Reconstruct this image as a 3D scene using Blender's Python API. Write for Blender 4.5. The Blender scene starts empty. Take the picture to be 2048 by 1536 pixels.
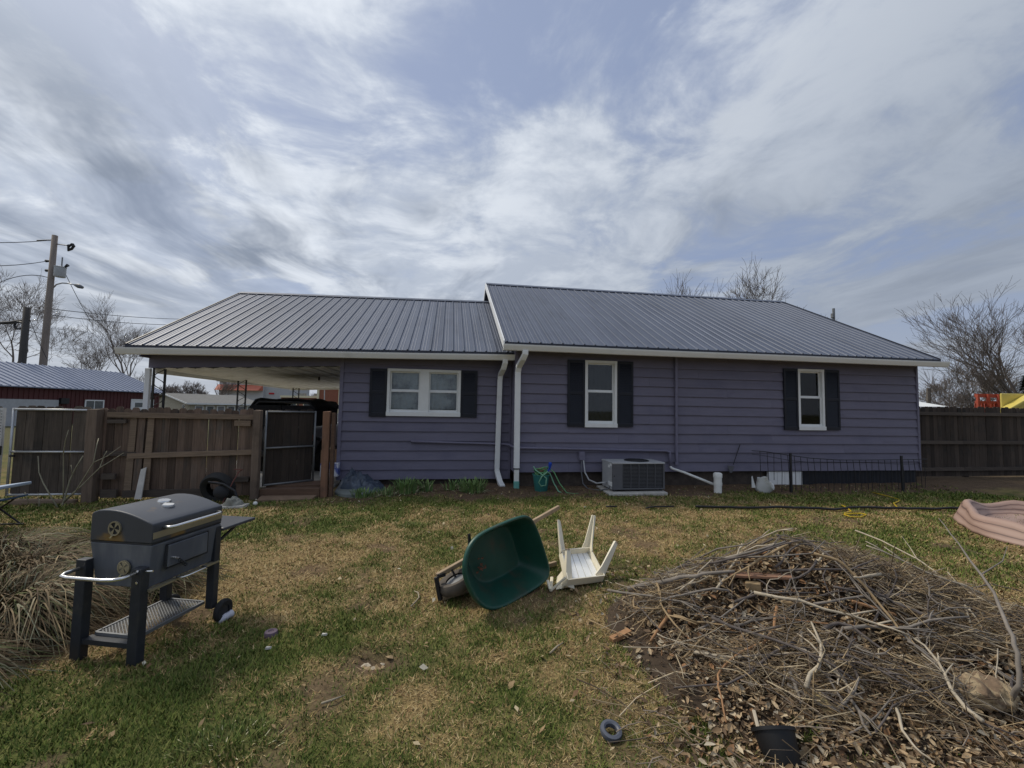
import bpy, math, random
import numpy as np
from mathutils import Vector, Matrix

random.seed(7)
RNG = np.random.default_rng(11)
SC = bpy.context.scene
COL = SC.collection
rad = math.radians

# ------------------------------------------------------------------ camera
CAM_H = 1.62
YAW, PITCH, ROLL, FPX = rad(8.6), rad(3.4), rad(1.0), 850.0      # FPX: focal length in pixels of a 2048 wide frame
_cy, _sy = math.cos(YAW), math.sin(YAW)
CF = Vector((_sy * math.cos(PITCH), _cy * math.cos(PITCH), math.sin(PITCH)))
_r0 = Vector((_cy, -_sy, 0)); _u0 = _r0.cross(CF)
CR = _r0 * math.cos(ROLL) + _u0 * math.sin(ROLL)
CU = -_r0 * math.sin(ROLL) + _u0 * math.cos(ROLL)
cam_data = bpy.data.cameras.new('camera')
cam = bpy.data.objects.new('camera', cam_data)
COL.objects.link(cam)
M = Matrix.Identity(4)
for i in range(3):
    M[i][0], M[i][1], M[i][2] = CR[i], CU[i], -CF[i]
M[2][3] = CAM_H
cam.matrix_world = M
cam_data.sensor_width = 36.0
cam_data.lens = 36.0 * FPX / 2048.0
cam_data.clip_start = 0.05
cam_data.clip_end = 3000
SC.camera = cam

# ------------------------------------------------------------------ sky and sun
SUN_EL = rad(50)
SUN_DIR = Vector((-0.80 * math.cos(SUN_EL), 0.60 * math.cos(SUN_EL), math.sin(SUN_EL)))   # towards the sun: left, behind the house
world = bpy.data.worlds.new('World')
SC.world = world
world.use_nodes = True
world.cycles.sampling_method = 'MANUAL'
world.cycles.sample_map_resolution = 256


def build_sky():
    nt = world.node_tree
    N, L = nt.nodes, nt.links
    N.clear()
    out = N.new('ShaderNodeOutputWorld')
    bg = N.new('ShaderNodeBackground'); bg.inputs['Strength'].default_value = 0.1
    L.new(bg.outputs[0], out.inputs[0])
    sky = N.new('ShaderNodeTexSky'); sky.sky_type = 'NISHITA'; sky.sun_disc = False
    sky.sun_elevation = SUN_EL
    sky.sun_rotation = math.atan2(SUN_DIR.x, SUN_DIR.y)
    sky.air_density = 1.0; sky.dust_density = 1.5; sky.ozone_density = 1.0

    def m(op, a, b=None, c=None, clamp=False):
        n = N.new('ShaderNodeMath'); n.operation = op; n.use_clamp = clamp
        for i, v in enumerate((a, b, c)):
            if v is None: continue
            if isinstance(v, (int, float)): n.inputs[i].default_value = v
            else: L.new(v, n.inputs[i])
        return n.outputs[0]

    def ss(v, lo, hi):
        n = N.new('ShaderNodeMapRange'); n.interpolation_type = 'SMOOTHSTEP'
        L.new(v, n.inputs[0]); n.inputs[1].default_value = lo; n.inputs[2].default_value = hi
        return n.outputs[0]

    def mix(f, a, b):
        n = N.new('ShaderNodeMix'); n.data_type = 'RGBA'
        if isinstance(f, (int, float)): n.inputs[0].default_value = f
        else: L.new(f, n.inputs[0])
        for i, v in ((6, a), (7, b)):
            if isinstance(v, tuple): n.inputs[i].default_value = (*v, 1)
            else: L.new(v, n.inputs[i])
        return n.outputs[2]

    tc = N.new('ShaderNodeTexCoord')
    sep = N.new('ShaderNodeSeparateXYZ'); L.new(tc.outputs['Generated'], sep.inputs[0])
    zc = m('ADD', m('MAXIMUM', sep.outputs[2], 0.0), 0.10)
    u = m('DIVIDE', sep.outputs[0], zc)
    v = m('DIVIDE', sep.outputs[1], zc)

    def noise(su, sv, ou, ov, scale, detail, rough, dist=0.0):
        c = N.new('ShaderNodeCombineXYZ')
        L.new(m('MULTIPLY_ADD', u, su, ou), c.inputs[0])
        L.new(m('MULTIPLY_ADD', v, sv, ov), c.inputs[1])
        n = N.new('ShaderNodeTexNoise')
        n.inputs['Scale'].default_value = scale; n.inputs['Detail'].default_value = detail
        n.inputs['Roughness'].default_value = rough; n.inputs['Distortion'].default_value = dist
        L.new(c.outputs[0], n.inputs['Vector'])
        return n.outputs[0]

    wu = noise(1.0, 0.8, 3.0, 8.0, 0.9, 2, 0.5)
    wv_ = noise(1.0, 0.8, 13.0, 2.0, 0.9, 2, 0.5)
    wob_u = m('MULTIPLY_ADD', wu, 0.9, -0.45); wob_v = m('MULTIPLY_ADD', wv_, 0.9, -0.45)
    u0, v0 = u, v
    u = m('ADD', u0, wob_u); v = m('ADD', v0, wob_v)
    big = noise(1.0, 0.72, SKY_O[0], SKY_O[1], 0.62, 2, 0.5)
    mid = noise(1.0, 0.80, 4.0, 1.3, 1.7, 6, 0.60)
    fine = noise(1.0, 0.95, 9.0, 5.0, 5.2, 6, 0.62)
    band = noise(1.35, 0.55, SKY_O[2], SKY_O[3], 1.5, 5, 0.60)
    dens = m('ADD', m('MULTIPLY', big, 0.54), m('ADD', m('MULTIPLY', mid, 0.32), m('MULTIPLY', fine, 0.14)))
    vd = N.new('ShaderNodeVectorMath'); vd.operation = 'DOT_PRODUCT'
    L.new(tc.outputs['Generated'], vd.inputs[0]); vd.inputs[1].default_value = SUN_DIR
    glow = ss(vd.outputs['Value'], -0.10, 0.95)          # cloud near the sun is lit through
    cover = ss(m('MULTIPLY_ADD', glow, 0.055, dens), 0.440, 0.535)
    puff = ss(m('ADD', m('MULTIPLY', fine, 0.62), m('MULTIPLY', mid, 0.38)), 0.53, 0.64)
    veil = mix(glow, (3.05, 3.52, 4.32), (5.6, 6.2, 7.2))
    bright = mix(glow, (3.50, 4.00, 4.80), (8.3, 8.8, 9.5))
    grey = mix(glow, (2.45, 2.85, 3.55), (2.5, 2.95, 3.75))
    blue = mix(0.68, sky.outputs[0], (2.85, 3.55, 5.55))
    col = mix(0.18, blue, veil)
    col = mix(m('MULTIPLY', puff, 0.42), col, bright)
    cl = mix(ss(m('MULTIPLY_ADD', fine, 0.35, m('MULTIPLY', mid, 0.65)), 0.42, 0.60), veil, bright)
    bk = N.new('ShaderNodeVectorMath'); bk.operation = 'DOT_PRODUCT'        # a bank of grey stratus low in the west
    L.new(tc.outputs['Generated'], bk.inputs[0]); bk.inputs[1].default_value = (-0.80, 0.56, 0.20)
    bank = ss(bk.outputs['Value'], 0.72, 0.97)
    cl = mix(m('MULTIPLY', ss(m('MULTIPLY_ADD', bank, 0.13, band), 0.46, 0.74), ss(sep.outputs[2], 0.60, 0.36)), cl, grey)
    col = mix(m('MULTIPLY', m('MAXIMUM', cover, m('MULTIPLY', bank, 0.9)), 0.93), col, cl)
    hz = ss(sep.outputs[2], 0.30, 0.0)
    col = mix(m('MULTIPLY', hz, 0.78), col, mix(glow, (3.9, 4.3, 5.0), (5.6, 6.0, 6.6)))
    L.new(col, bg.inputs['Color'])


SKY_O = (3.1, 0.45, 21.7, 5.3)
build_sky()
sun_data = bpy.data.lights.new('sun', 'SUN')
sun_data.energy = 2.5
sun_data.angle = rad(11)
sun_data.color = (1.0, 0.92, 0.78)
sun = bpy.data.objects.new('sun', sun_data)
COL.objects.link(sun)
sun.rotation_euler = (-SUN_DIR).to_track_quat('-Z', 'Y').to_euler()
SC.view_settings.view_transform = 'Standard'
SC.view_settings.look = 'None'
SC.view_settings.exposure = 0.0
SC.view_settings.gamma = 1.0
SC.view_settings.use_curve_mapping = False
SC.cycles.max_bounces = 4
SC.cycles.transparent_max_bounces = 12
SC.cycles.use_denoising = True


# ------------------------------------------------------------------ measuring helper: a pixel of the 2048 frame on a known plane
def ray(px, py):
    return CF + CR * ((px - 1024) / FPX) - CU * ((py - 768) / FPX)
def at_y(px, py, y):
    d = ray(px, py); t = y / d.y
    return Vector((d.x * t, y, CAM_H + d.z * t))
def at_z(px, py, z=0.0):
    d = ray(px, py); t = (z - CAM_H) / d.z
    return Vector((d.x * t, d.y * t, z))
def at_depth(px, py, dep):
    d = ray(px, py)
    return Vector((d.x * dep, d.y * dep, CAM_H + d.z * dep))


# ------------------------------------------------------------------ numpy value noise
_LAT = RNG.random((256, 256))
def vnoise(x, y, s=1.0, oct=4, off=0.0):
    x = np.asarray(x, float) * s + off; y = np.asarray(y, float) * s + off * 1.7
    tot = 0.0; amp = 0.5; nrm = 0.0
    for _ in range(oct):
        xi = np.floor(x).astype(int); yi = np.floor(y).astype(int)
        fx = x - xi; fy = y - yi
        fx = fx * fx * (3 - 2 * fx); fy = fy * fy * (3 - 2 * fy)
        a = _LAT[xi % 256, yi % 256]; b = _LAT[(xi + 1) % 256, yi % 256]
        c = _LAT[xi % 256, (yi + 1) % 256]; d = _LAT[(xi + 1) % 256, (yi + 1) % 256]
        tot = tot + amp * ((a * (1 - fx) + b * fx) * (1 - fy) + (c * (1 - fx) + d * fx) * fy)
        nrm += amp; amp *= 0.5; x = x * 2.03 + 17.1; y = y * 2.03 + 5.3
    return tot / nrm


# ------------------------------------------------------------------ materials
MATS = {}
def pmat(name, base, rough=0.8, var=0.25, scale=6.0, metal=0.0, bump=0.0, stretch=(1, 1, 1), col2=None, c2scale=1.5, c2lo=0.5, c2hi=0.7,
         rand=0.0, spec=0.4, attr=None, detail=4, c2stretch=None, coat=0.0, trans=0.0):
    if name in MATS: return MATS[name]
    mt = bpy.data.materials.new(name); mt.use_nodes = True
    nt = mt.node_tree; N, L = nt.nodes, nt.links
    b = N['Principled BSDF']
    b.inputs['Roughness'].default_value = rough
    b.inputs['Metallic'].default_value = metal
    b.inputs['Specular IOR Level'].default_value = spec
    b.inputs['Coat Weight'].default_value = coat
    tc = N.new('ShaderNodeTexCoord'); oi = N.new('ShaderNodeObjectInfo')
    wv = N.new('ShaderNodeMath'); wv.operation = 'MULTIPLY'; wv.inputs[1].default_value = 37.0
    L.new(oi.outputs['Random'], wv.inputs[0])

    def noise(sc, st, det, woff=0.0):
        mp = N.new('ShaderNodeMapping'); mp.inputs['Scale'].default_value = st
        L.new(tc.outputs['Object'], mp.inputs['Vector'])
        n = N.new('ShaderNodeTexNoise'); n.noise_dimensions = '4D'
        n.inputs['Scale'].default_value = sc; n.inputs['Detail'].default_value = det; n.inputs['Roughness'].default_value = 0.6
        L.new(mp.outputs[0], n.inputs['Vector']); L.new(wv.outputs[0], n.inputs['W'])
        return n.outputs[0]

    n1 = noise(scale, stretch, detail)
    mr = N.new('ShaderNodeMapRange'); L.new(n1, mr.inputs[0])
    mr.inputs[1].default_value = 0.25; mr.inputs[2].default_value = 0.75
    mr.inputs[3].default_value = 1 - var; mr.inputs[4].default_value = 1 + var
    val = mr.outputs[0]
    if rand:
        rr = N.new('ShaderNodeMapRange'); L.new(oi.outputs['Random'], rr.inputs[0])
        rr.inputs[3].default_value = 1 - rand; rr.inputs[4].default_value = 1 + rand
        mm = N.new('ShaderNodeMath'); mm.operation = 'MULTIPLY'
        L.new(val, mm.inputs[0]); L.new(rr.outputs[0], mm.inputs[1]); val = mm.outputs[0]
    if attr:
        at = N.new('ShaderNodeAttribute'); at.attribute_name = attr
        csrc = at.outputs['Color']
    else:
        rgb = N.new('ShaderNodeRGB'); rgb.outputs[0].default_value = (*base, 1); csrc = rgb.outputs[0]
    if col2 is not None:
        n2 = noise(c2scale, c2stretch or (1, 1, 1), 5)
        r2 = N.new('ShaderNodeMapRange'); r2.interpolation_type = 'SMOOTHSTEP'; L.new(n2, r2.inputs[0])
        r2.inputs[1].default_value = c2lo; r2.inputs[2].default_value = c2hi
        mx = N.new('ShaderNodeMix'); mx.data_type = 'RGBA'
        L.new(r2.outputs[0], mx.inputs[0]); L.new(csrc, mx.inputs[6]); mx.inputs[7].default_value = (*col2, 1)
        csrc = mx.outputs[2]
    sc_ = N.new('ShaderNodeVectorMath'); sc_.operation = 'SCALE'
    L.new(csrc, sc_.inputs[0]); L.new(val, sc_.inputs['Scale'])
    L.new(sc_.outputs[0], b.inputs['Base Color'])
    if bump:
        bp = N.new('ShaderNodeBump'); bp.inputs['Strength'].default_value = min(1.0, bump); bp.inputs['Distance'].default_value = 0.01 * max(1.0, bump)
        L.new(n1, bp.inputs['Height']); L.new(bp.outputs[0], b.inputs['Normal'])
    if trans:
        b.inputs['Subsurface Weight'].default_value = 0.0
    MATS[name] = mt
    return mt


def glass_mat(name, tint=(0.88, 0.92, 0.94), refl=0.0):
    if name in MATS: return MATS[name]
    mt = bpy.data.materials.new(name); mt.use_nodes = True
    nt = mt.node_tree; N, L = nt.nodes, nt.links; N.clear()
    out = N.new('ShaderNodeOutputMaterial'); mx = N.new('ShaderNodeMixShader')
    tr = N.new('ShaderNodeBsdfTransparent'); tr.inputs[0].default_value = (*tint, 1)
    gl = N.new('ShaderNodeBsdfGlossy'); gl.inputs['Roughness'].default_value = 0.03
    lw = N.new('ShaderNodeFresnel'); lw.inputs[0].default_value = 1.5
    ad = N.new('ShaderNodeMath'); ad.operation = 'ADD'; ad.inputs[1].default_value = refl; ad.use_clamp = True
    L.new(lw.outputs[0], ad.inputs[0]); L.new(ad.outputs[0], mx.inputs[0])
    L.new(tr.outputs[0], mx.inputs[1]); L.new(gl.outputs[0], mx.inputs[2]); L.new(mx.outputs[0], out.inputs[0])
    MATS[name] = mt
    return mt


# ------------------------------------------------------------------ mesh collector
WORG = {}                       # origin of every object in the space its children are built in
class MB:
    def __init__(s): s.v = []; s.f = []
    def box(s, x0, x1, y0, y1, z0, z1):
        n = len(s.v)
        s.v += [(x0, y0, z0), (x1, y0, z0), (x1, y1, z0), (x0, y1, z0), (x0, y0, z1), (x1, y0, z1), (x1, y1, z1), (x0, y1, z1)]
        s.f += [tuple(n + i for i in q) for q in ((0, 3, 2, 1), (4, 5, 6, 7), (0, 1, 5, 4), (1, 2, 6, 5), (2, 3, 7, 6), (3, 0, 4, 7))]
        return s
    def hexa(s, p):                # eight corners, bottom ring then top ring
        n = len(s.v); s.v += [tuple(q) for q in p]
        s.f += [tuple(n + i for i in q) for q in ((0, 3, 2, 1), (4, 5, 6, 7), (0, 1, 5, 4), (1, 2, 6, 5), (2, 3, 7, 6), (3, 0, 4, 7))]
        return s
    def bar(s, a, b, w, h, up=(0, 0, 1)):      # rectangular bar from a to b
        a = Vector(a); b = Vector(b); d = (b - a).normalized()
        x = d.cross(Vector(up))
        if x.length < 1e-4: x = d.cross(Vector((1, 0, 0)))
        x.normalize(); y = x.cross(d)
        x *= w / 2; y *= h / 2
        return s.hexa([a - x - y, a + x - y, a + x + y, a - x + y, b - x - y, b + x - y, b + x + y, b - x + y])
    def tube(s, pts, r, n=6, caps=True):
        pts = [Vector(p) for p in pts]
        rs = r if isinstance(r, (list, tuple)) else [r] * len(pts)
        base = len(s.v); prev = None
        for i, p in enumerate(pts):
            d = (pts[min(i + 1, len(pts) - 1)] - pts[max(i - 1, 0)])
            if d.length < 1e-9: d = Vector((0, 0, 1))
            d.normalize()
            if prev is None:
                x = d.cross(Vector((0.13, 0.31, 0.94)))
                if x.length < 1e-3: x = d.cross(Vector((1, 0, 0)))
            else:
                x = prev - d * prev.dot(d)
                if x.length < 1e-6: x = d.cross(Vector((1, 0, 0)))
            x.normalize(); prev = x; y = d.cross(x)
            for k in range(n):
                a = 2 * math.pi * k / n
                q = p + (x * math.cos(a) + y * math.sin(a)) * rs[i]
                s.v.append((q.x, q.y, q.z))
        for i in range(len(pts) - 1):
            for k in range(n):
                k2 = (k + 1) % n
                s.f.append((base + i * n + k, base + i * n + k2, base + (i + 1) * n + k2, base + (i + 1) * n + k))
        if caps:
            s.f.append(tuple(base + k for k in range(n))[::-1])
            e = base + (len(pts) - 1) * n
            s.f.append(tuple(e + k for k in range(n)))
        return s
    def lathe(s, prof, n=24, c=(0, 0, 0), ax=(0, 0, 1), sx=1.0, closed=False):   # prof: (radius, height) pairs
        ax = Vector(ax).normalized(); x = ax.orthogonal().normalized(); y = ax.cross(x); c = Vector(c); base = len(s.v)
        for (r, h) in prof:
            for k in range(n):
                a = 2 * math.pi * k / n
                q = c + x * (r * math.cos(a) * sx) + y * (r * math.sin(a)) + ax * h
                s.v.append((q.x, q.y, q.z))
        for i in range(len(prof) - 1):
            for k in range(n):
                k2 = (k + 1) % n
                s.f.append((base + i * n + k, base + i * n + k2, base + (i + 1) * n + k2, base + (i + 1) * n + k))
        if closed:
            s.f.append(tuple(base + k for k in range(n))[::-1])
            e = base + (len(prof) - 1) * n; s.f.append(tuple(e + k for k in range(n)))
        return s
    def prism(s, poly, d0, d1, axis='y'):       # polygon in the plane across `axis`, run from d0 to d1
        n = len(poly); base = len(s.v)
        for d in (d0, d1):
            for (p, q) in poly:
                s.v.append({'y': (p, d, q), 'x': (d, p, q), 'z': (p, q, d)}[axis])
        s.f.append(tuple(base + i for i in range(n))); s.f.append(tuple(base + n + i for i in range(n))[::-1])
        for i in range(n):
            j = (i + 1) % n
            s.f.append((base + i, base + n + i, base + n + j, base + j))
        return s
    def build(s, name, mat, parent=None, smooth=False, org=None, bevel=0.0):
        if org is None:
            a = np.array(s.v); lo = a.min(0); hi = a.max(0)
            org = ((lo[0] + hi[0]) / 2, (lo[1] + hi[1]) / 2, lo[2])
        org = Vector(org)
        me = bpy.data.meshes.new(name)
        me.from_pydata([(p[0] - org.x, p[1] - org.y, p[2] - org.z) for p in s.v], [], s.f)
        me.update()
        if mat: me.materials.append(MATS[mat] if isinstance(mat, str) else mat)
        fix_normals(me)
        if smooth:
            me.polygons.foreach_set('use_smooth', [True] * len(me.polygons))
            if smooth != 'all': me.set_sharp_from_angle(angle=rad(40))
        o = link(name, me, org, parent)
        if bevel:
            md = o.modifiers.new('bevel', 'BEVEL'); md.width = bevel; md.segments = 2; md.limit_method = 'ANGLE'
        return o


def fix_normals(me):
    import bmesh
    bm = bmesh.new(); bm.from_mesh(me)
    bmesh.ops.recalc_face_normals(bm, faces=bm.faces)
    bm.to_mesh(me); bm.free()


def link(name, me, org, parent):
    o = bpy.data.objects.new(name, me); COL.objects.link(o)
    org = Vector(org)
    if parent is not None:
        o.parent = parent; o.location = org - WORG[parent.name]
    else:
        o.location = org
    WORG[o.name] = org
    return o


def tag(o, label=None, cat=None, group=None, kind=None):
    if label: o['label'] = label
    if cat: o['category'] = cat
    if group: o['group'] = group
    if kind: o['kind'] = kind
    return o


def thing(name, loc, label, cat, group=None, rz=0.0, local=False):
    o = bpy.data.objects.new(name, None); COL.objects.link(o)
    o.location = loc; o.rotation_euler = (0, 0, rz); o.empty_display_size = 0.2
    WORG[o.name] = Vector((0, 0, 0)) if local else Vector(loc)
    return tag(o, label, cat, group)


def copy_part(src, org, parent, scale=None, rot=None):
    o = src.copy(); COL.objects.link(o); o.parent = parent
    o.location = Vector(org) - (WORG[parent.name] if parent is not None else Vector())
    WORG[o.name] = Vector(org)
    if scale: o.scale = scale
    if rot: o.rotation_euler = rot
    return o


def raw_mesh(name, verts, faces_flat, nper, mat, cols=None, org=(0, 0, 0), parent=None):
    """large meshes straight from numpy arrays; cols = one colour for each vertex"""
    me = bpy.data.meshes.new(name)
    verts = np.asarray(verts, np.float32) - np.asarray(org, np.float32)
    nf = len(faces_flat) // nper
    me.vertices.add(len(verts)); me.vertices.foreach_set('co', verts.ravel())
    me.loops.add(len(faces_flat)); me.loops.foreach_set('vertex_index', np.asarray(faces_flat, np.int32))
    me.polygons.add(nf); me.polygons.foreach_set('loop_start', np.arange(0, nf * nper, nper, dtype=np.int32))
    me.polygons.foreach_set('loop_total', np.full(nf, nper, np.int32))
    me.update(calc_edges=True)
    if cols is not None:
        ca = me.color_attributes.new('tone', 'FLOAT_COLOR', 'POINT')
        c4 = np.ones((len(verts), 4), np.float32); c4[:, :3] = cols
        ca.data.foreach_set('color', c4.ravel())
    me.materials.append(MATS[mat])
    return link(name, me, org, parent)

# ------------------------------------------------------------------ the palette
pmat('siding', (0.163, 0.154, 0.210), rough=0.6, var=0.10, scale=3.0, stretch=(0.6, 1, 4), bump=0.15, col2=(0.136, 0.131, 0.188), c2scale=0.9, rand=0.04, spec=0.3)
pmat('shutter', (0.009, 0.011, 0.019), rough=0.55, var=0.2, scale=5)
pmat('white_trim', (0.78, 0.79, 0.78), rough=0.5, var=0.06, scale=5, col2=(0.60, 0.59, 0.55), c2scale=3, c2lo=0.58, c2hi=0.8)
pmat('gutter_white', (0.80, 0.81, 0.81), rough=0.4, var=0.05, scale=3, col2=(0.62, 0.62, 0.60), c2scale=2, c2lo=0.55, c2hi=0.8)
pmat('roof_metal', (0.098, 0.116, 0.162), rough=0.55, var=0.10, scale=2.5, metal=0.15, col2=(0.076, 0.091, 0.130), c2scale=1.6, c2stretch=(2.2, 0.35, 0.35), rand=0.06, spec=0.35)
pmat('roof_edge', (0.018, 0.022, 0.035), rough=0.5, var=0.2)
pmat('foundation', (0.075, 0.060, 0.050), rough=0.95, var=0.4, scale=9, bump=0.6, col2=(0.04, 0.035, 0.03))
pmat('black_skirt', (0.014, 0.016, 0.022), rough=0.6, var=0.3, scale=6)
pmat('dark_room', (0.02, 0.02, 0.022), rough=0.9, var=0.2)
pmat('curtain', (0.56, 0.56, 0.55), rough=0.9, var=0.22, scale=3, stretch=(1, 1, 1.6), col2=(0.24, 0.24, 0.25), c2scale=2.4, c2lo=0.45, c2hi=0.65)
pmat('blind', (0.24, 0.24, 0.245), rough=0.9, var=0.08, scale=4)
pmat('dark_room_sheet', (0.03, 0.03, 0.033), rough=0.9, var=0.5, scale=4)  # near-black sheet, the unlit room of the tall window put into colour
pmat('carport_white', (0.80, 0.80, 0.78), rough=0.6, var=0.10, scale=2, col2=(0.66, 0.65, 0.62), c2scale=1.5)
pmat('iron_black', (0.016, 0.016, 0.018), rough=0.5, var=0.3)
pmat('pipe_purple', (0.175, 0.166, 0.235), rough=0.5, var=0.12)
pmat('pvc_white', (0.78, 0.78, 0.74), rough=0.45, var=0.08, col2=(0.5, 0.47, 0.4), c2scale=4, c2lo=0.6, c2hi=0.85)
pmat('ac_grey', (0.12, 0.123, 0.135), rough=0.5, var=0.12, metal=0.2)
pmat('ac_light', (0.44, 0.45, 0.46), rough=0.5, var=0.12, metal=0.1)
pmat('ac_black', (0.02, 0.021, 0.024), rough=0.6, var=0.2)
pmat('concrete', (0.46, 0.44, 0.40), rough=0.9, var=0.2, scale=8, bump=0.4)
pmat('picket', (0.138, 0.095, 0.070), rough=0.9, var=0.38, scale=9, stretch=(5, 5, 0.35), bump=0.5, col2=(0.085, 0.073, 0.062), c2scale=2.2, c2stretch=(2, 2, 0.5), rand=0.42)
pmat('picket_dark', (0.056, 0.042, 0.033), rough=0.92, var=0.35, scale=9, stretch=(5, 5, 0.35), bump=0.5, col2=(0.036, 0.031, 0.027), c2scale=2.2, rand=0.40)
pmat('picket_grey', (0.088, 0.070, 0.056), rough=0.92, var=0.40, scale=9, stretch=(5, 5, 0.35), bump=0.5, col2=(0.050, 0.044, 0.038), c2scale=2.2, rand=0.42)
pmat('rail', (0.200, 0.145, 0.102), rough=0.9, var=0.3, scale=9, stretch=(0.4, 5, 5), bump=0.5, rand=0.15)
pmat('rail_dark', (0.085, 0.068, 0.056), rough=0.9, var=0.3, scale=9, stretch=(0.4, 5, 5), bump=0.5, rand=0.15)
pmat('post_brown', (0.165, 0.122, 0.092), rough=0.9, var=0.3, scale=8, stretch=(5, 5, 0.4), bump=0.5, col2=(0.09, 0.066, 0.05), c2scale=2)
pmat('post_red', (0.215, 0.115, 0.070), rough=0.85, var=0.3, scale=8, stretch=(5, 5, 0.4), bump=0.5, col2=(0.12, 0.07, 0.05), c2scale=2)
pmat('step_wood', (0.120, 0.072, 0.048), rough=0.9, var=0.3, scale=6, stretch=(0.5, 4, 4), bump=0.4)
pmat('galvanised', (0.52, 0.53, 0.54), rough=0.45, var=0.15, metal=0.6)
pmat('galv_dull', (0.20, 0.205, 0.21), rough=0.5, var=0.2, metal=0.5)
pmat('soil', (0.095, 0.063, 0.042), rough=1.0, var=0.4, scale=10, bump=0.8)


def ground_mat():
    mt = bpy.data.materials.new('lawn'); mt.use_nodes = True
    nt = mt.node_tree; N, L = nt.nodes, nt.links
    b = N['Principled BSDF']; b.inputs['Roughness'].default_value = 1.0; b.inputs['Specular IOR Level'].default_value = 0.1
    at = N.new('ShaderNodeAttribute'); at.attribute_name = 'tone'
    tc = N.new('ShaderNodeTexCoord')
    n1 = N.new('ShaderNodeTexNoise'); n1.inputs['Scale'].default_value = 38; n1.inputs['Detail'].default_value = 4; n1.inputs['Roughness'].default_value = 0.7
    n2 = N.new('ShaderNodeTexNoise'); n2.inputs['Scale'].default_value = 7; n2.inputs['Detail'].default_value = 4
    L.new(tc.outputs['Object'], n1.inputs['Vector']); L.new(tc.outputs['Object'], n2.inputs['Vector'])
    r1 = N.new('ShaderNodeMapRange'); L.new(n1.outputs[0], r1.inputs[0]); r1.inputs[1].default_value = 0.3; r1.inputs[2].default_value = 0.7
    r1.inputs[3].default_value = 0.60; r1.inputs[4].default_value = 1.35
    r2 = N.new('ShaderNodeMapRange'); L.new(n2.outputs[0], r2.inputs[0]); r2.inputs[1].default_value = 0.3; r2.inputs[2].default_value = 0.7
    r2.inputs[3].default_value = 0.80; r2.inputs[4].default_value = 1.18
    mm = N.new('ShaderNodeMath'); mm.operation = 'MULTIPLY'; L.new(r1.outputs[0], mm.inputs[0]); L.new(r2.outputs[0], mm.inputs[1])
    sc = N.new('ShaderNodeVectorMath'); sc.operation = 'SCALE'; L.new(at.outputs['Color'], sc.inputs[0]); L.new(mm.outputs[0], sc.inputs['Scale'])
    L.new(sc.outputs[0], b.inputs['Base Color'])
    bp = N.new('ShaderNodeBump'); bp.inputs['Strength'].default_value = 0.9; bp.inputs['Distance'].default_value = 0.02
    L.new(n1.outputs[0], bp.inputs['Height']); L.new(bp.outputs[0], b.inputs['Normal'])
    MATS['lawn'] = mt


ground_mat()
pmat('blade', (1, 1, 1), rough=0.75, var=0.12, scale=20, attr='tone', spec=0.15)
pmat('leaf', (1, 1, 1), rough=0.85, var=0.18, scale=40, attr='tone', spec=0.2)


# ------------------------------------------------------------------ the ground: one sheet to the horizon
def smooth(a, lo, hi):
    t = np.clip((np.asarray(a, float) - lo) / (hi - lo), 0, 1)
    return t * t * (3 - 2 * t)
def gauss(x, y, cx, cy, sx, sy):
    return np.exp(-((x - cx) / sx) ** 2 - ((y - cy) / sy) ** 2)
def gz(x, y):
    """height of the lawn"""
    x = np.asarray(x, float); y = np.asarray(y, float)
    near = smooth(np.hypot(x, y), 30, 14)
    h = (vnoise(x, y, 0.9, 3) - 0.5) * 0.05 + (vnoise(x, y, 4.0, 3, 3.1) - 0.5) * 0.025
    h = h * near
    h = h - 0.075 * gauss(x, y, -0.40, 2.96, 0.14, 0.09)                     # the scraped hole
    h = h + 0.03 * smooth(y, 7.6, 8.4) * smooth(y, 9.6, 8.8) * smooth(x, -2.5, 1) * near   # soil banked at the wall
    return h
def gzf(x, y): return float(gz(x, y))
def mound(x, y):
    """height of the brush pile above the lawn"""
    x = np.asarray(x, float); y = np.asarray(y, float)
    m = 0.46 * gauss(x, y, 2.68, 3.12, 0.88, 0.48) + 0.26 * gauss(x, y, 3.35, 2.65, 0.95, 0.60) + 0.10 * gauss(x, y, 2.3, 2.35, 0.85, 0.45)
    m = m * (0.75 + 0.5 * vnoise(x, y, 2.2, 3, 9.0))
    return np.maximum(m - 0.022, 0)
def green(x, y):
    """how green the turf is, 0..1"""
    n = vnoise(x, y, 0.75, 4, 2.0) * 0.40 + vnoise(x, y, 2.6, 4, 8.0) * 0.36 + vnoise(x, y, 9.0, 3, 15.0) * 0.34
    g = (n - 0.55) * 3.6 + 0.47
    g = g + 0.55 * gauss(x, y, -1.4, 2.2, 1.5, 0.9) + 0.45 * gauss(x, y, 0.4, 2.5, 0.7, 0.7) + 0.30 * gauss(x, y, 4.7, 4.6, 1.6, 0.8) \
        + 0.18 * gauss(x, y, 8, 7.2, 4, 0.7) + 0.2 * gauss(x, y, -4.2, 6.2, 2.0, 1.0) - 0.22 * gauss(x, y, 0.3, 5.2, 2.2, 1.2) \
        - 0.30 * gauss(x, y, 0.2, 3.9, 1.3, 0.7) - 0.45 * gauss(x, y, 1.15, 2.9, 0.45, 0.9) - 0.25 * gauss(x, y, 2.5, 5.0, 1.6, 0.8)
    return np.clip(g, 0, 1)
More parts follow.
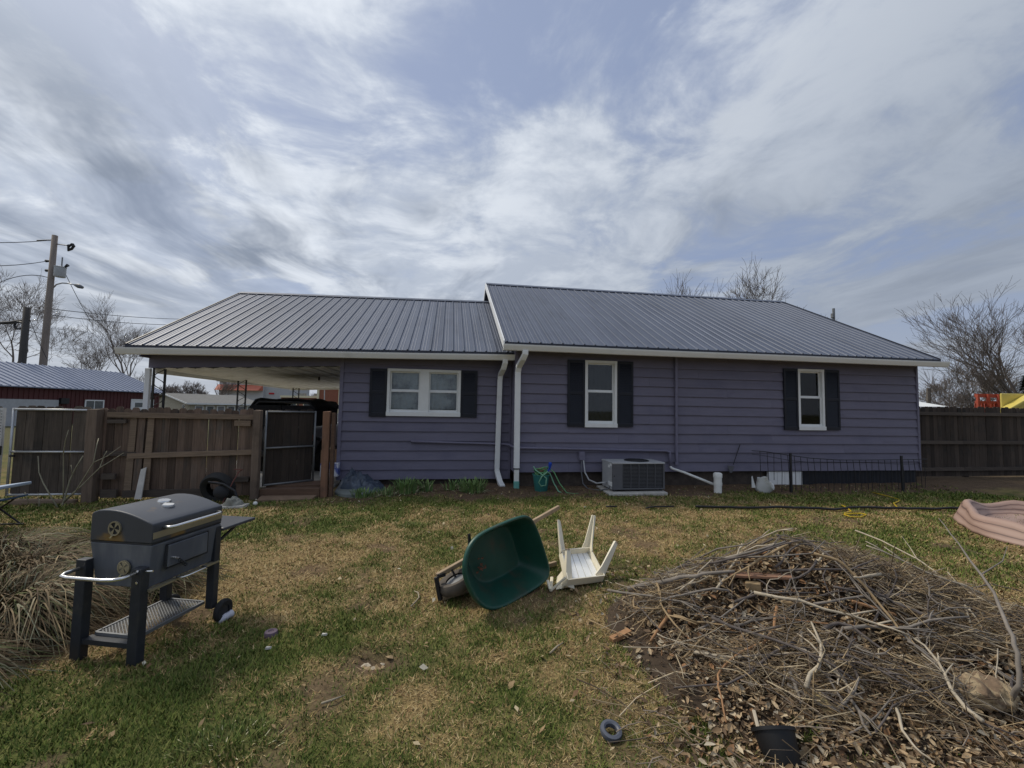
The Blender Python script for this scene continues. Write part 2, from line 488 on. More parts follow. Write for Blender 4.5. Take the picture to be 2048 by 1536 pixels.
def bare(x, y):
    """bare or littered soil, 0..1"""
    n = (vnoise(x, y, 2.2, 4, 5.0) - 0.5)
    b = smooth(y + n * 0.9, 7.45, 8.0) * smooth(x, -2.6, -1.6)
    b = np.maximum(b, 0.55 * smooth(y + n * 0.9, 8.3, 8.8) * smooth(x, 10.5, 11.5))
    b = np.maximum(b, smooth(mound(x, y) + n * 0.10, 0.00, 0.05))
    b = np.maximum(b, smooth(gauss(x, y, 2.2, 2.0, 1.1, 0.45) + n * 0.8, 0.3, 0.7))
    b = np.maximum(b, np.clip(1.6 * gauss(x, y, -0.42, 2.91, 0.20, 0.14), 0, 1))
    b = np.maximum(b, smooth(vnoise(x, y, 1.6, 4, 44.0), 0.66, 0.74) * 0.8 * smooth(y, 8, 6))
    b = np.maximum(b, 0.9 * smooth(gauss(x, y, -3.0, 3.9, 0.9, 1.2) + n * 0.5, 0.35, 0.6))
    return np.clip(b, 0, 1)


def make_ground():
    def axis(lo, hi, step, far):
        c = list(np.arange(lo, hi + 1e-6, step)); a = step; p = hi; q = lo
        while p < far:
            a *= 1.35; p += a; q -= a; c = [q] + c + [p]
        return np.array(c)
    xs = axis(-9, 12, 0.085, 900); ys = axis(0.5, 10.5, 0.085, 900)
    X, Y = np.meshgrid(xs, ys)
    Z = gz(X, Y)
    V = np.stack([X, Y, Z], -1).reshape(-1, 3)
    ny, nx = X.shape
    i = np.arange(ny * nx).reshape(ny, nx)
    F = np.stack([i[:-1, :-1], i[:-1, 1:], i[1:, 1:], i[1:, :-1]], -1).reshape(-1)
    g = green(X, Y)[..., None]; b = bare(X, Y)[..., None]
    tan = np.array([0.275, 0.198, 0.092]); grn = np.array([0.088, 0.105, 0.030]); soil = np.array([0.130, 0.088, 0.058])
    C = tan * (1 - g) + grn * g
    C = C * (1 - b) + soil * b
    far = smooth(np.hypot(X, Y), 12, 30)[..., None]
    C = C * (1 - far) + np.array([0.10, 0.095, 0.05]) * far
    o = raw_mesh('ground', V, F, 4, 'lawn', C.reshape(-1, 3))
    tag(o, 'patchy lawn of brown and green grass in front of the purple house', kind='structure')
    return o


make_ground()


def blades(n, name, label):
    # sample in the wedge the yard covers, thinning with distance
    m = n * 5
    y = 1.3 + (8.5 - 1.3) * RNG.random(m) ** 1.15
    x = -8.8 + 20.3 * RNG.random(m)
    ang = np.arctan2(x, y)
    keep = (ang > rad(-46)) & (ang < rad(64))
    d = np.hypot(x, y)
    keep &= RNG.random(m) < np.clip((3.0 / d) ** 1.1, 0, 1)
    b = bare(x, y); keep &= RNG.random(m) > b * 0.93
    keep &= RNG.random(m) < 0.35 + 0.65 * vnoise(x, y, 5.0, 3, 12.0)
    x, y, d = x[keep][:n], y[keep][:n], d[keep][:n]
    n = len(x); g = green(x, y)
    isg = RNG.random(n) < np.clip(g * 0.95 + 0.06, 0, 1)
    z = gz(x, y)
    a = RNG.random(n) * 2 * np.pi
    lng = np.where(isg, 0.014 + 0.021 * RNG.random(n), 0.016 + 0.028 * RNG.random(n)) * (1 + 0.06 * d)
    tuft = vnoise(x, y, 3.0, 2, 20.0)
    lng = lng * (0.7 + 0.8 * tuft)
    el = np.where(isg, 0.35 + 0.75 * RNG.random(n), 0.04 + 0.42 * RNG.random(n))
    w = (0.0018 + 0.0012 * RNG.random(n)) * (0.7 + 0.30 * d)
    dx, dy, dz = np.cos(a) * np.cos(el), np.sin(a) * np.cos(el), np.sin(el)
    px, py = -np.sin(a), np.cos(a)
    base = np.stack([x, y, z - 0.004], -1)
    side = np.stack([px * w, py * w, np.zeros(n)], -1)
    tip = base + np.stack([dx * lng, dy * lng, dz * lng + 0.006], -1)
    V = np.stack([base - side, base + side, tip], 1).reshape(-1, 3)
    F = np.arange(3 * n)
    G = np.array([[0.105, 0.150, 0.028], [0.150, 0.182, 0.042], [0.072, 0.108, 0.024], [0.205, 0.205, 0.064]])
    T = np.array([[0.400, 0.285, 0.130], [0.320, 0.222, 0.098], [0.215, 0.135, 0.064], [0.470, 0.365, 0.190]])
    k = RNG.integers(0, 4, n)
    c = np.where(isg[:, None], G[k], T[k]) * (0.72 + 0.5 * RNG.random((n, 1)))
    o = raw_mesh(name, V, F, 3, 'blade', np.repeat(c, 3, 0))
    tag(o, label, kind='stuff')


blades(430000, 'lawn_grass', 'short matted grass of the yard, brown mixed with green')


def lawn_litter():
    n = 2600
    x = RNG.uniform(-7.5, 11, n); y = 1.4 + 7.1 * RNG.random(n) ** 1.1
    k = (np.abs(np.arctan2(x, y) - rad(8.6)) < rad(54)); x, y = x[k], y[k]; n = len(x)
    near = np.exp(-((x - 1.6) / 2.2) ** 2) * 0.6 + 0.4 + smooth(y, 7.2, 8.0); k = RNG.random(n) < near * 0.75; x, y = x[k], y[k]; n = len(x)
    z = gz(x, y) + 0.016; a = RNG.random(n) * 6.283; L_ = (0.010 + 0.020 * RNG.random(n)) ; W_ = L_ * (0.3 + 0.4 * RNG.random(n)); t = RNG.normal(0, 0.35, n)
    c = np.stack([x, y, z], -1); u_ = np.stack([np.cos(a), np.sin(a), t], -1) * L_[:, None]; v_ = np.stack([-np.sin(a), np.cos(a), RNG.normal(0, 0.4, n)], -1) * W_[:, None]
    up = np.array([0, 0, 0.006])
    V = np.stack([c - u_, c - v_ + up, c + u_ * 1.1 + up, c + v_ + up], 1).reshape(-1, 3)
    pal = np.array([[0.34, 0.24, 0.13], [0.44, 0.36, 0.23], [0.22, 0.13, 0.07], [0.50, 0.46, 0.36], [0.12, 0.08, 0.05]])
    col = pal[RNG.choice(5, n, p=[.3, .25, .22, .08, .15])] * (0.7 + 0.5 * RNG.random((n, 1)))
    tag(raw_mesh('lawn_litter', V, np.arange(4 * n), 4, 'leaf', np.repeat(col, 4, 0)), 'small dry leaves and bits scattered over the lawn', kind='stuff')


lawn_litter()


# ------------------------------------------------------------------ the purple house
RX0, RX1, RY = 1.38, 11.24, 8.70            # right wing: front wall
LX0, LX1, LY = -2.20, 1.38, 9.20            # left wing: front wall, set half a metre back
RB, RT, LB, LT = 0.335, 2.96, 0.125, 2.80   # bottoms and tops of the siding
WIN = {'double': (-1.25, 0.275, 1.44, 2.43), 'tall': (2.875, 3.585, 1.27, 2.69), 'end': (7.955, 8.64, 1.26, 2.665)}
house = thing('purple_house', (4.5, 13.0, 0.0), 'long low purple house with dark metal roof, white gutters and black shutters', 'house')


def rects_minus(x0, x1, z0, z1, holes):
    out = []; segs = [(x0, x1)]
    for (a, b, c, d) in holes:
        if d <= z0 or c >= z1 or b <= x0 or a >= x1: continue
        ns = []
        for (p, q) in segs:
            if b <= p or a >= q: ns.append((p, q)); continue
            if a > p: ns.append((p, a))
            if b < q: ns.append((b, q))
            if c > z0: out.append((max(a, p), min(b, q), z0, c))
            if d < z1: out.append((max(a, p), min(b, q), d, z1))
        segs = ns
    return [(p, q, z0, z1) for p, q in segs] + out


def wall_strips(mb, x0, x1, z0, z1, y0, y1, holes):
    cuts = sorted({z0, z1, *[h[2] for h in holes], *[h[3] for h in holes]})
    for a, b in zip(cuts[:-1], cuts[1:]):
        for r in rects_minus(x0, x1, a, b, holes): mb.box(r[0], r[1], y0, y1, r[2], r[3])


def walls():
    m = MB()
    wall_strips(m, RX0 + 0.01, RX1 - 0.01, RB, RT + 0.05, RY + 0.004, RY + 0.14, [WIN['tall'], WIN['end']])
    m.box(RX0 + 0.01, RX0 + 0.15, RY + 0.145, 17.3, RB, RT + 0.05); m.box(RX1 - 0.15, RX1 - 0.01, RY + 0.145, 17.3, RB, RT + 0.05)
    m.box(RX0 + 0.16, RX1 - 0.16, 17.2, 17.3, RB, RT)
    for x in (RX0 + 0.02, RX1 - 0.12):
        m.prism([(RY + 0.2, RT + 0.06), (17.3, RT + 0.06), (13.0, 5.36)], x, x + 0.1, 'x')
    m.build('wall', 'siding', house)
    m = MB()
    wall_strips(m, LX0 + 0.01, LX1 - 0.005, LB, LT + 0.02, LY + 0.004, LY + 0.14, [WIN['double']])
    m.box(LX0 + 0.01, LX0 + 0.15, LY + 0.145, 16.8, LB, LT)
    m.build('wall', 'siding', house)
    m = MB()                               # the crawl space below the boards
    m.box(RX0 + 0.06, 7.1, RY + 0.07, RY + 0.25, -0.15, RB - 0.002); m.box(7.1, RX1 - 0.05, RY + 0.10, RY + 0.25, -0.15, RB - 0.002)
    m.box(LX0 + 0.06, RX0 + 0.05, LY + 0.07, LY + 0.25, -0.15, LB - 0.002)
    m.build('foundation', 'foundation', house)


walls()


def siding(x0, x1, zb, zt, y, expo, holes, seed):
    """one lapped course after another; each board its own piece, cut at the windows"""
    rnd = random.Random(seed); z = zb
    while z < zt - 0.02:
        top = min(z + expo, zt)
        row = rects_minus(x0, x1, z, top, holes)
        if seed == 1:                              # butt joints, staggered course by course
            cut = x0 + (1.1, 2.9, 0.4, 2.2)[int(round((z - zb) / expo)) % 4]; cuts = [cut + 3.66 * k for k in range(4)]; new = []
            for (a, b, c, d) in row:
                e = [a] + [q for q in cuts if a + 0.3 < q < b - 0.3] + [b]
                new += [(p + (0.0012 if p != a else 0), q - (0.0012 if q != b else 0), c, d) for p, q in zip(e[:-1], e[1:])]
            row = new
        for (a, b, c, d) in row:
            m = MB(); n = max(1, int((b - a) / 0.5)); base = 0
            y_at = lambda zz: y - 0.034 + 0.031 * (zz - z) / expo
            ph = rnd.random() * 9
            for i in range(n + 1):
                x = a + (b - a) * i / n
                w = 0.0022 * math.sin(x * 1.9 + ph) + 0.0015 * math.sin(x * 4.7 + ph * 2)
                lo = c + (w if c == z else 0)
                m.v += [(x, y_at(c), lo), (x, y_at(d) + 0.001, d + 0.004), (x, y + 0.003, d + 0.004), (x, y + 0.003, lo)]
                if i:
                    p = 4 * (i - 1); q = 4 * i
                    m.f += [(p, q, q + 1, p + 1), (p + 3, p, q, q + 3)[::1], (p + 1, q + 1, q + 2, p + 2)]
            m.f += [(0, 1, 2, 3), (4 * n, 4 * n + 3, 4 * n + 2, 4 * n + 1)]
            m.build('siding_board', 'siding', house)
        z += expo


WR = [(a - 0.002, b + 0.002, c - 0.002, d + 0.002) for (a, b, c, d) in (WIN['tall'], WIN['end'])]
WL = [(a - 0.002, b + 0.002, c - 0.002, d + 0.002) for (a, b, c, d) in (WIN['double'],)]
siding(RX0 + 0.05, RX1 - 0.05, RB, RT, RY, 0.2035, WR, 1)
siding(LX0 + 0.06, LX1 - 0.03, LB, LT, LY, 0.1993, WL, 2)
for (x0, x1, y, z0, z1) in ((RX0, RX0 + 0.055, RY, RB - 0.01, RT), (RX1 - 0.055, RX1, RY, RB - 0.01, RT), (LX0, LX0 + 0.07, LY, LB - 0.01, LT), (LX1 - 0.045, LX1 - 0.005, LY, LB, LT)):
    MB().box(x0, x1, y - 0.040, y + 0.06, z0, z1).build('corner_board', 'siding', house)
MB().box(RX0 + 0.003, RX0 + 0.009, RY + 0.03, LY + 0.1, RB, RT).build('side_siding', 'siding', house)


def window(kind, y, curtain):
    x0, x1, z0, z1 = WIN[kind]
    t = 0.055
    m = MB()
    yf = y - 0.055
    m.box(x0, x0 + t, yf, y + 0.09, z0 + 0.085, z1 - t); m.box(x1 - t, x1, yf, y + 0.09, z0 + 0.085, z1 - t)
    m.box(x0, x1, yf - 0.003, y + 0.09, z1 - t, z1)
    w = m.build('window', 'white_trim', house)
    MB().box(x0 - 0.005, x1 + 0.005, yf - 0.02, y + 0.09, z0, z0 + 0.085).build('sill', 'white_trim', w)
    bays = [(x0 + t, x1 - t)]
    if kind == 'double':
        c = (x0 + x1) / 2
        MB().box(c - 0.095, c + 0.095, yf + 0.002, y + 0.09, z0 + 0.085, z1 - t).build('mullion', 'white_trim', w)
        bays = [(x0 + t, c - 0.095), (c + 0.095, x1 - t)]
    for (a, b) in bays:
        zl, zh = z0 + 0.085, z1 - t; zm = (zl + zh) / 2 + (0.04 if kind != 'double' else 0.02); s = 0.028
        for (p, q, yy) in ((zl, zm, y - 0.012), (zm, zh, y + 0.018)):
            sm = MB()
            sm.box(a + 0.002, a + s, yy, yy + 0.03, p, q); sm.box(b - s, b - 0.002, yy, yy + 0.03, p, q)
            bt = 0.05 if p == zl else 0.03
            sm.box(a + s, b - s, yy, yy + 0.03, p, p + bt); sm.box(a + s, b - s, yy, yy + 0.03, q - 0.026, q - 0.001)
            sm.build('sash', 'white_trim', w)
            MB().box(a + s, b - s, yy + 0.012, yy + 0.016, p + bt, q - 0.026).build('pane', glass_mat('pane_glass'), w)
        # behind the glass
        cm = MB(); n = 26; rows = 10
        for j in range(rows + 1):
            zz = zl + (zh - zl) * j / rows
            for i in range(n + 1):
                x = a + (b - a) * i / n
                dep = {'curtain': 0.010 * math.sin(i * 1.3 + 0.4 * math.sin(j)) + 0.014 * math.cos(j * 1.1), 'blind': 0.002 * (j % 2), 'dark_room_sheet': 0.012 * math.sin(i * 0.9)}[curtain]
                cm.v.append((x, y + 0.075 + dep, zz))
        for j in range(rows):
            for i in range(n):
                p = j * (n + 1) + i; cm.f.append((p, p + 1, p + n + 2, p + n + 1))
        cm.build('curtain', curtain, w, smooth='all')
    MB().box(x0 + 0.01, x1 - 0.01, y + 0.10, y + 0.13, z0 + 0.01, z1 - 0.01).build('dark_room_back', 'dark_room', w)  # near-black panel painted as the darkness of the room inside


window('double', LY, 'curtain'); window('tall', RY, 'dark_room_sheet'); window('end', RY, 'blind')


def shutter(x0, x1, z0, z1, y):
    m = MB(); t = 0.045; y0 = y - 0.060
    m.box(x0, x0 + t, y0, y - 0.0345, z0, z1); m.box(x1 - t, x1, y0, y - 0.0345, z0, z1)
    for (a, b) in ((z0, z0 + 0.07), ((z0 + z1) / 2 - 0.03, (z0 + z1) / 2 + 0.03), (z1 - 0.06, z1)): m.box(x0 + t, x1 - t, y0 + 0.001, y - 0.0345, a, b)
    s = m.build('shutter', 'shutter', house)
    lm = MB()
    for (a, b) in ((z0 + 0.07, (z0 + z1) / 2 - 0.03), ((z0 + z1) / 2 + 0.03, z1 - 0.06)):
        k = int((b - a) / 0.035)
        for i in range(k):
            z = a + (b - a) * i / k; h = (b - a) / k
            lm.hexa([(x0 + t, y0 + 0.004, z), (x1 - t, y0 + 0.004, z), (x1 - t, y0 + 0.010, z), (x0 + t, y0 + 0.010, z),
                     (x0 + t, y0 + 0.016, z + h), (x1 - t, y0 + 0.016, z + h), (x1 - t, y0 + 0.022, z + h), (x0 + t, y0 + 0.022, z + h)])
    lm.build('louvres', 'shutter', s)


for a in ((-1.60, -1.258, 1.42, 2.42, LY), (0.283, 0.63, 1.43, 2.435, LY), (2.495, 2.868, 1.28, 2.685, RY), (3.592, 3.95, 1.285, 2.69, RY), (7.585, 7.948, 1.262, 2.665, RY), (8.648, 9.04, 1.268, 2.665, RY)):
    shutter(*a)


# ---- roofs: ribbed metal sheets, each sheet a piece of its own
def ltilt(x): return 0.0175 * (x - 1.3)               # the left roof sags towards the carport
def roof(x0, x1, ey, ez, ry, rz, tilt, seed):
    P = 0.2286; wsheet = 4 * P
    def zt(x): return ltilt(x) if tilt else 0.0
    rf = MB()
    ny, nz = (ry - ey), (rz - ez)
    # deck under the metal: both slopes
    for sgn in (1, -1):
        e = (ry - sgn * (ry - ey))
        m_ = rf
        m_.hexa([(x0 + 0.03, e + sgn * 0.05, ez - 0.09 + zt(x0)), (x1 - 0.03, e + sgn * 0.05, ez - 0.09 + zt(x1)), (x1 - 0.03, ry, rz - 0.09 + zt(x1)), (x0 + 0.03, ry, rz - 0.09 + zt(x0)),
                 (x0 + 0.03, e + sgn * 0.05, ez - 0.012 + zt(x0)), (x1 - 0.03, e + sgn * 0.05, ez - 0.012 + zt(x1)), (x1 - 0.03, ry, rz - 0.012 + zt(x1)), (x0 + 0.03, ry, rz - 0.012 + zt(x0))])
    r = rf.build('roof', 'roof_edge', house)
    prof = []
    for k in range(4):
        b = k * P
        prof += [(b, 0.0), (b + 0.022, 0.0), (b + 0.032, 0.021), (b + 0.050, 0.021), (b + 0.060, 0.0)]
        for c in (0.115, 0.172): prof += [(b + c - 0.010, 0.0), (b + c, 0.005), (b + c + 0.010, 0.0)]
    prof.append((4 * P, 0.0))
    ln = math.hypot(ny, nz); up = Vector((0, -nz / ln, ny / ln))
    for back in (0, 1):
        x = x0; i = 0
        while x < x1 - 0.03:
            w = min(wsheet, x1 - x); m = MB(); pts = [p for p in prof if p[0] <= w + 1e-6]
            lift = 0.001 * (i % 2)
            for t in (0.0, 0.5, 1.0):
                for (u_, h) in pts:
                    X = x + u_; hh = h + lift
                    yy = ey + ny * t + up.y * hh; z = ez + nz * t + up.z * hh + zt(X)
                    if back: yy = 2 * ry - yy
                    m.v.append((X, yy, z))
            n = len(pts)
            for t in range(2):
                for k in range(n - 1): m.f.append((t * n + k, t * n + k + 1, (t + 1) * n + k + 1, (t + 1) * n + k))
            m.build('roof_sheet', 'roof_metal', r)
            x += w; i += 1
    # ridge cap
    m = MB()
    for sgn in (1, -1):
        q = 0.16 * sgn; dz = 0.16 * nz / ny
        m.hexa([(x0 - 0.01, ry - q, rz - dz + 0.026 + zt(x0)), (x1 + 0.01, ry - q, rz - dz + 0.026 + zt(x1)), (x1 + 0.01, ry, rz + 0.026 + zt(x1)), (x0 - 0.01, ry, rz + 0.026 + zt(x0)),
                (x0 - 0.01, ry - q, rz - dz + 0.034 + zt(x0)), (x1 + 0.01, ry - q, rz - dz + 0.034 + zt(x1)), (x1 + 0.01, ry, rz + 0.036 + zt(x1)), (x0 - 0.01, ry, rz + 0.036 + zt(x0))])
    m.build('ridge_cap', 'roof_metal', r)
    # drip edge: dark lip over the gutter
    n = int((x1 - x0) / P); m = MB()
    for i in range(n + 1):
        a = x0 + (x1 - x0) * i / (n + 1); b = x0 + (x1 - x0) * (i + 1) / (n + 1)
        m.hexa([(a, ey - 0.015, ez - 0.060 + zt(a)), (b, ey - 0.015, ez - 0.060 + zt(b)), (b, ey + 0.03, ez - 0.060 + zt(b)), (a, ey + 0.03, ez - 0.060 + zt(a)),
                (a, ey - 0.012, ez - 0.004 + zt(a)), (b, ey - 0.012, ez - 0.004 + zt(b)), (b, ey + 0.03, ez - 0.004 + zt(b)), (a, ey + 0.03, ez - 0.004 + zt(a))])
    m.build('drip_edge', 'roof_edge', r)
    return r


rr = roof(1.10, 11.40, 8.30, 2.955, 13.0, 5.50, False, 1)
rl = roof(-5.90, 1.36, 8.80, 2.815, 13.0, 4.93, True, 2)


def rake(x, w, ey, ez, ry, rz, parent, mat, tilt=0.0, drop=0.0):
    m = MB()
    for sgn in (1, -1):
        e = ry - sgn * (ry - ey)
        m.hexa([(x, e, ez - 0.15 - drop + tilt), (x + w, e, ez - 0.15 - drop + tilt), (x + w, ry, rz - 0.15 - drop + tilt), (x, ry, rz - 0.15 - drop + tilt),
                (x, e, ez + 0.028 - drop + tilt), (x + w, e, ez + 0.028 - drop + tilt), (x + w, ry, rz + 0.028 - drop + tilt), (x, ry, rz + 0.028 - drop + tilt)])
    m.build('rake_trim', mat, parent)


rake(1.072, 0.026, 8.30, 2.955, 13.0, 5.50, rr, 'gutter_white')
rake(11.402, 0.026, 8.30, 2.955, 13.0, 5.50, rr, 'roof_edge')
rake(-5.928, 0.026, 8.80, 2.815, 13.0, 4.93, rl, 'roof_edge', tilt=ltilt(-5.9))
m = MB()                                       # wall flashing where the low roof meets the tall wing
for k in range(1): m.hexa([(1.300, 8.85, 2.86), (1.372, 8.85, 2.86), (1.372, 13.0, 4.97), (1.300, 13.0, 4.97), (1.300, 8.85, 2.90), (1.372, 8.85, 2.97), (1.372, 13.0, 5.08), (1.300, 13.0, 5.01)])
m.build('flashing', 'roof_metal', rl)
m = MB()                                       # gable of the tall wing above the low roof
m.box(1.375, 1.379, RY + 0.02, 17.2, 2.6, 3.0)
m.prism([(RY - 0.3, 2.80), (17.6, 2.80), (13.0, 5.34)], 1.366, 1.374, 'x')
m.build('gable_wall', 'siding', house)
# soffits
MB().box(1.12, 11.38, 8.34, RY - 0.03, 2.835, 2.86).build('soffit', 'siding', house)
m = MB(); m.hexa([(-5.87, 8.84, 2.685 + ltilt(-5.87)), (1.33, 8.84, 2.685), (1.33, LY - 0.03, 2.685), (-5.87, LY - 0.03, 2.685 + ltilt(-5.87)),
                  (-5.87, 8.84, 2.71 + ltilt(-5.87)), (1.33, 8.84, 2.71), (1.33, LY - 0.03, 2.71), (-5.87, LY - 0.03, 2.71 + ltilt(-5.87))])
m.build('soffit', 'siding', house)


def gutter(x0, x1, y, z, tilt):
    """K-style trough: back, floor, ogee front"""
    prof = [(0.0, 0.0), (0.0, -0.115), (-0.075, -0.115), (-0.088, -0.10), (-0.095, -0.06), (-0.118, -0.035), (-0.120, 0.0), (-0.108, 0.0), (-0.106, -0.03), (-0.084, -0.055), (-0.076, -0.106), (-0.006, -0.106), (-0.006, 0.0)]
    m = MB(); n = len(prof); seg = 8
    for i in range(seg + 1):
        x = x0 + (x1 - x0) * i / seg
        for (a, b) in prof: m.v.append((x, y + a, z + b + (ltilt(x) if tilt else 0) + 0.004 * math.sin(x * 1.1)))
    for i in range(seg):
        for k in range(n):
            k2 = (k + 1) % n; m.f.append((i * n + k, i * n + k2, (i + 1) * n + k2, (i + 1) * n + k))
    m.f.append(tuple(range(n))); m.f.append(tuple(seg * n + k for k in range(n))[::-1])
    return m.build('gutter', 'gutter_white', house, smooth=True)


gutter(1.06, 11.52, 8.30, 2.895, False)
gutter(-6.02, 1.37, 8.80, 2.752, True)
for (x0, x1, y, z, t) in ((1.12, 11.38, 8.304, 2.80, 0), (-5.88, 1.34, 8.804, 2.655, 1)):
    d0 = ltilt(x0) if t else 0; d1 = ltilt(x1) if t else 0
    MB().hexa([(x0, y, z - 0.015 + d0), (x1, y, z - 0.015 + d1), (x1, y + 0.025, z - 0.015 + d1), (x0, y + 0.025, z - 0.015 + d0),
               (x0, y, z + 0.10 + d0), (x1, y, z + 0.10 + d1), (x1, y + 0.025, z + 0.10 + d1), (x0, y + 0.025, z + 0.10 + d0)]).build('fascia', 'gutter_white', house)


def downspout(pts, w, d, mat='gutter_white'):
    m = MB(); pts = [Vector(p) for p in pts]; n = 4
    for i, p in enumerate(pts):
        dd = (pts[min(i + 1, len(pts) - 1)] - pts[max(i - 1, 0)]).normalized()
        x = Vector((1, 0, 0)); x = (x - dd * x.dot(dd)).normalized(); y = dd.cross(x)
        for (a, b) in ((-1, -1), (1, -1), (1, 1), (-1, 1)):
            q = p + x * (a * w / 2) + y * (b * d / 2); m.v.append(tuple(q))
        if i:
            for k in range(4): m.f.append((4 * i - 4 + k, 4 * i - 4 + (k + 1) % 4, 4 * i + (k + 1) % 4, 4 * i + k))
    m.f += [(0, 1, 2, 3), tuple(4 * (len(pts) - 1) + k for k in (3, 2, 1, 0))]
    return m.build('downspout', mat, house, bevel=0.008)


downspout([(1.17, 8.74, 2.66), (1.17, 8.74, 2.58), (1.15, 8.80, 2.48), (1.12, 9.08, 2.36), (1.11, 9.10, 2.24), (1.085, 9.11, 0.34), (1.09, 9.09, 0.27), (1.13, 8.86, 0.09), (1.16, 8.70, 0.03)], 0.105, 0.08)
downspout([(1.50, 8.24, 2.79), (1.50, 8.24, 2.72), (1.47, 8.30, 2.63), (1.43, 8.56, 2.50), (1.42, 8.61, 2.38), (1.425, 8.61, 0.42)], 0.115, 0.08)
d2 = downspout([(1.425, 8.61, 0.415), (1.425, 8.60, 0.16)], 0.098, 0.07, 'pvc_white')
pmat('drain_green', (0.16, 0.42, 0.36), rough=0.5, var=0.2)
MB().box(1.372, 1.478, 8.55, 8.65, -0.03, 0.17).build('drain_adapter', 'drain_green', house, bevel=0.01)
MB().box(1.364, 1.486, 8.566, 8.654, 0.405, 0.428).build('downspout_strap', 'iron_black', house)

# ---- pipes and boxes on the wall
MB().tube([(-0.73, 9.14, 0.913), (0.3, 9.14, 0.888), (1.24, 9.14, 0.868), (1.33, 9.05, 0.86), (1.37, 8.75, 0.845), (1.40, 8.64, 0.838), (1.55, 8.62, 0.834), (3.2, 8.63, 0.806), (4.70, 8.63, 0.780), (4.775, 8.63, 0.755), (4.785, 8.63, 0.70), (4.785, 8.62, 0.44)], 0.026, 8).build('condensate_pipe', 'pipe_purple', house, smooth='all')
MB().tube([(4.785, 8.62, 0.45), (4.80, 8.58, 0.41), (5.0, 8.45, 0.345), (5.44, 8.06, 0.155)], 0.027, 8).build('drain_pipe', 'pvc_white', house, smooth='all')
m = MB(); m.tube([(4.94, 8.635, 2.83), (4.94, 8.635, 0.52)], 0.030, 8); m.lathe([(0.0, 0), (0.043, 0), (0.043, 0.05), (0.03, 0.055)], 10, (4.94, 8.635, 0.49)); m.build('vent_pipe', 'pipe_purple', house, smooth=True)
b = MB().box(2.745, 2.870, 8.60, 8.675, 0.585, 0.76).build('junction_box', 'pipe_purple', house, bevel=0.006)
MB().box(2.757, 2.858, 8.592, 8.599, 0.665, 0.75).build('box_cover', 'pipe_purple', b)

# ---- skirting of the crawl space
def skirt():
    x = 8.10
    while x < 11.15:
        w = min(0.61, 11.20 - x); m = MB(); n = int(w / 0.0508)
        for i in range(n + 1):
            xx = x + w * i / n; o_ = 0.012 if i % 2 else 0.0
            m.v += [(xx, RY + 0.045 - o_, -0.12), (xx, RY + 0.045 - o_, RB - 0.012), (xx, RY + 0.06, RB - 0.012), (xx, RY + 0.06, -0.12)]
            if i:
                p = 4 * (i - 1); q = 4 * i; m.f += [(p, q, q + 1, p + 1), (p + 1, q + 1, q + 2, p + 2)]
        m.build('skirting_panel', 'black_skirt', house); x += w + 0.004
    p = MB().box(7.19, 8.04, RY + 0.0, RY + 0.045, -0.10, RB - 0.02).build('access_panel', 'white_trim', house)
    for (a, b) in ((7.19, 7.24), (7.99, 8.04)): MB().box(a, b, RY - 0.012, RY - 0.001, -0.10, RB - 0.02).build('batten', 'white_trim', p)
    for xx in (7.42, 7.61, 7.80): MB().box(xx - 0.003, xx + 0.003, RY - 0.003, RY - 0.0005, -0.09, RB - 0.03).build('groove', 'ac_light', p)


skirt()


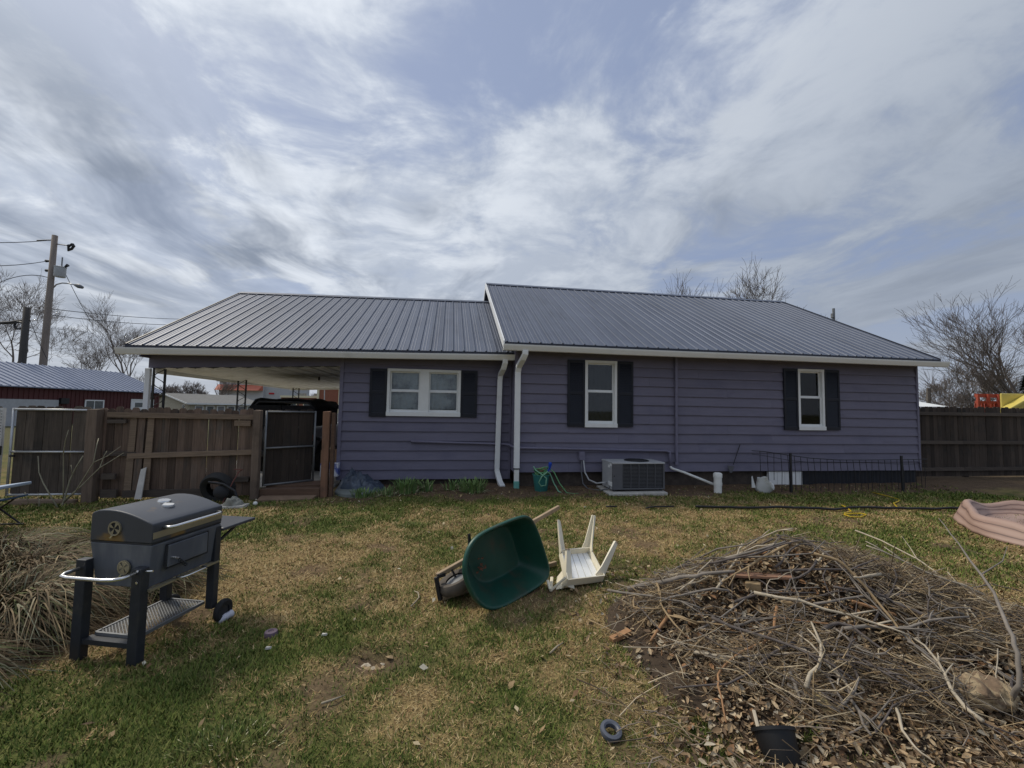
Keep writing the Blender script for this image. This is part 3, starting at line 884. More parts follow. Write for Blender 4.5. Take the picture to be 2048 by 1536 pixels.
# ---- the carport at the left end
def carport():
    x0, x1, y0, y1 = -5.76, LX0 + 0.0, LY, 16.7
    def tl(x): return 0.043 * (x - LX0)
    m = MB(); m.hexa([(x0, y0, 2.455 + tl(x0)), (x1, y0, 2.455), (x1, y0 + 0.09, 2.455), (x0, y0 + 0.09, 2.455 + tl(x0)), (x0, y0, 2.70 + ltilt(x0)), (x1, y0, 2.70 + ltilt(x1)), (x1, y0 + 0.09, 2.70 + ltilt(x1)), (x0, y0 + 0.09, 2.70 + ltilt(x0))])
    m.build('carport_beam', 'siding', house)
    # pressed metal ceiling: long pans with a scalloped end
    pw = 0.30; n = int((x1 - x0) / pw); pans = []
    for i in range(n):
        a = x0 + 0.02 + (x1 - x0 - 0.04) * i / n; b = x0 + 0.02 + (x1 - x0 - 0.04) * (i + 1) / n - 0.004
        m = MB(); k = 8; zc = 2.462 + tl((a + b) / 2)
        for y in (y0 + 0.02, (y0 + y1) / 2, y1):
            for j in range(k + 1):
                u_ = j / k; m.v.append((a + (b - a) * u_, y, zc - 0.008 * (y - y0) - 0.035 * math.sin(math.pi * u_) + (0.012 if j % 2 else 0)))
        for t in range(2):
            for j in range(k): m.f.append((t * (k + 1) + j, t * (k + 1) + j + 1, (t + 1) * (k + 1) + j + 1, (t + 1) * (k + 1) + j))
        m.build('ceiling_pan', 'carport_white', house)
    MB().hexa([(x0 + 0.01, y0 + 0.1, 2.50 + tl(x0)), (x1, y0 + 0.1, 2.50), (x1, y1, 2.44), (x0 + 0.01, y1, 2.44 + tl(x0)), (x0 + 0.01, y0 + 0.1, 2.52 + tl(x0)), (x1, y0 + 0.1, 2.52), (x1, y1, 2.46), (x0 + 0.01, y1, 2.46 + tl(x0))]).build('light_leak_board', 'carport_white', house)  # added above the pans, unseen; blocks sky light leaking through their seams
    MB().box(x0 + 0.02, x0 + 0.08, y0 + 0.1, y1, 2.36 + tl(x0), 2.50 + tl(x0)).build('carport_beam', 'carport_white', house)
    # fascia of the far end
    MB().hexa([(x0, y1 + 0.01, 2.33 + tl(x0)), (x1, y1 + 0.01, 2.33), (x1, y1 + 0.08, 2.33), (x0, y1 + 0.08, 2.33 + tl(x0)), (x0, y1 + 0.01, 2.62 + tl(x0)), (x1, y1 + 0.01, 2.62), (x1, y1 + 0.08, 2.62), (x0, y1 + 0.08, 2.62 + tl(x0))]).build('carport_beam', 'carport_white', house)
    # two-legged wrought iron posts
    for (cx, cy) in ((-5.62, 9.30), (-5.50, 12.45), (-5.40, 16.3)):
        p = MB()
        for dx in (-0.10, 0.10):
            p.box(cx + dx - 0.016, cx + dx + 0.016, cy - 0.016, cy + 0.016, 0.0, 2.36)
        o = p.build('carport_post', 'iron_black', house)
        sm = MB()
        for k in range(7):
            zb = 0.15 + k * 0.31; pts = []
            for j in range(9):
                u_ = j / 8; pts.append((cx + 0.085 * math.cos(math.pi * u_ * 2 + (k % 2) * math.pi), cy, zb + 0.29 * u_))
            sm.tube(pts, 0.008, 5)
        sm.build('scrollwork', 'iron_black', o)
    # downspout on the front post
    downspout([(-5.73, 9.16, 2.29), (-5.73, 9.16, 1.2), (-5.73, 9.16, 0.05)], 0.09, 0.07)
    # gable end over the carport
    t = ltilt(-5.85)
    m = MB(); m.prism([(8.95, 2.62 + t), (17.0, 2.62 + t), (13.0, 4.78 + t)], -5.80, -5.74, 'x'); m.build('gable_wall', 'siding', house)
    MB().box(-5.9, LX0, 9.0, 17.0, -0.16, 0.03).build('carport_slab', 'concrete', house)
    MB().tube([(-3.3, 11.6, 2.40), (-3.3, 11.6, 2.28)], 0.02, 6).build('light_hook', 'iron_black', house)


carport()


# ------------------------------------------------------------------ fences and gates
def picket_mesh(w, h, t=0.017, ear=0.028):
    return MB().prism([(-w / 2, 0), (w / 2, 0), (w / 2, h - ear), (w / 2 - ear, h), (-w / 2 + ear, h), (-w / 2, h - ear)], -t / 2, t / 2, 'y')


def row_of_pickets(parent, x0, x1, y, z0, h, w, mat, seed, slope=0.0, dirv=(1, 0), proto=None):
    rnd = random.Random(seed)
    n = max(1, round((x1 - x0) / (w + 0.006))); step = (x1 - x0) / n
    src = None
    for i in range(n):
        c = x0 + step * (i + 0.5)
        hh = h + rnd.uniform(-0.022, 0.018) + slope * (c - x0)
        if src is None:
            src = picket_mesh(step - 0.0045, h).build('picket', mat, parent, org=(0, 0, 0))
            src.location = Vector((c, y, z0)) - WORG[parent.name]
            o = src
        else:
            o = copy_part(src, (c, y, z0), parent)
        o.scale = (rnd.uniform(0.985, 1.008), 1, hh / h)
        o.rotation_euler = (rnd.uniform(-0.006, 0.006), rnd.uniform(-0.006, 0.006), rnd.uniform(-0.02, 0.02))
    return src


# the panel left of the gate opening
fp = thing('wood_fence', (-4.4, 8.0, 0), 'brown wooden fence panel with sagging middle rail, behind the grill', 'fence')
row_of_pickets(fp, -5.71, -3.22, 8.045, 0.06, 1.475, 0.112, 'picket', 3)
MB().bar((-5.56, 7.995, 1.415), (-3.30, 7.995, 1.405), 0.045, 0.085).build('rail', 'rail', fp)
MB().bar((-5.22, 7.995, 0.735), (-3.30, 7.995, 0.805), 0.045, 0.085).build('rail', 'rail', fp)
MB().bar((-5.58, 8.00, 0.775), (-5.10, 8.005, 0.765), 0.03, 0.075).build('rail', 'rail_dark', fp)
MB().bar((-5.25, 7.985, 0.115), (-3.9, 7.985, 0.125), 0.04, 0.12).build('rail', 'rail_dark', fp)
MB().bar((-5.56, 8.0, 1.30), (-5.28, 8.0, 1.305), 0.04, 0.06).build('rail', 'rail_dark', fp)
for (x, m_) in ((-5.185, 'rail'), (-5.06, 'picket'), (-4.925, 'rail')):
    MB().hexa([(x - 0.055, 7.972, 0.17), (x + 0.055, 7.972, 0.17), (x + 0.055, 7.992, 0.17), (x - 0.055, 7.992, 0.17), (x - 0.045, 8.012, 1.37), (x + 0.050, 8.012, 1.37), (x + 0.050, 8.03, 1.37), (x - 0.045, 8.03, 1.37)]).build('batten', m_, fp)
MB().box(-3.62, -3.36, 7.985, 8.03, 1.25, 1.345).build('block', 'rail', fp)
MB().box(-3.58, -3.34, 7.97, 8.03, 0.30, 0.38).build('block', 'rail_dark', fp)
MB().box(-5.56, -5.36, 7.94, 7.98, 0.36, 0.45).build('block', 'rail_dark', fp)
MB().box(-5.56, -5.33, 7.95, 7.99, 0.06, 0.19).build('block', 'rail_dark', fp)

for (x, y, w, h, mat, label) in ((-5.70, 7.95, 0.15, 1.50, 'post_brown', 'square weathered fence post between the metal-framed gate and the wooden fence panel'),
                                 (-3.225, 7.96, 0.115, 1.52, 'post_brown', 'square brown fence post at the hinge of the open gate'),
                                 (-2.115, 8.05, 0.115, 1.52, 'post_red', 'reddish square fence post beside the left corner of the house')):
    m = MB(); m.hexa([(x - w / 2, y - w / 2, -0.1), (x + w / 2, y - w / 2, -0.1), (x + w / 2, y + w / 2, -0.1), (x - w / 2, y + w / 2, -0.1),
                      (x - w / 2 - 0.01, y - w / 2, h), (x + w / 2 - 0.01, y - w / 2, h), (x + w / 2 - 0.01, y + w / 2, h + 0.01), (x - w / 2 - 0.01, y + w / 2, h)])
    tag(m.build('fence_post', mat, bevel=0.006), label, 'fence post')
tag(MB().box(-2.04, -1.985, 8.03, 8.14, -0.05, 1.50).build('fence_post', 'step_wood'), 'thin dark board standing behind the reddish fence post by the house', 'board')


def framed_gate(name, x0, x1, z0, z1, org, rz, label, mat, pmat_, seed):
    g = thing(name, org, label, 'gate', rz=rz, local=True)
    r = 0.018
    f = MB()
    for z in (z0 + r, (z0 + z1) / 2, z1 - r): f.tube([(x0, 0, z), (x1, 0, z)], r, 8)
    for x in (x0, x1): f.tube([(x, 0, z0), (x, 0, z1)], r, 8)
    f.build('gate_frame', mat, g, smooth='all')
    row_of_pickets(g, x0 + 0.02, x1 - 0.02, 0.035, z0 + 0.02, z1 - z0 + 0.01, 0.120, pmat_, seed)
    return g


g1 = framed_gate('metal_framed_gate', -1.10, 0.0, 0.10, 1.50, (-5.80, 7.99, 0), 0.0, 'closed wooden gate in a galvanised tube frame left of the thick fence post', 'galvanised', 'picket_grey', 5)
MB().tube([(-1.07, -0.03, 0.74), (-1.0, -0.05, 0.74)], 0.02, 6).build('latch', 'iron_black', g1)
g2 = framed_gate('metal_framed_gate', -1.3, 0.0, 0.10, 1.50, (-7.06, 7.99, 0), 0.0, 'second framed wooden gate leaf cut by the left edge of the picture', 'galvanised', 'picket_grey', 6)
# the drop post between the leaves
dp = thing('gate_drop_post', (-6.98, 7.93, 0), 'light perforated steel drop rod between the two framed gates', 'gate rod')
m = MB(); m.box(-7.01, -6.965, 7.905, 7.95, 0.02, 1.50); m.build('rod', 'galvanised', dp)
h_ = MB()
for k in range(26): h_.lathe([(0.0, 0.0), (0.009, 0.0), (0.009, 0.002)], 8, (-6.988, 7.9045, 0.30 + 0.046 * k), (0, -1, 0))
h_.build('holes', 'galv_dull', dp)
MB().box(-7.03, -6.94, 7.88, 7.90, 0.76, 0.90).build('latch', 'iron_black', dp)
g3 = framed_gate('open_gate', 0.0, 0.84, 0.21, 1.52, (-3.125, 8.03, 0), rad(38), 'dark wooden gate leaf in metal frame standing ajar beside the black vehicle', 'galv_dull', 'picket_dark', 8)

tag(MB().box(-3.16, -2.18, 7.98, 8.16, -0.02, 0.17).build('gate_sill', 'step_wood', bevel=0.006), 'brown timber sill board across the gate opening', 'sill')
tag(MB().hexa([(-3.13, 8.165, 0.02), (-2.2, 8.165, 0.02), (-2.2, 8.6, 0.02), (-3.13, 8.6, 0.02), (-3.13, 8.165, 0.20), (-2.2, 8.165, 0.20), (-2.2, 8.6, 0.21), (-3.13, 8.6, 0.21)]).build('landing', 'step_wood'), 'brown wooden landing behind the gate sill', 'step')
tag(MB().hexa([(-3.10, 7.70, -0.02), (-2.25, 7.78, -0.02), (-2.22, 7.975, -0.02), (-3.12, 7.975, -0.02), (-3.10, 7.70, 0.035), (-2.25, 7.78, 0.035), (-2.22, 7.975, 0.06), (-3.12, 7.975, 0.06)]).build('step_board', pmat('step_board', (0.20, 0.135, 0.09), rough=0.9, var=0.25, scale=5, bump=0.3)), 'flat tan board lying on the ground before the gate opening', 'board')

# the dark fence beyond the right end of the house
fr = thing('dark_fence', (14.5, 9.6, 0), 'tall dark picket fence right of the house with two rails', 'fence')
row_of_pickets(fr, 11.35, 19.4, 9.64, 0.03, 1.86, 0.125, 'picket_dark', 12, slope=0.004)
for z in (1.70, 0.93, 0.22):
    x = 11.35; k = 0
    while x < 19.3:
        w = min(2.44, 19.4 - x); MB().bar((x, 9.59, z + 0.006 * k), (x + w - 0.01, 9.59, z + 0.006 * (k + 1)), 0.04, 0.09).build('rail', 'rail_dark', fr); x += w; k += 1
for x in (11.6, 14.0, 16.4, 18.8):
    MB().box(x - 0.05, x + 0.05, 9.66, 9.75, -0.05, 1.80).build('fence_upright', 'picket_dark', fr)


# ------------------------------------------------------------------ things standing along the house wall
def ac_unit():
    x0, x1, y0, y1, z0, z1 = 3.20, 4.28, 7.93, 8.50, 0.10, 0.625
    t = thing('air_conditioner', (3.74, 8.2, 0.08), 'grey square air conditioning unit on a concrete pad under the window', 'air conditioner')
    m = MB(); m.box(x0 + 0.03, x1 - 0.03, y0 + 0.03, y1 - 0.03, z0 + 0.01, z1 - 0.03); m.build('coil', 'ac_black', t)
    b = MB()
    b.box(x0, x0 + 0.20, y0, y0 + 0.028, z0 + 0.03, z1 - 0.035)                  # blank front panel
    for x in (x1 - 0.03,): b.box(x, x1, y0, y0 + 0.028, z0 + 0.03, z1 - 0.035)
    b.box(x0, x1, y0 - 0.002, y0 + 0.028, z0, z0 + 0.03)
    b.box(x0, x1, y1 - 0.03, y1, z0, z1 - 0.035); b.box(x1 - 0.028, x1, y0 + 0.03, y1 - 0.031, z0, z1 - 0.035)
    b.build('casing', 'ac_grey', t)
    MB().box(x0 - 0.002, x0 + 0.026, y0 + 0.03, y1 - 0.031, z0, z1 - 0.035).build('side_panel', 'ac_light', t)
    n = 5
    for i in range(n):
        a = x0 + 0.205 + (x1 - 0.035 - x0 - 0.205) * i / n; w = (x1 - 0.035 - x0 - 0.205) / n
        g = MB()
        g.box(a, a + 0.012, y0 + 0.004, y0 + 0.026, z0 + 0.035, z1 - 0.04)
        for k in range(16):
            z = z0 + 0.05 + k * 0.0265; g.box(a + 0.012, a + w - 0.001, y0 + 0.012, y0 + 0.018, z, z + 0.010)
        g.build('grille', 'ac_grey', t)
    top = MB(); top.box(x0 - 0.008, x1 + 0.008, y0 - 0.010, y1 + 0.008, z1 - 0.034, z1)
    tp = top.build('top_panel', 'ac_light', t, bevel=0.008)
    c = ((x0 + x1) / 2 + 0.08, (y0 + y1) / 2, z1)
    MB().lathe([(0.0, 0.002), (0.235, 0.002), (0.245, 0.010), (0.25, 0.002)], 28, c).build('fan_opening', 'ac_black', tp)
    fg = MB()
    for k in range(8):
        r = 0.03 + 0.028 * k; pts = [(c[0] + r * math.cos(a), c[1] + r * math.sin(a), z1 + 0.016) for a in np.linspace(0, 2 * math.pi, 25)]
        fg.tube(pts, 0.003, 4, caps=False)
    fg.build('fan_guard', 'ac_black', tp)
    for (x, y) in ((x0 + 0.06, y0 + 0.06), (x1 - 0.06, y0 + 0.06), (x0 + 0.06, y1 - 0.06), (x1 - 0.06, y1 - 0.06)):
        MB().box(x - 0.03, x + 0.03, y - 0.03, y + 0.03, 0.072, 0.10).build('foot', 'ac_black', t)
    MB().lathe([(0.0, 0), (0.012, 0), (0.012, 0.004)], 10, (x0 + 0.035, y0 - 0.0005, 0.36), (0, -1, 0)).build('badge', 'ac_black', t)
    for k, z in enumerate((z1 - 0.06, z1 - 0.10)): MB().box(x0 - 0.008, x0 - 0.001, y0 + 0.05 + 0.09 * k, y0 + 0.13 + 0.09 * k, z - 0.02, z + 0.03).build('label_plate', 'white_trim', t)
    MB().box(x0 - 0.008, x0 - 0.001, y0 + 0.02, y0 + 0.2, z0 + 0.06, z0 + 0.14).build('label_plate', 'white_trim', t)
    tag(MB().hexa([(3.06, 7.75, -0.05), (4.27, 7.79, -0.05), (4.36, 8.58, -0.05), (3.10, 8.55, -0.05), (3.06, 7.75, 0.055), (4.27, 7.79, 0.06), (4.36, 8.58, 0.074), (3.10, 8.55, 0.074)]).build('concrete_pad', 'concrete', bevel=0.008), 'light concrete pad under the air conditioner', 'pad')
    ln = thing('refrigerant_lines', (3.0, 8.4, 0), 'grey flexible lines running from the wall box to the air conditioner', 'cable')
    MB().tube([(2.80, 8.62, 0.59), (2.79, 8.60, 0.35), (2.80, 8.52, 0.12), (2.86, 8.40, 0.04), (2.95, 8.25, 0.04), (3.05, 8.12, 0.06), (3.16, 8.05, 0.10), (3.21, 8.06, 0.16)], 0.013, 6).build('cable', 'ac_grey', ln, smooth='all')
    MB().tube([(2.84, 8.62, 0.59), (2.87, 8.61, 0.34), (2.92, 8.50, 0.20), (3.02, 8.30, 0.16), (3.10, 8.22, 0.19), (3.20, 8.2, 0.20)], 0.016, 6).build('conduit', 'ac_light', ln, smooth='all')


ac_unit()


def standpipe():
    t = thing('white_standpipe', (5.47, 8.0, 0), 'short white capped plastic pipe standing in the flower bed', 'pipe')
    c = (5.47, 8.0, -0.05)
    MB().lathe([(0.075, 0.0), (0.075, 0.20), (0.083, 0.202), (0.083, 0.26), (0.077, 0.262), (0.077, 0.36)], 20, c).build('pipe', 'pvc_white', t, smooth=True)
    MB().lathe([(0.086, 0.36), (0.086, 0.425), (0.078, 0.445), (0.05, 0.458), (0.0, 0.462)], 20, c).build('cap', 'pvc_white', t, smooth=True)


standpipe()


def broken_bucket():
    t = thing('broken_bucket', (6.42, 8.0, 0), 'cracked white plastic bucket tipped beside the white access panel', 'bucket')
    m = MB(); n = 26; rows = [(0.125, 0.0), (0.14, 0.06), (0.155, 0.14), (0.168, 0.22), (0.178, 0.24)]
    ax = Vector((0.25, -0.35, 1)).normalized(); x = ax.orthogonal().normalized(); y = ax.cross(x); c = Vector((6.45, 8.0, 0.01))
    for (r, h) in rows:
        for k in range(n):
            a = 2 * math.pi * k / n; tear = 1.0 if h < 0.1 else (1.0 + 0.55 * max(0, math.cos(a - 2.9)) ** 6) * (1 - 0.35 * max(0, math.cos(a - 4.6)) ** 4)
            q = c + x * r * math.cos(a) + y * r * math.sin(a) + ax * (h * tear); m.v.append(tuple(q))
    for i in range(len(rows) - 1):
        for k in range(n): m.f.append((i * n + k, i * n + (k + 1) % n, (i + 1) * n + (k + 1) % n, (i + 1) * n + k))
    m.f.append(tuple(range(n)))
    o = m.build('shell', pmat('bucket_white', (0.66, 0.67, 0.66), rough=0.45, var=0.1, col2=(0.45, 0.42, 0.36), c2scale=5), t, smooth='all')
    md = o.modifiers.new('s', 'SOLIDIFY'); md.thickness = 0.004
    MB().hexa([(6.22, 7.98, 0.10), (6.30, 7.97, 0.10), (6.30, 7.985, 0.10), (6.22, 7.99, 0.10), (6.235, 8.0, 0.31), (6.25, 8.0, 0.335), (6.25, 8.01, 0.335), (6.235, 8.01, 0.31)]).build('torn_flap', 'bucket_white', t)


broken_bucket()


def hose_bucket():
    pmat('teal_plastic', (0.035, 0.18, 0.165), rough=0.45, var=0.12)
    pmat('hose_green', (0.12, 0.30, 0.13), rough=0.5, var=0.15)
    pmat('hose_pale', (0.20, 0.42, 0.27), rough=0.5, var=0.15)
    pmat('nozzle_blue', (0.01, 0.06, 0.42), rough=0.4, var=0.1)
    c = Vector((1.87, 8.30, 0.0))
    b = thing('teal_bucket', c, 'teal plastic bucket holding the coiled green garden hose', 'bucket')
    o = MB().lathe([(0.0, 0.002), (0.115, 0.002), (0.12, 0.01), (0.165, 0.33), (0.178, 0.33), (0.178, 0.35), (0.160, 0.35), (0.112, 0.02), (0.0, 0.02)], 28, c + Vector((0, 0, 0.0))).build('shell', 'teal_plastic', b, smooth=True)
    h = thing('garden_hose', c + Vector((0, 0, 0.3)), 'green garden hose spilling over the rim of the teal bucket', 'hose')
    rnd = random.Random(4)
    for j in range(3):
        pts = []
        for i in range(40):
            a = i * 0.42 + j; r = 0.10 + 0.03 * math.sin(i * 0.7 + j)
            pts.append(c + Vector((r * math.cos(a) * 1.1, r * math.sin(a), 0.29 + 0.07 * j + 0.05 * math.sin(i * 0.53 + j * 2) + 0.03 * math.sin(a + j))))
        MB().tube(pts, 0.012, 6).build('coil', 'hose_green', h, smooth='all')
    MB().tube([c + Vector(p) for p in ((-0.16, -0.02, 0.50), (-0.13, -0.10, 0.44), (-0.04, -0.17, 0.38), (0.06, -0.20, 0.30), (0.05, -0.20, 0.17), (-0.04, -0.18, 0.15), (-0.09, -0.19, 0.22), (-0.03, -0.20, 0.34), (0.08, -0.18, 0.42), (0.15, -0.10, 0.38), (0.22, -0.14, 0.20), (0.30, -0.20, 0.05), (0.38, -0.22, 0.015), (0.5, -0.2, 0.015))], 0.012, 6).build('loose_loop', 'hose_pale', h, smooth='all')
    MB().tube([c + Vector(p) for p in ((0.08, 0.0, 0.40), (0.16, -0.04, 0.46), (0.24, -0.08, 0.40), (0.33, -0.16, 0.2), (0.45, -0.26, 0.03), (0.60, -0.3, 0.015), (0.7, -0.25, 0.015))], 0.012, 6).build('loose_loop', 'hose_green', h, smooth='all')
    nz = thing('hose_nozzle', c + Vector((0.16, -0.05, 0.45)), 'blue spray nozzle sticking up above the teal bucket', 'nozzle')
    q = c + Vector((0.155, -0.05, 0.44))
    MB().lathe([(0.018, 0.0), (0.022, 0.05), (0.034, 0.09), (0.036, 0.13), (0.02, 0.15), (0.0, 0.152)], 14, q, (0.1, 0, 1)).build('head', 'nozzle_blue', nz, smooth=True)
    MB().bar(q + Vector((0.0, 0, 0.03)), q + Vector((-0.06, -0.02, -0.05)), 0.022, 0.03).build('grip', 'nozzle_blue', nz, bevel=0.006)
    tag(MB().hexa([c + Vector(p) for p in ((-0.06, 0.02, 0.36), (0.10, 0.03, 0.40), (0.10, 0.10, 0.40), (-0.06, 0.09, 0.36), (-0.06, 0.02, 0.46), (0.10, 0.03, 0.49), (0.10, 0.10, 0.49), (-0.06, 0.09, 0.46))]).build('clay_block', pmat('clay', (0.30, 0.18, 0.11), rough=0.9, var=0.2), bevel=0.02), 'small brown clay block lying on top of the hose in the bucket', 'block')


hose_bucket()


def crumpled(name, cx, cy, w, d, h, mat, label, cat, seed, sheet=False):
    """a heap of crumpled sheeting"""
    n = 34; m = MB(); rnd = np.random.default_rng(seed)
    for j in range(n + 1):
        for i in range(n + 1):
            u_, v_ = i / n * 2 - 1, j / n * 2 - 1
            x = cx + w * u_; y = cy + d * v_
            e = max(0.0, 1 - (abs(u_) ** 2.4 + abs(v_) ** 2.4))
            nz = float(vnoise(x, y, 13.0, 3, seed)); rid = min(1.0, abs(float(vnoise(x, y, 9.0, 3, seed + 3)) - 0.5) * 4)
            z = h * (e ** 0.55) * (0.30 + 0.75 * nz + 0.40 * (1 - rid)) * (0.55 + 0.6 * math.exp(-((u_ + 0.35) / 0.55) ** 2)) + gzf(x, y) - 0.012
            m.v.append((x + 0.03 * (nz - 0.5), y, z))
    for j in range(n):
        for i in range(n):
            p = j * (n + 1) + i; m.f.append((p, p + 1, p + n + 2, p + n + 1))
    return tag(m.build(name, mat, smooth='all'), label, cat)


pmat('tarp_blue', (0.050, 0.066, 0.095), rough=0.38, var=0.3, scale=7, bump=0.4, col2=(0.10, 0.125, 0.16), c2scale=6)
crumpled('tarp_heap', -1.62, 8.72, 0.46, 0.34, 0.36, 'tarp_blue', 'crumpled blue grey tarp heaped at the left corner of the house', 'tarp', 21)
pmat('slab_grey', (0.17, 0.19, 0.18), rough=0.9, var=0.2, bump=0.3)
tag(MB().lathe([(0.0, 0.075), (0.32, 0.075), (0.36, 0.05), (0.37, -0.02)], 20, (-1.68, 8.32, 0.0), sx=0.8).build('stone_slab', 'slab_grey', smooth=True), 'flat grey round slab on the ground before the tarp', 'slab')


def strap_clump(name, cx, cy, n, h, spread, label, seed, group, pal=((0.14, 0.235, 0.075), (0.18, 0.28, 0.09), (0.105, 0.18, 0.07), (0.23, 0.31, 0.12)), ww=1.0):
    rnd = random.Random(seed)
    m = MB(); cols = []
    for k in range(n):
        a = rnd.random() * 6.283; r = spread * math.sqrt(rnd.random()); x = cx + r * math.cos(a); y = cy + 0.6 * r * math.sin(a)
        hh = h * rnd.uniform(0.55, 1.0); ln = rnd.uniform(0.1, 0.75) * hh; a2 = a + rnd.uniform(-0.9, 0.9); w = rnd.uniform(0.006, 0.010) * ww
        dead = rnd.random() < 0.17
        if dead: ln = hh * rnd.uniform(0.6, 1.0); hh *= rnd.uniform(0.25, 0.7)
        px, py = -math.sin(a2) * w, math.cos(a2) * w; z = gzf(x, y) - 0.01
        c = (0.55, 0.52, 0.33) if dead else random.Random(k + seed).choice(pal)
        b = len(m.v)
        for (t, f) in ((0, 1.0), (0.5, 1.0), (0.85, 0.75), (1.0, 0.15)):
            xx = x + math.cos(a2) * ln * t * t; yy = y + math.sin(a2) * ln * t * t; zz = z + hh * (t - 0.25 * t * t * (ln / max(hh, 0.01)))
            m.v += [(xx - px * f, yy - py * f, zz), (xx + px * f, yy + py * f, zz)]; cols += [c, c]
        for i in range(3): m.f.append((b + 2 * i, b + 2 * i + 1, b + 2 * i + 3, b + 2 * i + 2))
    V = np.array(m.v); F = np.array(m.f).ravel()
    o = raw_mesh(name, V, F, 4, 'leaf', np.array(cols), org=(cx, cy, 0))
    return tag(o, label, 'plant', group)


GD = 'clumps of daffodil leaves along the left wing wall'
strap_clump('daffodil_clump', -1.42, 8.02, 110, 0.20, 0.22, 'low sprawling clump of green leaves before the grey slab and tarp', 31, GD)
strap_clump('daffodil_clump', -1.05, 8.10, 60, 0.22, 0.13, 'small green leaf clump right of the sprawling one by the tarp', 32, GD)
strap_clump('daffodil_clump', -0.72, 8.25, 190, 0.33, 0.22, 'tallest dense clump of green strap leaves under the double window', 33, GD)
strap_clump('daffodil_clump', -0.36, 8.40, 60, 0.26, 0.12, 'sparse green leaf clump in the middle of the wall bed', 34, GD)
strap_clump('daffodil_clump', 0.12, 8.45, 60, 0.24, 0.13, 'small leaf clump with curled pale leaves left of the bushy one', 35, GD)
strap_clump('daffodil_clump', 0.52, 8.30, 200, 0.31, 0.25, 'bushy clump of green leaves nearest the white downspout', 36, GD)


# wire border fence before the skirting
def wire_fence():
    t = thing('wire_border_fence', (8.3, 7.95, 0), 'bent black wire border fence leaning before the crawl space skirting', 'wire fence')
    top = [(6.17, 7.9, 0.86), (6.45, 7.9, 0.845), (7.05, 7.93, 0.765), (7.6, 7.98, 0.70), (8.3, 8.0, 0.66), (9.0, 8.03, 0.655), (9.8, 8.05, 0.66), (10.3, 8.1, 0.66), (10.75, 8.15, 0.66)]
    def top_at(x):
        for a, b in zip(top[:-1], top[1:]):
            if a[0] <= x <= b[0]:
                u_ = (x - a[0]) / (b[0] - a[0]); return Vector(a).lerp(Vector(b), u_)
        return Vector(top[-1])
    MB().tube(top, 0.008, 5).build('top_wire', 'iron_black', t)
    MB().tube([(p[0], p[1] + 0.002, p[2] - 0.075 - 0.03 * math.sin(p[0] * 2)) for p in top], 0.005, 5).build('cross_wire', 'iron_black', t)
    rnd = random.Random(3); x = 6.35
    while x < 10.75:
        q = top_at(x); bx = x + rnd.uniform(0.0, 0.07)
        z0 = rnd.uniform(0.05, 0.30) if x < 6.8 else gzf(x, 7.97)
        MB().tube([q, (q.x * 0.4 + bx * 0.6 + rnd.uniform(-0.012, 0.012), q.y, (q.z + z0) / 2), (bx, q.y + 0.01, z0)], 0.0055, 4).build('upright_wire', 'iron_black', t)
        x += 0.165
    for (x, h) in ((7.06, 0.81), (9.76, 0.76)):
        MB().hexa([(x - 0.02, 7.89, -0.05), (x + 0.02, 7.89, -0.05), (x + 0.02, 7.92, -0.05), (x - 0.02, 7.92, -0.05), (x - 0.018, 7.90, h), (x + 0.022, 7.90, h), (x + 0.022, 7.93, h), (x - 0.018, 7.93, h)]).build('stake', 'iron_black', t)


wire_fence()
pmat('rusty_steel', (0.12, 0.085, 0.07), rough=0.7, var=0.4)
sh = thing('garden_spade', (6.1, 8.6, 0), 'small garden spade with a thin handle leaning on the siding right of the standpipe', 'spade')
_t0, _t1, _b0 = at_y(1480, 889, 8.655), at_y(1468, 925, 8.62), at_y(1462, 940, 8.60)
MB().tube([_t0, _t1, _t1 + (_t1 - _t0) * 0.12], 0.009, 6).build('handle', 'iron_black', sh)
_w = Vector((0.085, 0, 0)); _d = Vector((0, 0.01, 0))
MB().hexa([_b0 - _w * 0.3 - Vector((0, 0, 0.06)), _b0 + _w * 0.3 - Vector((0, 0, 0.06)), _b0 + _w * 0.3 + _d - Vector((0, 0, 0.06)), _b0 - _w * 0.3 + _d - Vector((0, 0, 0.06)), _b0 - _w + Vector((0, 0, 0.10)), _b0 + _w + Vector((0, 0, 0.08)), _b0 + _w + _d + Vector((0, 0, 0.08)), _b0 - _w + _d + Vector((0, 0, 0.10))]).build('blade', 'ac_grey', sh)

# tyre and scrap against the fence
ty = thing('old_tyre', (-3.78, 7.72, 0), 'old black tyre leaning against the wooden fence panel', 'tyre')
pmat('rubber', (0.022, 0.022, 0.022), rough=0.8, var=0.3, scale=12, bump=0.4)
pr = [(0.155, -0.05), (0.19, -0.075), (0.235, -0.08), (0.26, -0.055), (0.266, 0.0), (0.26, 0.055), (0.235, 0.08), (0.19, 0.075), (0.155, 0.05)]
MB().lathe(pr, 32, (-3.72, 7.78, 0.235), (0.12, 1, 0.35)).build('carcass', 'rubber', ty, smooth=True)
sp = thing('scrap_frame', (-3.5, 7.55, 0), 'tangle of dark metal scrap with a reddish rod beside the old tyre', 'scrap')
MB().tube([(-3.55, 7.6, 0.03), (-3.44, 7.66, 0.36), (-3.37, 7.70, 0.52)], 0.010, 6).build('rod', pmat('rod_red', (0.16, 0.06, 0.05), rough=0.7, var=0.3), sp)
MB().tube([(-3.40, 7.70, 0.50), (-3.33, 7.72, 0.54), (-3.46, 7.72, 0.545)], 0.010, 6).build('rod_handle', 'rod_red', sp)
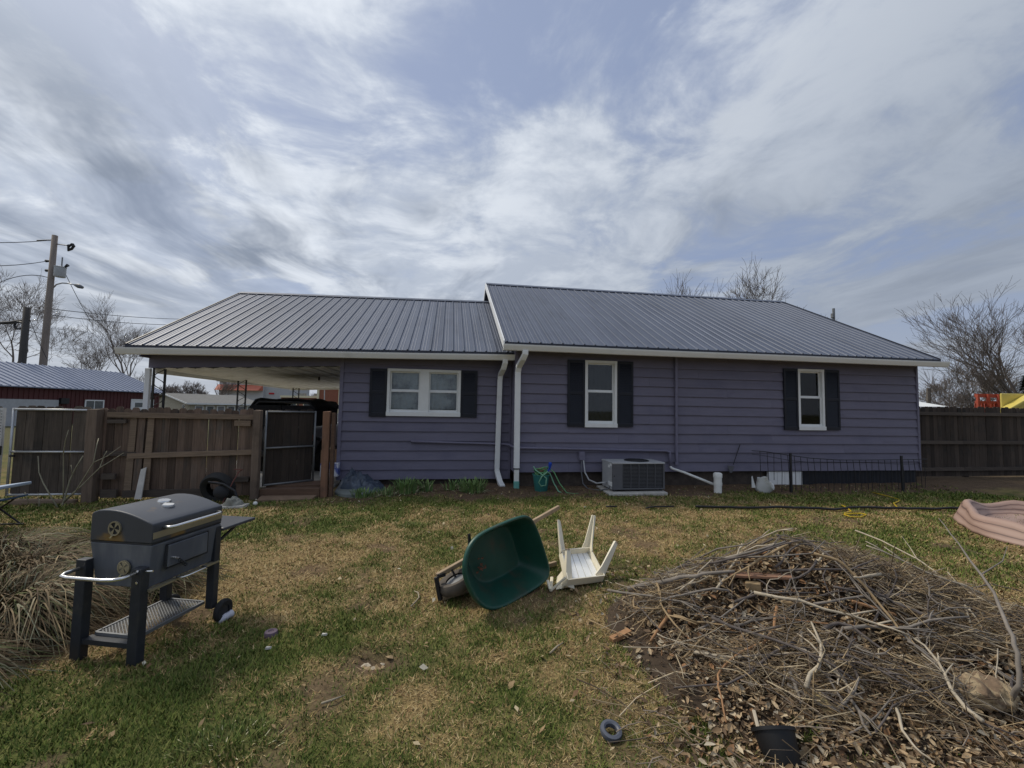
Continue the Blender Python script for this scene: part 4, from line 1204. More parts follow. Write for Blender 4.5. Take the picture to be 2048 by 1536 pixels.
MB().tube([(-3.78, 7.60, 0.36), (-3.55, 7.58, 0.33), (-3.36, 7.56, 0.22), (-3.30, 7.54, 0.06)], 0.022, 6).build('bent_pipe', 'iron_black', sp)
MB().lathe([(0.0, 0.04), (0.07, 0.04), (0.11, 0.02), (0.115, -0.02), (0.05, -0.03)], 16, (-3.58, 7.60, 0.20), (0.3, -1, 0.2)).build('hub', 'iron_black', sp, smooth=True)
crumpled('stone_lump', -3.30, 7.40, 0.16, 0.11, 0.19, pmat('stone_lump', (0.24, 0.24, 0.21), rough=0.9, var=0.4, scale=14, bump=0.6), 'pale lumpy stone on a flat slab at the foot of the gate post', 'stone', 55)
tag(MB().hexa([(-3.55, 7.26, -0.02), (-3.10, 7.30, -0.02), (-3.08, 7.48, -0.02), (-3.50, 7.46, -0.02), (-3.54, 7.27, 0.035), (-3.11, 7.31, 0.04), (-3.09, 7.47, 0.045), (-3.49, 7.45, 0.04)]).build('stone_slab', 'concrete', bevel=0.006), 'pale flat slab under the lumpy stone by the gate post', 'slab')
tag(MB().lathe([(0.0, -0.045), (0.03, -0.035), (0.048, 0.0), (0.03, 0.035), (0.0, 0.045)], 14, (-3.66, 7.32, 0.04)).build('red_ball', pmat('ball_red', (0.22, 0.05, 0.04), rough=0.5, var=0.2), smooth='all'), 'small dull red ball on the grass left of the pale slab', 'ball')
tag(MB().lathe([(0.0, -0.035), (0.025, -0.026), (0.036, 0.0), (0.025, 0.026), (0.0, 0.035)], 14, (-3.02, 7.50, 0.03)).build('white_ball', 'pvc_white', smooth='all'), 'small white ball beside the gate post foot', 'ball')
tag(MB().hexa([(-5.0, 7.86, 0.05), (-4.90, 7.86, 0.05), (-4.90, 7.88, 0.05), (-5.0, 7.88, 0.05), (-4.985, 7.945, 0.52), (-4.905, 7.945, 0.555), (-4.905, 7.96, 0.555), (-4.985, 7.96, 0.52)]).build('white_board', pmat('scrap_white', (0.55, 0.53, 0.50), rough=0.8, var=0.15)), 'white scrap board leaning upright on the wooden fence panel', 'board')
tag(MB().hexa([(-6.7, 7.80, -0.02), (-5.85, 7.82, -0.02), (-5.85, 7.94, -0.02), (-6.7, 7.94, -0.02), (-6.7, 7.80, 0.07), (-5.85, 7.82, 0.05), (-5.85, 7.94, 0.05), (-6.7, 7.94, 0.07)]).build('ground_board', 'rail'), 'long brown board lying on the ground under the framed gate', 'board')


# ------------------------------------------------------------------ the grill
def grill():
    th = rad(16)
    g = thing('charcoal_grill', (-1.82, 3.05, gzf(-1.82, 3.05)), 'dark grey barrel charcoal grill on four legs with folding side table', 'grill', rz=rad(90) - th, local=True)
    # local frame: +x runs to the far end, +y to the back (left in the picture)
    pmat('grill_black', (0.026, 0.029, 0.036), rough=0.5, var=0.25, scale=9, col2=(0.07, 0.066, 0.058), c2scale=7, c2lo=0.52, c2hi=0.8)
    pmat('grill_lid', (0.055, 0.060, 0.072), rough=0.42, var=0.12, scale=5, col2=(0.20, 0.125, 0.045), c2scale=3.0, c2lo=0.60, c2hi=0.72)
    pmat('grill_grey', (0.085, 0.094, 0.115), rough=0.5, var=0.2, scale=3.5, col2=(0.13, 0.14, 0.155), c2scale=5, c2lo=0.42, c2hi=0.66, c2stretch=(1.6, 1.6, 0.35))
    pmat('chrome', (0.72, 0.71, 0.69), rough=0.22, var=0.08, metal=0.9)
    pmat('brass_dull', (0.33, 0.29, 0.20), rough=0.5, var=0.2, metal=0.5)
    LN, DP = 0.545, 0.455
    # fire box
    m = MB(); m.hexa([(0.012, 0.03, 0.445), (LN - 0.012, 0.03, 0.445), (LN - 0.012, DP - 0.05, 0.445), (0.012, DP - 0.05, 0.445),
                      (0.002, 0.0, 0.715), (LN - 0.002, 0.0, 0.715), (LN - 0.002, DP, 0.715), (0.002, DP, 0.715)])
    box = m.build('fire_box', 'grill_grey', g, bevel=0.006)
    # lid: end profile, straight back, arched top falling to the front
    prof = [(0.0, 0.728), (0.0, 0.845)]
    for k in range(11):
        u_ = k / 10; yy = 0.005 + 0.40 * u_; prof.append((yy, 0.850 + 0.075 * math.sin(u_ * math.pi * 0.62) / math.sin(math.pi * 0.5)))
    prof += [(0.445, 0.905), (DP, 0.89), (DP, 0.728)]
    lid = MB().prism(prof, -0.002, LN + 0.002, 'x').build('lid', 'grill_lid', g, smooth=True, bevel=0.006)
    MB().box(0.0, LN, 0.004, DP - 0.004, 0.717, 0.727).build('seam', 'grill_black', box)
    # lid handle
    hb = [(0.07, 0.0, 0.815), (0.075, -0.045, 0.815), (0.10, -0.058, 0.815), (0.40, -0.058, 0.815), (0.46, -0.056, 0.815), (0.485, -0.045, 0.815), (0.49, 0.0, 0.815)]
    MB().tube(hb, 0.0105, 10).build('handle', 'chrome', lid, smooth='all')
    MB().box(0.002, LN - 0.002, -0.004, -0.0005, 0.755, 0.795).build('lid_strip', 'brass_dull', lid)
    # two discs on the lid top: gauge and flap
    for (x, y, r, mt, nm) in ((0.30, 0.245, 0.040, 'chrome', 'thermometer'), (0.255, 0.165, 0.036, 'galvanised', 'flue_cover')):
        z = 0.850 + 0.075 * math.sin((y - 0.005) / 0.40 * math.pi * 0.62)
        MB().lathe([(0.0, 0.012), (r * 0.9, 0.012), (r, 0.006), (r, -0.004)], 20, (x, y, z), (0, -0.12, 1)).build(nm, mt, lid, smooth=True)
    # end vents
    def vent(y, z, parent, open_, rr):
        c = (-0.004, y, z)
        v = MB().lathe([(rr * 0.80, 0.0), (rr * 0.82, 0.008), (rr, 0.008), (rr, -0.002)], 24, c, (-1, 0, 0)).build('vent', 'brass_dull', parent, smooth=True)
        MB().lathe([(0.0, 0.002), (rr * 0.82, 0.002)], 24, c, (-1, 0, 0)).build('vent_hole', 'ac_black' if open_ else 'galv_dull', v)
        s = MB()
        for k in range(4):
            a = k * math.pi / 2 + (0.5 if open_ else 0.2); w = 0.30 if open_ else 0.62
            p = [(-0.011, y, z)]
            for j in range(5):
                b = a + (j / 4 - 0.5) * 2 * w; p.append((-0.011, y + rr * 0.80 * math.cos(b), z + rr * 0.80 * math.sin(b)))
            n = len(s.v); s.v += p; s.f.append(tuple(range(n, n + 6)))
        s.build('vent_slider', 'brass_dull', v)
        MB().bar((-0.012, y + 0.012, z - rr * 0.95), (-0.018, y + 0.018, z - rr * 1.25), 0.022, 0.008).build('vent_tab', 'chrome', v)
    vent(0.270, 0.812, lid, True, 0.046); vent(0.185, 0.573, box, False, 0.044)
    # ash door
    d = MB().box(0.105, 0.415, -0.012, -0.0005, 0.545, 0.688).build('ash_door', 'grill_grey', box, bevel=0.012)
    gm = MB()
    for (a, b) in (((0.098, 0.538), (0.422, 0.538)), ((0.098, 0.695), (0.422, 0.695)), ((0.098, 0.538), (0.098, 0.695)), ((0.422, 0.538), (0.422, 0.695))):
        gm.tube([(a[0], -0.003, a[1]), (b[0], -0.003, b[1])], 0.005, 5)
    gm.build('door_gap', 'grill_black', d)
    pts = [(0.16 + 0.0022 * i, -0.035 - 0.012 * math.sin(i * 0.9), 0.585 - 0.0022 * i + 0.012 * math.cos(i * 0.9)) for i in range(30)]
    MB().tube(pts, 0.0032, 5).build('coil_handle', 'grill_black', d)
    MB().tube([(0.13, -0.012, 0.605), (0.135, -0.035, 0.603), (0.165, -0.036, 0.590)], 0.006, 6).build('door_latch', 'chrome', d)
    MB().box(0.004, LN - 0.004, -0.003, 0.03, 0.430, 0.4445).build('ash_pan', 'brass_dull', g)
    MB().tube([(0.19, 0.0, 0.452), (0.195, -0.04, 0.452), (0.22, -0.05, 0.452), (0.36, -0.05, 0.452), (0.385, -0.04, 0.452), (0.39, 0.0, 0.452)], 0.007, 8).build('pan_handle', 'chrome', g, smooth='all')
    # legs: folded sheet channels
    def leg(x, y, z0, z1, w=0.072, d_=0.055):
        m = MB(); m.box(x, x + d_, y, y + w, z0, z1); return m.build('leg', 'grill_black', g, bevel=0.005)
    leg(-0.040, 0.018, -0.01, 0.585); leg(-0.040, 0.425, -0.01, 0.615)
    leg(LN - 0.045, 0.0, 0.10, 0.70, 0.060, 0.05); leg(LN - 0.06, 0.37, 0.02, 0.55, 0.060, 0.05)
    for (z, x) in ((0.57, -0.042), (0.50, -0.042)):
        MB().lathe([(0.0, 0.006), (0.008, 0.005), (0.009, 0.0)], 10, (x, 0.045, z), (-1, 0, 0)).build('bolt', 'chrome', g)
    MB().tube([(-0.02, 0.010, 0.565), (-0.02, -0.04, 0.57)], 0.006, 6).build('bolt', 'chrome', g)
    # push handle on the near end
    MB().tube([(-0.05, 0.455, 0.565), (-0.12, 0.465, 0.56), (-0.15, 0.45, 0.555), (-0.155, 0.40, 0.552), (-0.155, 0.16, 0.552), (-0.145, 0.10, 0.553), (-0.12, 0.065, 0.555), (-0.05, 0.055, 0.558)], 0.0115, 10).build('push_handle', 'chrome', g, smooth='all')
    # bottom shelf of expanded mesh in a frame
    f = MB(); z = 0.135
    X0, X1, Y0, Y1 = 0.03, LN - 0.02, 0.09, 0.40
    for (a, b) in (((X0, Y0), (X1, Y0)), ((X0, Y1), (X1, Y1))): f.bar((a[0], a[1], z), (b[0], b[1], z), 0.014, 0.02)
    for x in (X0, X1): f.bar((x, Y0 + 0.008, z), (x, Y1 - 0.008, z), 0.014, 0.019)
    sh_ = f.build('shelf', 'galv_dull', g)
    f = MB()
    n = 26
    for k in range(-14, n):
        for sgn in (1, -1):
            x = X0 + (X1 - X0) * k / n * 1.0; L_ = (Y1 - Y0)
            a = Vector((x, Y0, z + 0.004)); b = Vector((x + L_ * 0.75, Y1, z + 0.004))
            if sgn < 0: a.y, b.y = Y1, Y0
            t0 = max(0.0, (X0 - a.x) / (b.x - a.x)); t1 = min(1.0, (X1 - a.x) / (b.x - a.x))
            if t1 - t0 > 0.02: f.bar(a.lerp(b, t0), a.lerp(b, t1), 0.004, 0.002 + 0.001 * (sgn > 0))
    f.build('shelf_mesh', 'galv_dull', sh_)
    MB().box(-0.030, 0.03, 0.09, 0.425, 0.095, 0.125).build('brace', 'grill_black', g)
    # wheels at the far end
    for y in (-0.045, 0.40):
        c = (LN + 0.01, y, 0.075)
        w = MB().lathe([(0.040, -0.018), (0.068, -0.022), (0.080, -0.012), (0.080, 0.012), (0.068, 0.022), (0.040, 0.018)], 24, c, (0, 1, 0)).build('wheel', 'rubber', g, smooth=True)
        MB().lathe([(0.0, -0.014), (0.041, -0.012), (0.041, 0.012), (0.0, 0.014)], 16, c, (0, 1, 0)).build('hub', 'grill_black', w, smooth=True)
    # folding side table at the far end
    tb = MB().box(LN + 0.01, LN + 0.345, -0.012, 0.43, 0.655, 0.678).build('side_table', 'grill_lid', g, bevel=0.006)
    MB().bar((LN + 0.02, 0.05, 0.56), (LN + 0.2, 0.05, 0.64), 0.015, 0.015).build('table_brace', 'grill_black', tb)


grill()


# ------------------------------------------------------------------ the tipped wheelbarrow
RIM = [(0.386, 0.624), (0.459, 0.607), (0.516, 0.562), (0.582, 0.431), (0.638, 0.28), (0.695, 0.127), (0.685, 0.069), (0.661, 0.036), (0.586, 0.007), (0.343, -0.021), (0.121, -0.042), (-0.005, -0.029), (-0.1, 0.012), (-0.189, 0.097), (-0.246, 0.204), (-0.285, 0.305), (-0.273, 0.419), (-0.21, 0.515), (-0.113, 0.565), (0.052, 0.592), (0.228, 0.612)]
def wheelbarrow():
    a = Vector((0.80, 0.60, 0)); nh = Vector((-0.60, 0.80, 0)); w = nh * math.cos(rad(84)) + Vector((0, 0, math.sin(rad(84)))); bk = w.cross(a)
    if bk.y < 0: bk = -bk
    o = Vector((0.43, 3.52, gzf(0.43, 3.52) + 0.050))
    t = thing('wheelbarrow', o, 'dark green wheelbarrow tipped on its side, tray facing the camera', 'wheelbarrow')
    pmat('tray_green', (0.012, 0.070, 0.048), rough=0.45, var=0.18, scale=7, col2=(0.055, 0.062, 0.042), c2scale=5, c2lo=0.50, c2hi=0.74, spec=0.45)
    pmat('barrow_wood', (0.34, 0.25, 0.16), rough=0.8, var=0.25, scale=7, stretch=(1, 1, 1))
    def P(s, u_, d=0.0): return o + a * s + w * u_ + bk * d
    rim = RIM
    cx, cy = 0.25, 0.31
    fl = [((s - cx) * (0.60 if s > cx else 0.66) + cx + 0.05, (u_ - cy) * 0.66 + cy) for s, u_ in rim]
    n = len(rim); m = MB()
    def ring(pts, d): m.v.extend([tuple(P(s, u_, d)) for s, u_ in pts])
    lip = [((s - cx) * 1.045 + cx, (u_ - cy) * 1.05 + cy) for s, u_ in rim]
    ring(lip, 0.030); ring(lip, 0.004); ring(rim, 0.0)
    for f in (0.12, 0.5, 0.82, 0.95, 1.0):
        dd = {0.12: 0.035, 0.5: 0.14, 0.82: 0.235, 0.95: 0.262, 1.0: 0.27}[f]
        ring([(r[0] + (q[0] - r[0]) * f, r[1] + (q[1] - r[1]) * f) for r, q in zip(rim, fl)], dd)
    ring([((s - cx - .05) * 0.85 + cx + .05, (u_ - cy) * 0.85 + cy) for s, u_ in fl], 0.274)
    R = 9
    for i in range(R - 1):
        for k in range(n): m.f.append((i * n + k, i * n + (k + 1) % n, (i + 1) * n + (k + 1) % n, (i + 1) * n + k))
    m.f.append(tuple((R - 1) * n + k for k in range(n)))
    tr = m.build('tray', 'tray_green', t, smooth='all')
    md = tr.modifiers.new('s', 'SUBSURF'); md.levels = 2; md.render_levels = 2
    md = tr.modifiers.new('t', 'SOLIDIFY'); md.thickness = 0.005; md.offset = 0
    # dirt left in the tray
    q = MB(); rnd = random.Random(5)
    for k in range(16):
        s, u_ = 0.06 + rnd.gauss(0, 0.035), 0.24 + rnd.gauss(0, 0.03); r = rnd.uniform(0.006, 0.022)
        b = len(q.v); ang = rnd.random() * 6
        q.v += [tuple(P(s + r * math.cos(ang + j * 1.57), u_ + 0.6 * r * math.sin(ang + j * 1.57), 0.235 - 0.006 * (j % 2))) for j in range(4)]; q.f.append((b, b + 1, b + 2, b + 3))
    q.build('dead_leaf_scraps', pmat('scrap_leaf', (0.16, 0.07, 0.04), rough=0.9, var=0.3), tr)
    # wooden handles run along the back of the tray
    for (u0, u1, nm) in ((0.47, 0.50, 0), (0.02, 0.09, 1)):
        p0 = P(-0.62, u0 - (0.02 if nm == 0 else -0.03), 0.30); p1 = P(0.2, (u0 + u1) / 2, 0.31); p2 = P(1.22 if nm == 0 else 1.10, u1 + 0.02, 0.31)
        if nm == 0: p0 = at_depth(874, 1152, 3.64); p2 = at_depth(1118, 1014, 4.72)
        else: p0 = at_depth(884, 1196, 3.60); p2 = at_depth(1112, 1126, 4.40)
        MB().bar(p0, p2, 0.036, 0.042).build('handle', 'barrow_wood', t, bevel=0.006)
    # black front guard and wheel
    A = at_depth(872, 1154, 3.60); B = at_depth(881, 1201, 3.58)
    m = MB(); m.bar(A, B, 0.035, 0.03); m.bar(A + Vector((0.02, 0.02, 0)), A + Vector((0.07, 0.08, -0.01)), 0.035, 0.03); m.bar(B + Vector((0.02, 0.02, 0)), B + Vector((0.10, 0.10, 0.0)), 0.035, 0.03)
    m.build('front_guard', 'iron_black', t, bevel=0.004)
    c = at_depth(913, 1164, 3.68)
    wax = (w * 0.95 + bk * 0.10 - a * 0.32).normalized()
    wh = MB().lathe([(0.085, -0.035), (0.115, -0.048), (0.145, -0.044), (0.160, -0.02), (0.163, 0.0), (0.160, 0.02), (0.145, 0.044), (0.115, 0.048), (0.085, 0.035)], 28, c, wax).build('wheel', pmat('dusty_rubber', (0.10, 0.085, 0.07), rough=0.9, var=0.35, scale=9), t, smooth=True)
    MB().lathe([(0.0, -0.03), (0.086, -0.022), (0.086, 0.022), (0.0, 0.03)], 18, c, wax).build('rim', 'galv_dull', wh, smooth=True)
    st = MB()
    for s in (0.0, 0.45):
        st.bar(P(s, 0.10, 0.30), P(s, 0.52, 0.30), 0.02, 0.02)
    st.bar(at_depth(904, 1139, 3.72), at_depth(911, 1154, 3.72), 0.016, 0.016)
    st.build('undercarriage', 'iron_black', t)
    for s in (0.55,):
        lg = MB(); lg.tube([P(0.40, 0.48, 0.31), P(0.46, 0.46, 0.52), P(0.46, 0.14, 0.52), P(0.40, 0.10, 0.31)], 0.012, 6); lg.build('leg_loop', 'iron_black', t)


wheelbarrow()


# ------------------------------------------------------------------ the upturned chair
def plastic_chair():
    pmat('chair_plastic', (0.74, 0.68, 0.53), rough=0.5, var=0.06, scale=5, col2=(0.62, 0.57, 0.45), c2scale=4, c2lo=0.6, c2hi=0.85)
    pmat('chair_white', (0.82, 0.83, 0.82), rough=0.5, var=0.06, scale=5, col2=(0.68, 0.67, 0.62), c2scale=5, c2lo=0.55, c2hi=0.85)
    A, B, C, D = Vector((1.085, 3.745, 0.085)), Vector((1.495, 3.93, 0.035)), Vector((1.494, 4.345, 0.160)), Vector((1.14, 4.17, 0.205))
    t = thing('plastic_chair', (1.3, 4.0, 0), 'white plastic garden chair lying upside down with its legs in the air', 'chair')
    n = (B - A).cross(D - A).normalized()
    if n.z < 0: n = -n
    ex = ((B - A) + (C - D)).normalized(); ey = ((D - A) + (C - B)).normalized()
    cen = (A + B + C + D) / 4
    # seat: slats seen from below, apron round the edge
    ap = MB()
    def wall(p, q):
        d = (q - p).normalized(); s = d.cross(n).normalized()
        ap.hexa([p - s * 0.005 - n * 0.02, q - s * 0.005 - n * 0.02, q + s * 0.005 - n * 0.02, p + s * 0.005 - n * 0.02, p - s * 0.005 + n * 0.045, q - s * 0.005 + n * 0.045, q + s * 0.005 + n * 0.045, p + s * 0.005 + n * 0.045])
    for p, q in ((A, B), (B, C), (C, D), (D, A)): wall(p, q)
    ap.build('seat_apron', 'chair_plastic', t)
    k = 5
    for i in range(k):
        f0, f1 = (i + 0.05) / k, (i + 0.93) / k
        p = [A.lerp(B, f0), A.lerp(B, f1), D.lerp(C, f1), D.lerp(C, f0)]
        p = [q + (cen - q) * 0.03 for q in p]
        MB().hexa([q - n * 0.022 for q in p] + [q - n * 0.014 for q in p]).build('seat_slat', 'chair_white', t)
    MB().hexa([q - n * 0.030 for q in (A, B, C, D)] + [q - n * 0.0225 for q in (A, B, C, D)]).build('seat_top', 'chair_plastic', t)
    tips = {'A': at_depth(1134, 1097, 4.00), 'B': at_depth(1236, 1087, 4.26), 'C': at_depth(1188, 1033, 4.62), 'D': at_depth(1114, 1042, 4.42)}
    for key, base in (('A', A), ('B', B), ('C', C), ('D', D)):
        tip = tips[key]; inn = (cen - base).normalized(); l = MB()
        d = (tip - base).normalized(); s1 = (ex - d * ex.dot(d)).normalized(); s2 = (ey - d * ey.dot(d)).normalized()
        if s1.dot(inn) < 0: s1 = -s1
        if s2.dot(inn) < 0: s2 = -s2
        b0 = base - n * 0.02
        def ell(o, wd, th):    # L-section with rounded outer edge
            return [o, o + s1 * wd, o + s1 * wd + s2 * th, o + (s1 + s2) * th, o + s2 * wd + s1 * th, o + s2 * wd]
        rings = [ell(b0, 0.100, 0.010), ell(b0.lerp(tip, 0.25), 0.072, 0.012), ell(tip, 0.040, 0.024)]
        for r in rings: l.v.extend([tuple(q) for q in r])
        for i in range(2):
            for j in range(6): l.f.append((6 * i + j, 6 * i + (j + 1) % 6, 6 * i + 6 + (j + 1) % 6, 6 * i + 6 + j))
        l.f.append((12, 13, 14, 15, 16, 17))
        lo = l.build('leg', 'chair_plastic', t)
        MB().lathe([(0.0, 0.004), (0.020, 0.003), (0.022, -0.006)], 10, tip + (s1 + s2) * 0.012, d).build('foot_tip', pmat('dirty_tip', (0.30, 0.22, 0.14), rough=0.9, var=0.3), lo)
    # backrest folds down under the seat towards the left, its top edge on the ground
    V0 = Vector((0.955, 3.787, 0.018)); V1 = Vector((1.03, 4.05, 0.02))
    E1 = A.lerp(D, 0.75)
    A2, E2 = A + ex * 0.10 - n * 0.04, E1 + ex * 0.10 - n * 0.04; A2.z = max(A2.z, 0.02); V2, V3 = V0 + ex * 0.06, V1 + ex * 0.06
    bm_ = MB(); bm_.hexa([V2, V3, V3 + Vector((0.012, 0, 0)), V2 + Vector((0.012, 0, 0)), A2, E2, E2 + ex * 0.012, A2 + ex * 0.012])
    bm_.build('backrest', 'chair_plastic', t)
    MB().bar(V0, V1, 0.03, 0.03).build('back_rail', 'chair_plastic', t, bevel=0.008)
    # arm loop on the near side
    MB().bar(V0 + Vector((0, -0.004, 0.0)), A + Vector((-0.004, -0.004, 0.06)), 0.028, 0.018).build('arm', 'chair_plastic', t, bevel=0.007)
    MB().bar(V0 + Vector((-0.005, 0.0, 0.006)), at_depth(1095, 1160, 3.86), 0.026, 0.016).build('arm', 'chair_plastic', t, bevel=0.006)


plastic_chair()

# ------------------------------------------------------------------ small things on the lawn
pmat('ring_grey', (0.085, 0.095, 0.12), rough=0.5, var=0.15)
c = at_z(1222, 1470); c.z = gzf(c.x, c.y) + 0.028
tag(MB().lathe([(0.030, -0.012), (0.030, 0.012), (0.038, 0.017), (0.052, 0.014), (0.056, 0.0), (0.050, -0.014), (0.030, -0.012)], 32, c, (0.05, -0.25, 1)).build('grey_ring', 'ring_grey', smooth=True), 'small grey plastic ring lying on the lawn near the brush pile', 'ring')
c = at_z(542, 1268); c.z = gzf(c.x, c.y)
tag(MB().lathe([(0.0, 0.022), (0.016, 0.024), (0.02, 0.03), (0.040, 0.028), (0.048, 0.012), (0.045, -0.02)], 24, c).build('purple_disc', pmat('cap_purple', (0.13, 0.09, 0.12), rough=0.6, var=0.2), smooth=True), 'small dull purple plastic disc on the grass right of the grill', 'disc')
c = at_z(450, 1240); c.z = gzf(c.x, c.y) + 0.022
cu = thing('crushed_can', c, 'small white crushed can lying by the grill wheel', 'can')
MB().lathe([(0.0, -0.06), (0.022, -0.06), (0.03, -0.052), (0.03, 0.0), (0.024, 0.02), (0.03, 0.045), (0.024, 0.055)], 18, c, (0.5, 0.8, 0.15)).build('body', pmat('can_white', (0.55, 0.55, 0.60), rough=0.4, var=0.2), cu, smooth='all')
MB().lathe([(0.0, 0.054), (0.023, 0.056)], 18, c, (0.5, 0.8, 0.15)).build('end', 'galvanised', cu)
for (px, py, lab) in ((536, 1297, 'white scrap on the grass just below the purple disc'), (648, 1271, 'thin white scrap on the grass between purple disc and scraped hole'), (1170, 1016, 'white scrap on the grass left of the concrete pad')):
    c = at_z(px, py); c.z = gzf(c.x, c.y) + 0.006
    tag(MB().hexa([c + Vector(p) for p in ((-0.018, -0.012, 0), (0.02, -0.015, 0.004), (0.022, 0.012, 0.0), (-0.015, 0.014, 0.002), (-0.014, -0.008, 0.012), (0.014, -0.011, 0.016), (0.018, 0.010, 0.010), (-0.012, 0.010, 0.012))]).build('paper_scrap', 'scrap_white'), lab, 'scrap')
for (pts, lab) in (([(822, 1214), (832, 1205), (838, 1196), (836, 1188), (828, 1184)], 'short curved pale stick on the lawn left of the wheelbarrow'),
                   ([(642, 1418), (668, 1410), (690, 1398)], 'thin dark twig on the lawn below the scraped hole'),
                   ([(1100, 1312), (1115, 1300), (1128, 1288)], 'thin straw coloured stick on the green patch left of the pile')):
    P3 = []
    for i, (x, y) in enumerate(pts):
        q = at_z(x, y); q.z = gzf(q.x, q.y) + 0.016 + 0.006 * (i % 2); P3.append(q)
    tag(MB().tube(P3, [0.007] + [0.006] * (len(P3) - 2) + [0.003], 5).build('fallen_stick', pmat('stick_pale', (0.34, 0.29, 0.21), rough=0.9, var=0.3), smooth='all'), lab, 'stick')

# black cable and yellow cord by the far edge of the lawn
def ground_line(pts, r, mat, name, label, cat, wob=0.012):
    P3 = []
    for a, b in zip(pts[:-1], pts[1:]):
        n = max(2, int((Vector(b) - Vector(a)).length / 0.12))
        for i in range(n):
            q = Vector(a).lerp(Vector(b), i / n); P3.append(q)
    P3.append(Vector(pts[-1]))
    out = []
    for i, q in enumerate(P3):
        x = q.x + wob * math.sin(i * 1.7); y = q.y + 2.2 * wob * math.sin(i * 0.61) + wob * math.sin(i * 1.3)
        out.append((x, y, gzf(x, y) + r + 0.016))
    return tag(MB().tube(out, r, 6).build(name, mat, smooth='all'), label, cat)


ground_line([at_z(1392, 1016)[:2] + (0,), at_z(1500, 1019)[:2] + (0,), at_z(1650, 1021)[:2] + (0,), at_z(1800, 1020)[:2] + (0,), at_z(1935, 1022)[:2] + (0,), (9.3, 6.0, 0)], 0.022, 'iron_black', 'black_hose', 'long black hose lying across the far lawn to the pool', 'hose')
pmat('cord_yellow', (0.52, 0.36, 0.015), rough=0.5, var=0.1)
yp = [(1745, 986), (1776, 993), (1801, 1001), (1796, 1006), (1786, 1009), (1795, 1016), (1804, 1019)]
ground_line([at_z(x, y)[:2] + (0,) for x, y in yp], 0.010, 'cord_yellow', 'yellow_rope', 'bright yellow rope in a zigzag near the wire fence', 'rope', 0.004)
yp = [(1684, 1014), (1697, 1020), (1703, 1026), (1690, 1029), (1687, 1032), (1700, 1037), (1722, 1038), (1734, 1033), (1722, 1030), (1688, 1031)]
ground_line([at_z(x, y)[:2] + (0,) for x, y in yp], 0.010, 'cord_yellow', 'yellow_rope', 'looped yellow rope lying beside the black hose', 'rope', 0.004)
for (pts, lab) in (([(1292, 1020), (1310, 1018), (1348, 1016)], 'dark stick on the lawn below the air conditioner'), ([(1212, 1017), (1235, 1018)], 'short dark stick on the lawn left of the concrete pad')):
    ground_line([at_z(x, y)[:2] + (0,) for x, y in pts], 0.014, 'iron_black', 'dark_stick', lab, 'stick', 0.006)


# ------------------------------------------------------------------ the slumped pool
def pool():
    mt = bpy.data.materials.new('pool_vinyl'); mt.use_nodes = True
    nt = mt.node_tree; N, L = nt.nodes, nt.links; b = N['Principled BSDF']; b.inputs['Roughness'].default_value = 0.65
    at = N.new('ShaderNodeAttribute'); at.attribute_name = 'tone'
    sep = N.new('ShaderNodeSeparateColor'); L.new(at.outputs['Color'], sep.inputs[0])
    cb = N.new('ShaderNodeCombineXYZ'); L.new(sep.outputs[0], cb.inputs[0]); L.new(sep.outputs[1], cb.inputs[1])
    wv = N.new('ShaderNodeTexWave'); wv.bands_direction = 'Y'; wv.inputs['Scale'].default_value = 0.7; wv.inputs['Distortion'].default_value = 3.5; wv.inputs['Detail'].default_value = 3; wv.inputs['Detail Scale'].default_value = 2
    L.new(cb.outputs[0], wv.inputs['Vector'])
    cr = N.new('ShaderNodeValToRGB'); cr.color_ramp.elements[0].position = 0.0; cr.color_ramp.elements[0].color = (0.12, 0.075, 0.065, 1)
    cr.color_ramp.elements[1].position = 0.10; cr.color_ramp.elements[1].color = (0.275, 0.175, 0.138, 1)
    e = cr.color_ramp.elements.new(0.9); e.color = (0.36, 0.245, 0.20, 1)
    L.new(wv.outputs[0], cr.inputs[0]); L.new(cr.outputs[0], b.inputs['Base Color'])
    MATS['pool_vinyl'] = mt
    cx, cy, R = 8.95, 4.35, 1.72
    prof = [(0.0, 0.03), (0.5, 0.03), (0.80, 0.035), (0.835, 0.11), (0.865, 0.20), (0.885, 0.262), (0.905, 0.285), (0.925, 0.272), (0.945, 0.215), (0.968, 0.13), (0.992, 0.045), (1.0, 0.012), (0.985, 0.0)]
    n = 90; V = []; T = []
    for i, (r, h) in enumerate(prof):
        for k in range(n):
            a = 2 * math.pi * k / n
            sag = 1.0 + 0.16 * math.sin(3 * a + 1) + 0.12 * math.sin(7 * a) + 0.10 * float(vnoise(np.cos(a) * 3 + 9, np.sin(a) * 3 + 9, 2.5, 3))
            rr = R * r * (1 + 0.035 * math.sin(4 * a + 2) + 0.014 * math.sin(9 * a + h * 12) + 0.035 * (float(vnoise(np.cos(a) * 9 + 20, np.sin(a) * 9 + h * 6 + 20, 1.6, 4, 3.0)) - 0.5))
            x, y = cx + rr * math.cos(a), cy + rr * math.sin(a); z = gzf(x, y) + h * sag * 0.80 + (0.02 * math.sin(11 * a) if 3 < i < 9 else 0)
            V.append((x, y, z)); T.append((a / 6.283 * 5 % 5, h * 5 + r * 1.3, 0))
    F = []
    for i in range(len(prof) - 1):
        for k in range(n): F += [i * n + k, i * n + (k + 1) % n, (i + 1) * n + (k + 1) % n, (i + 1) * n + k]
    o = raw_mesh('inflatable_pool', V, F, 4, 'pool_vinyl', np.array(T), org=(cx, cy, 0))
    for p in o.data.polygons: p.use_smooth = True
    tag(o, 'slumped inflatable pool with pinkish wood grain print at the right edge', 'pool')


pool()


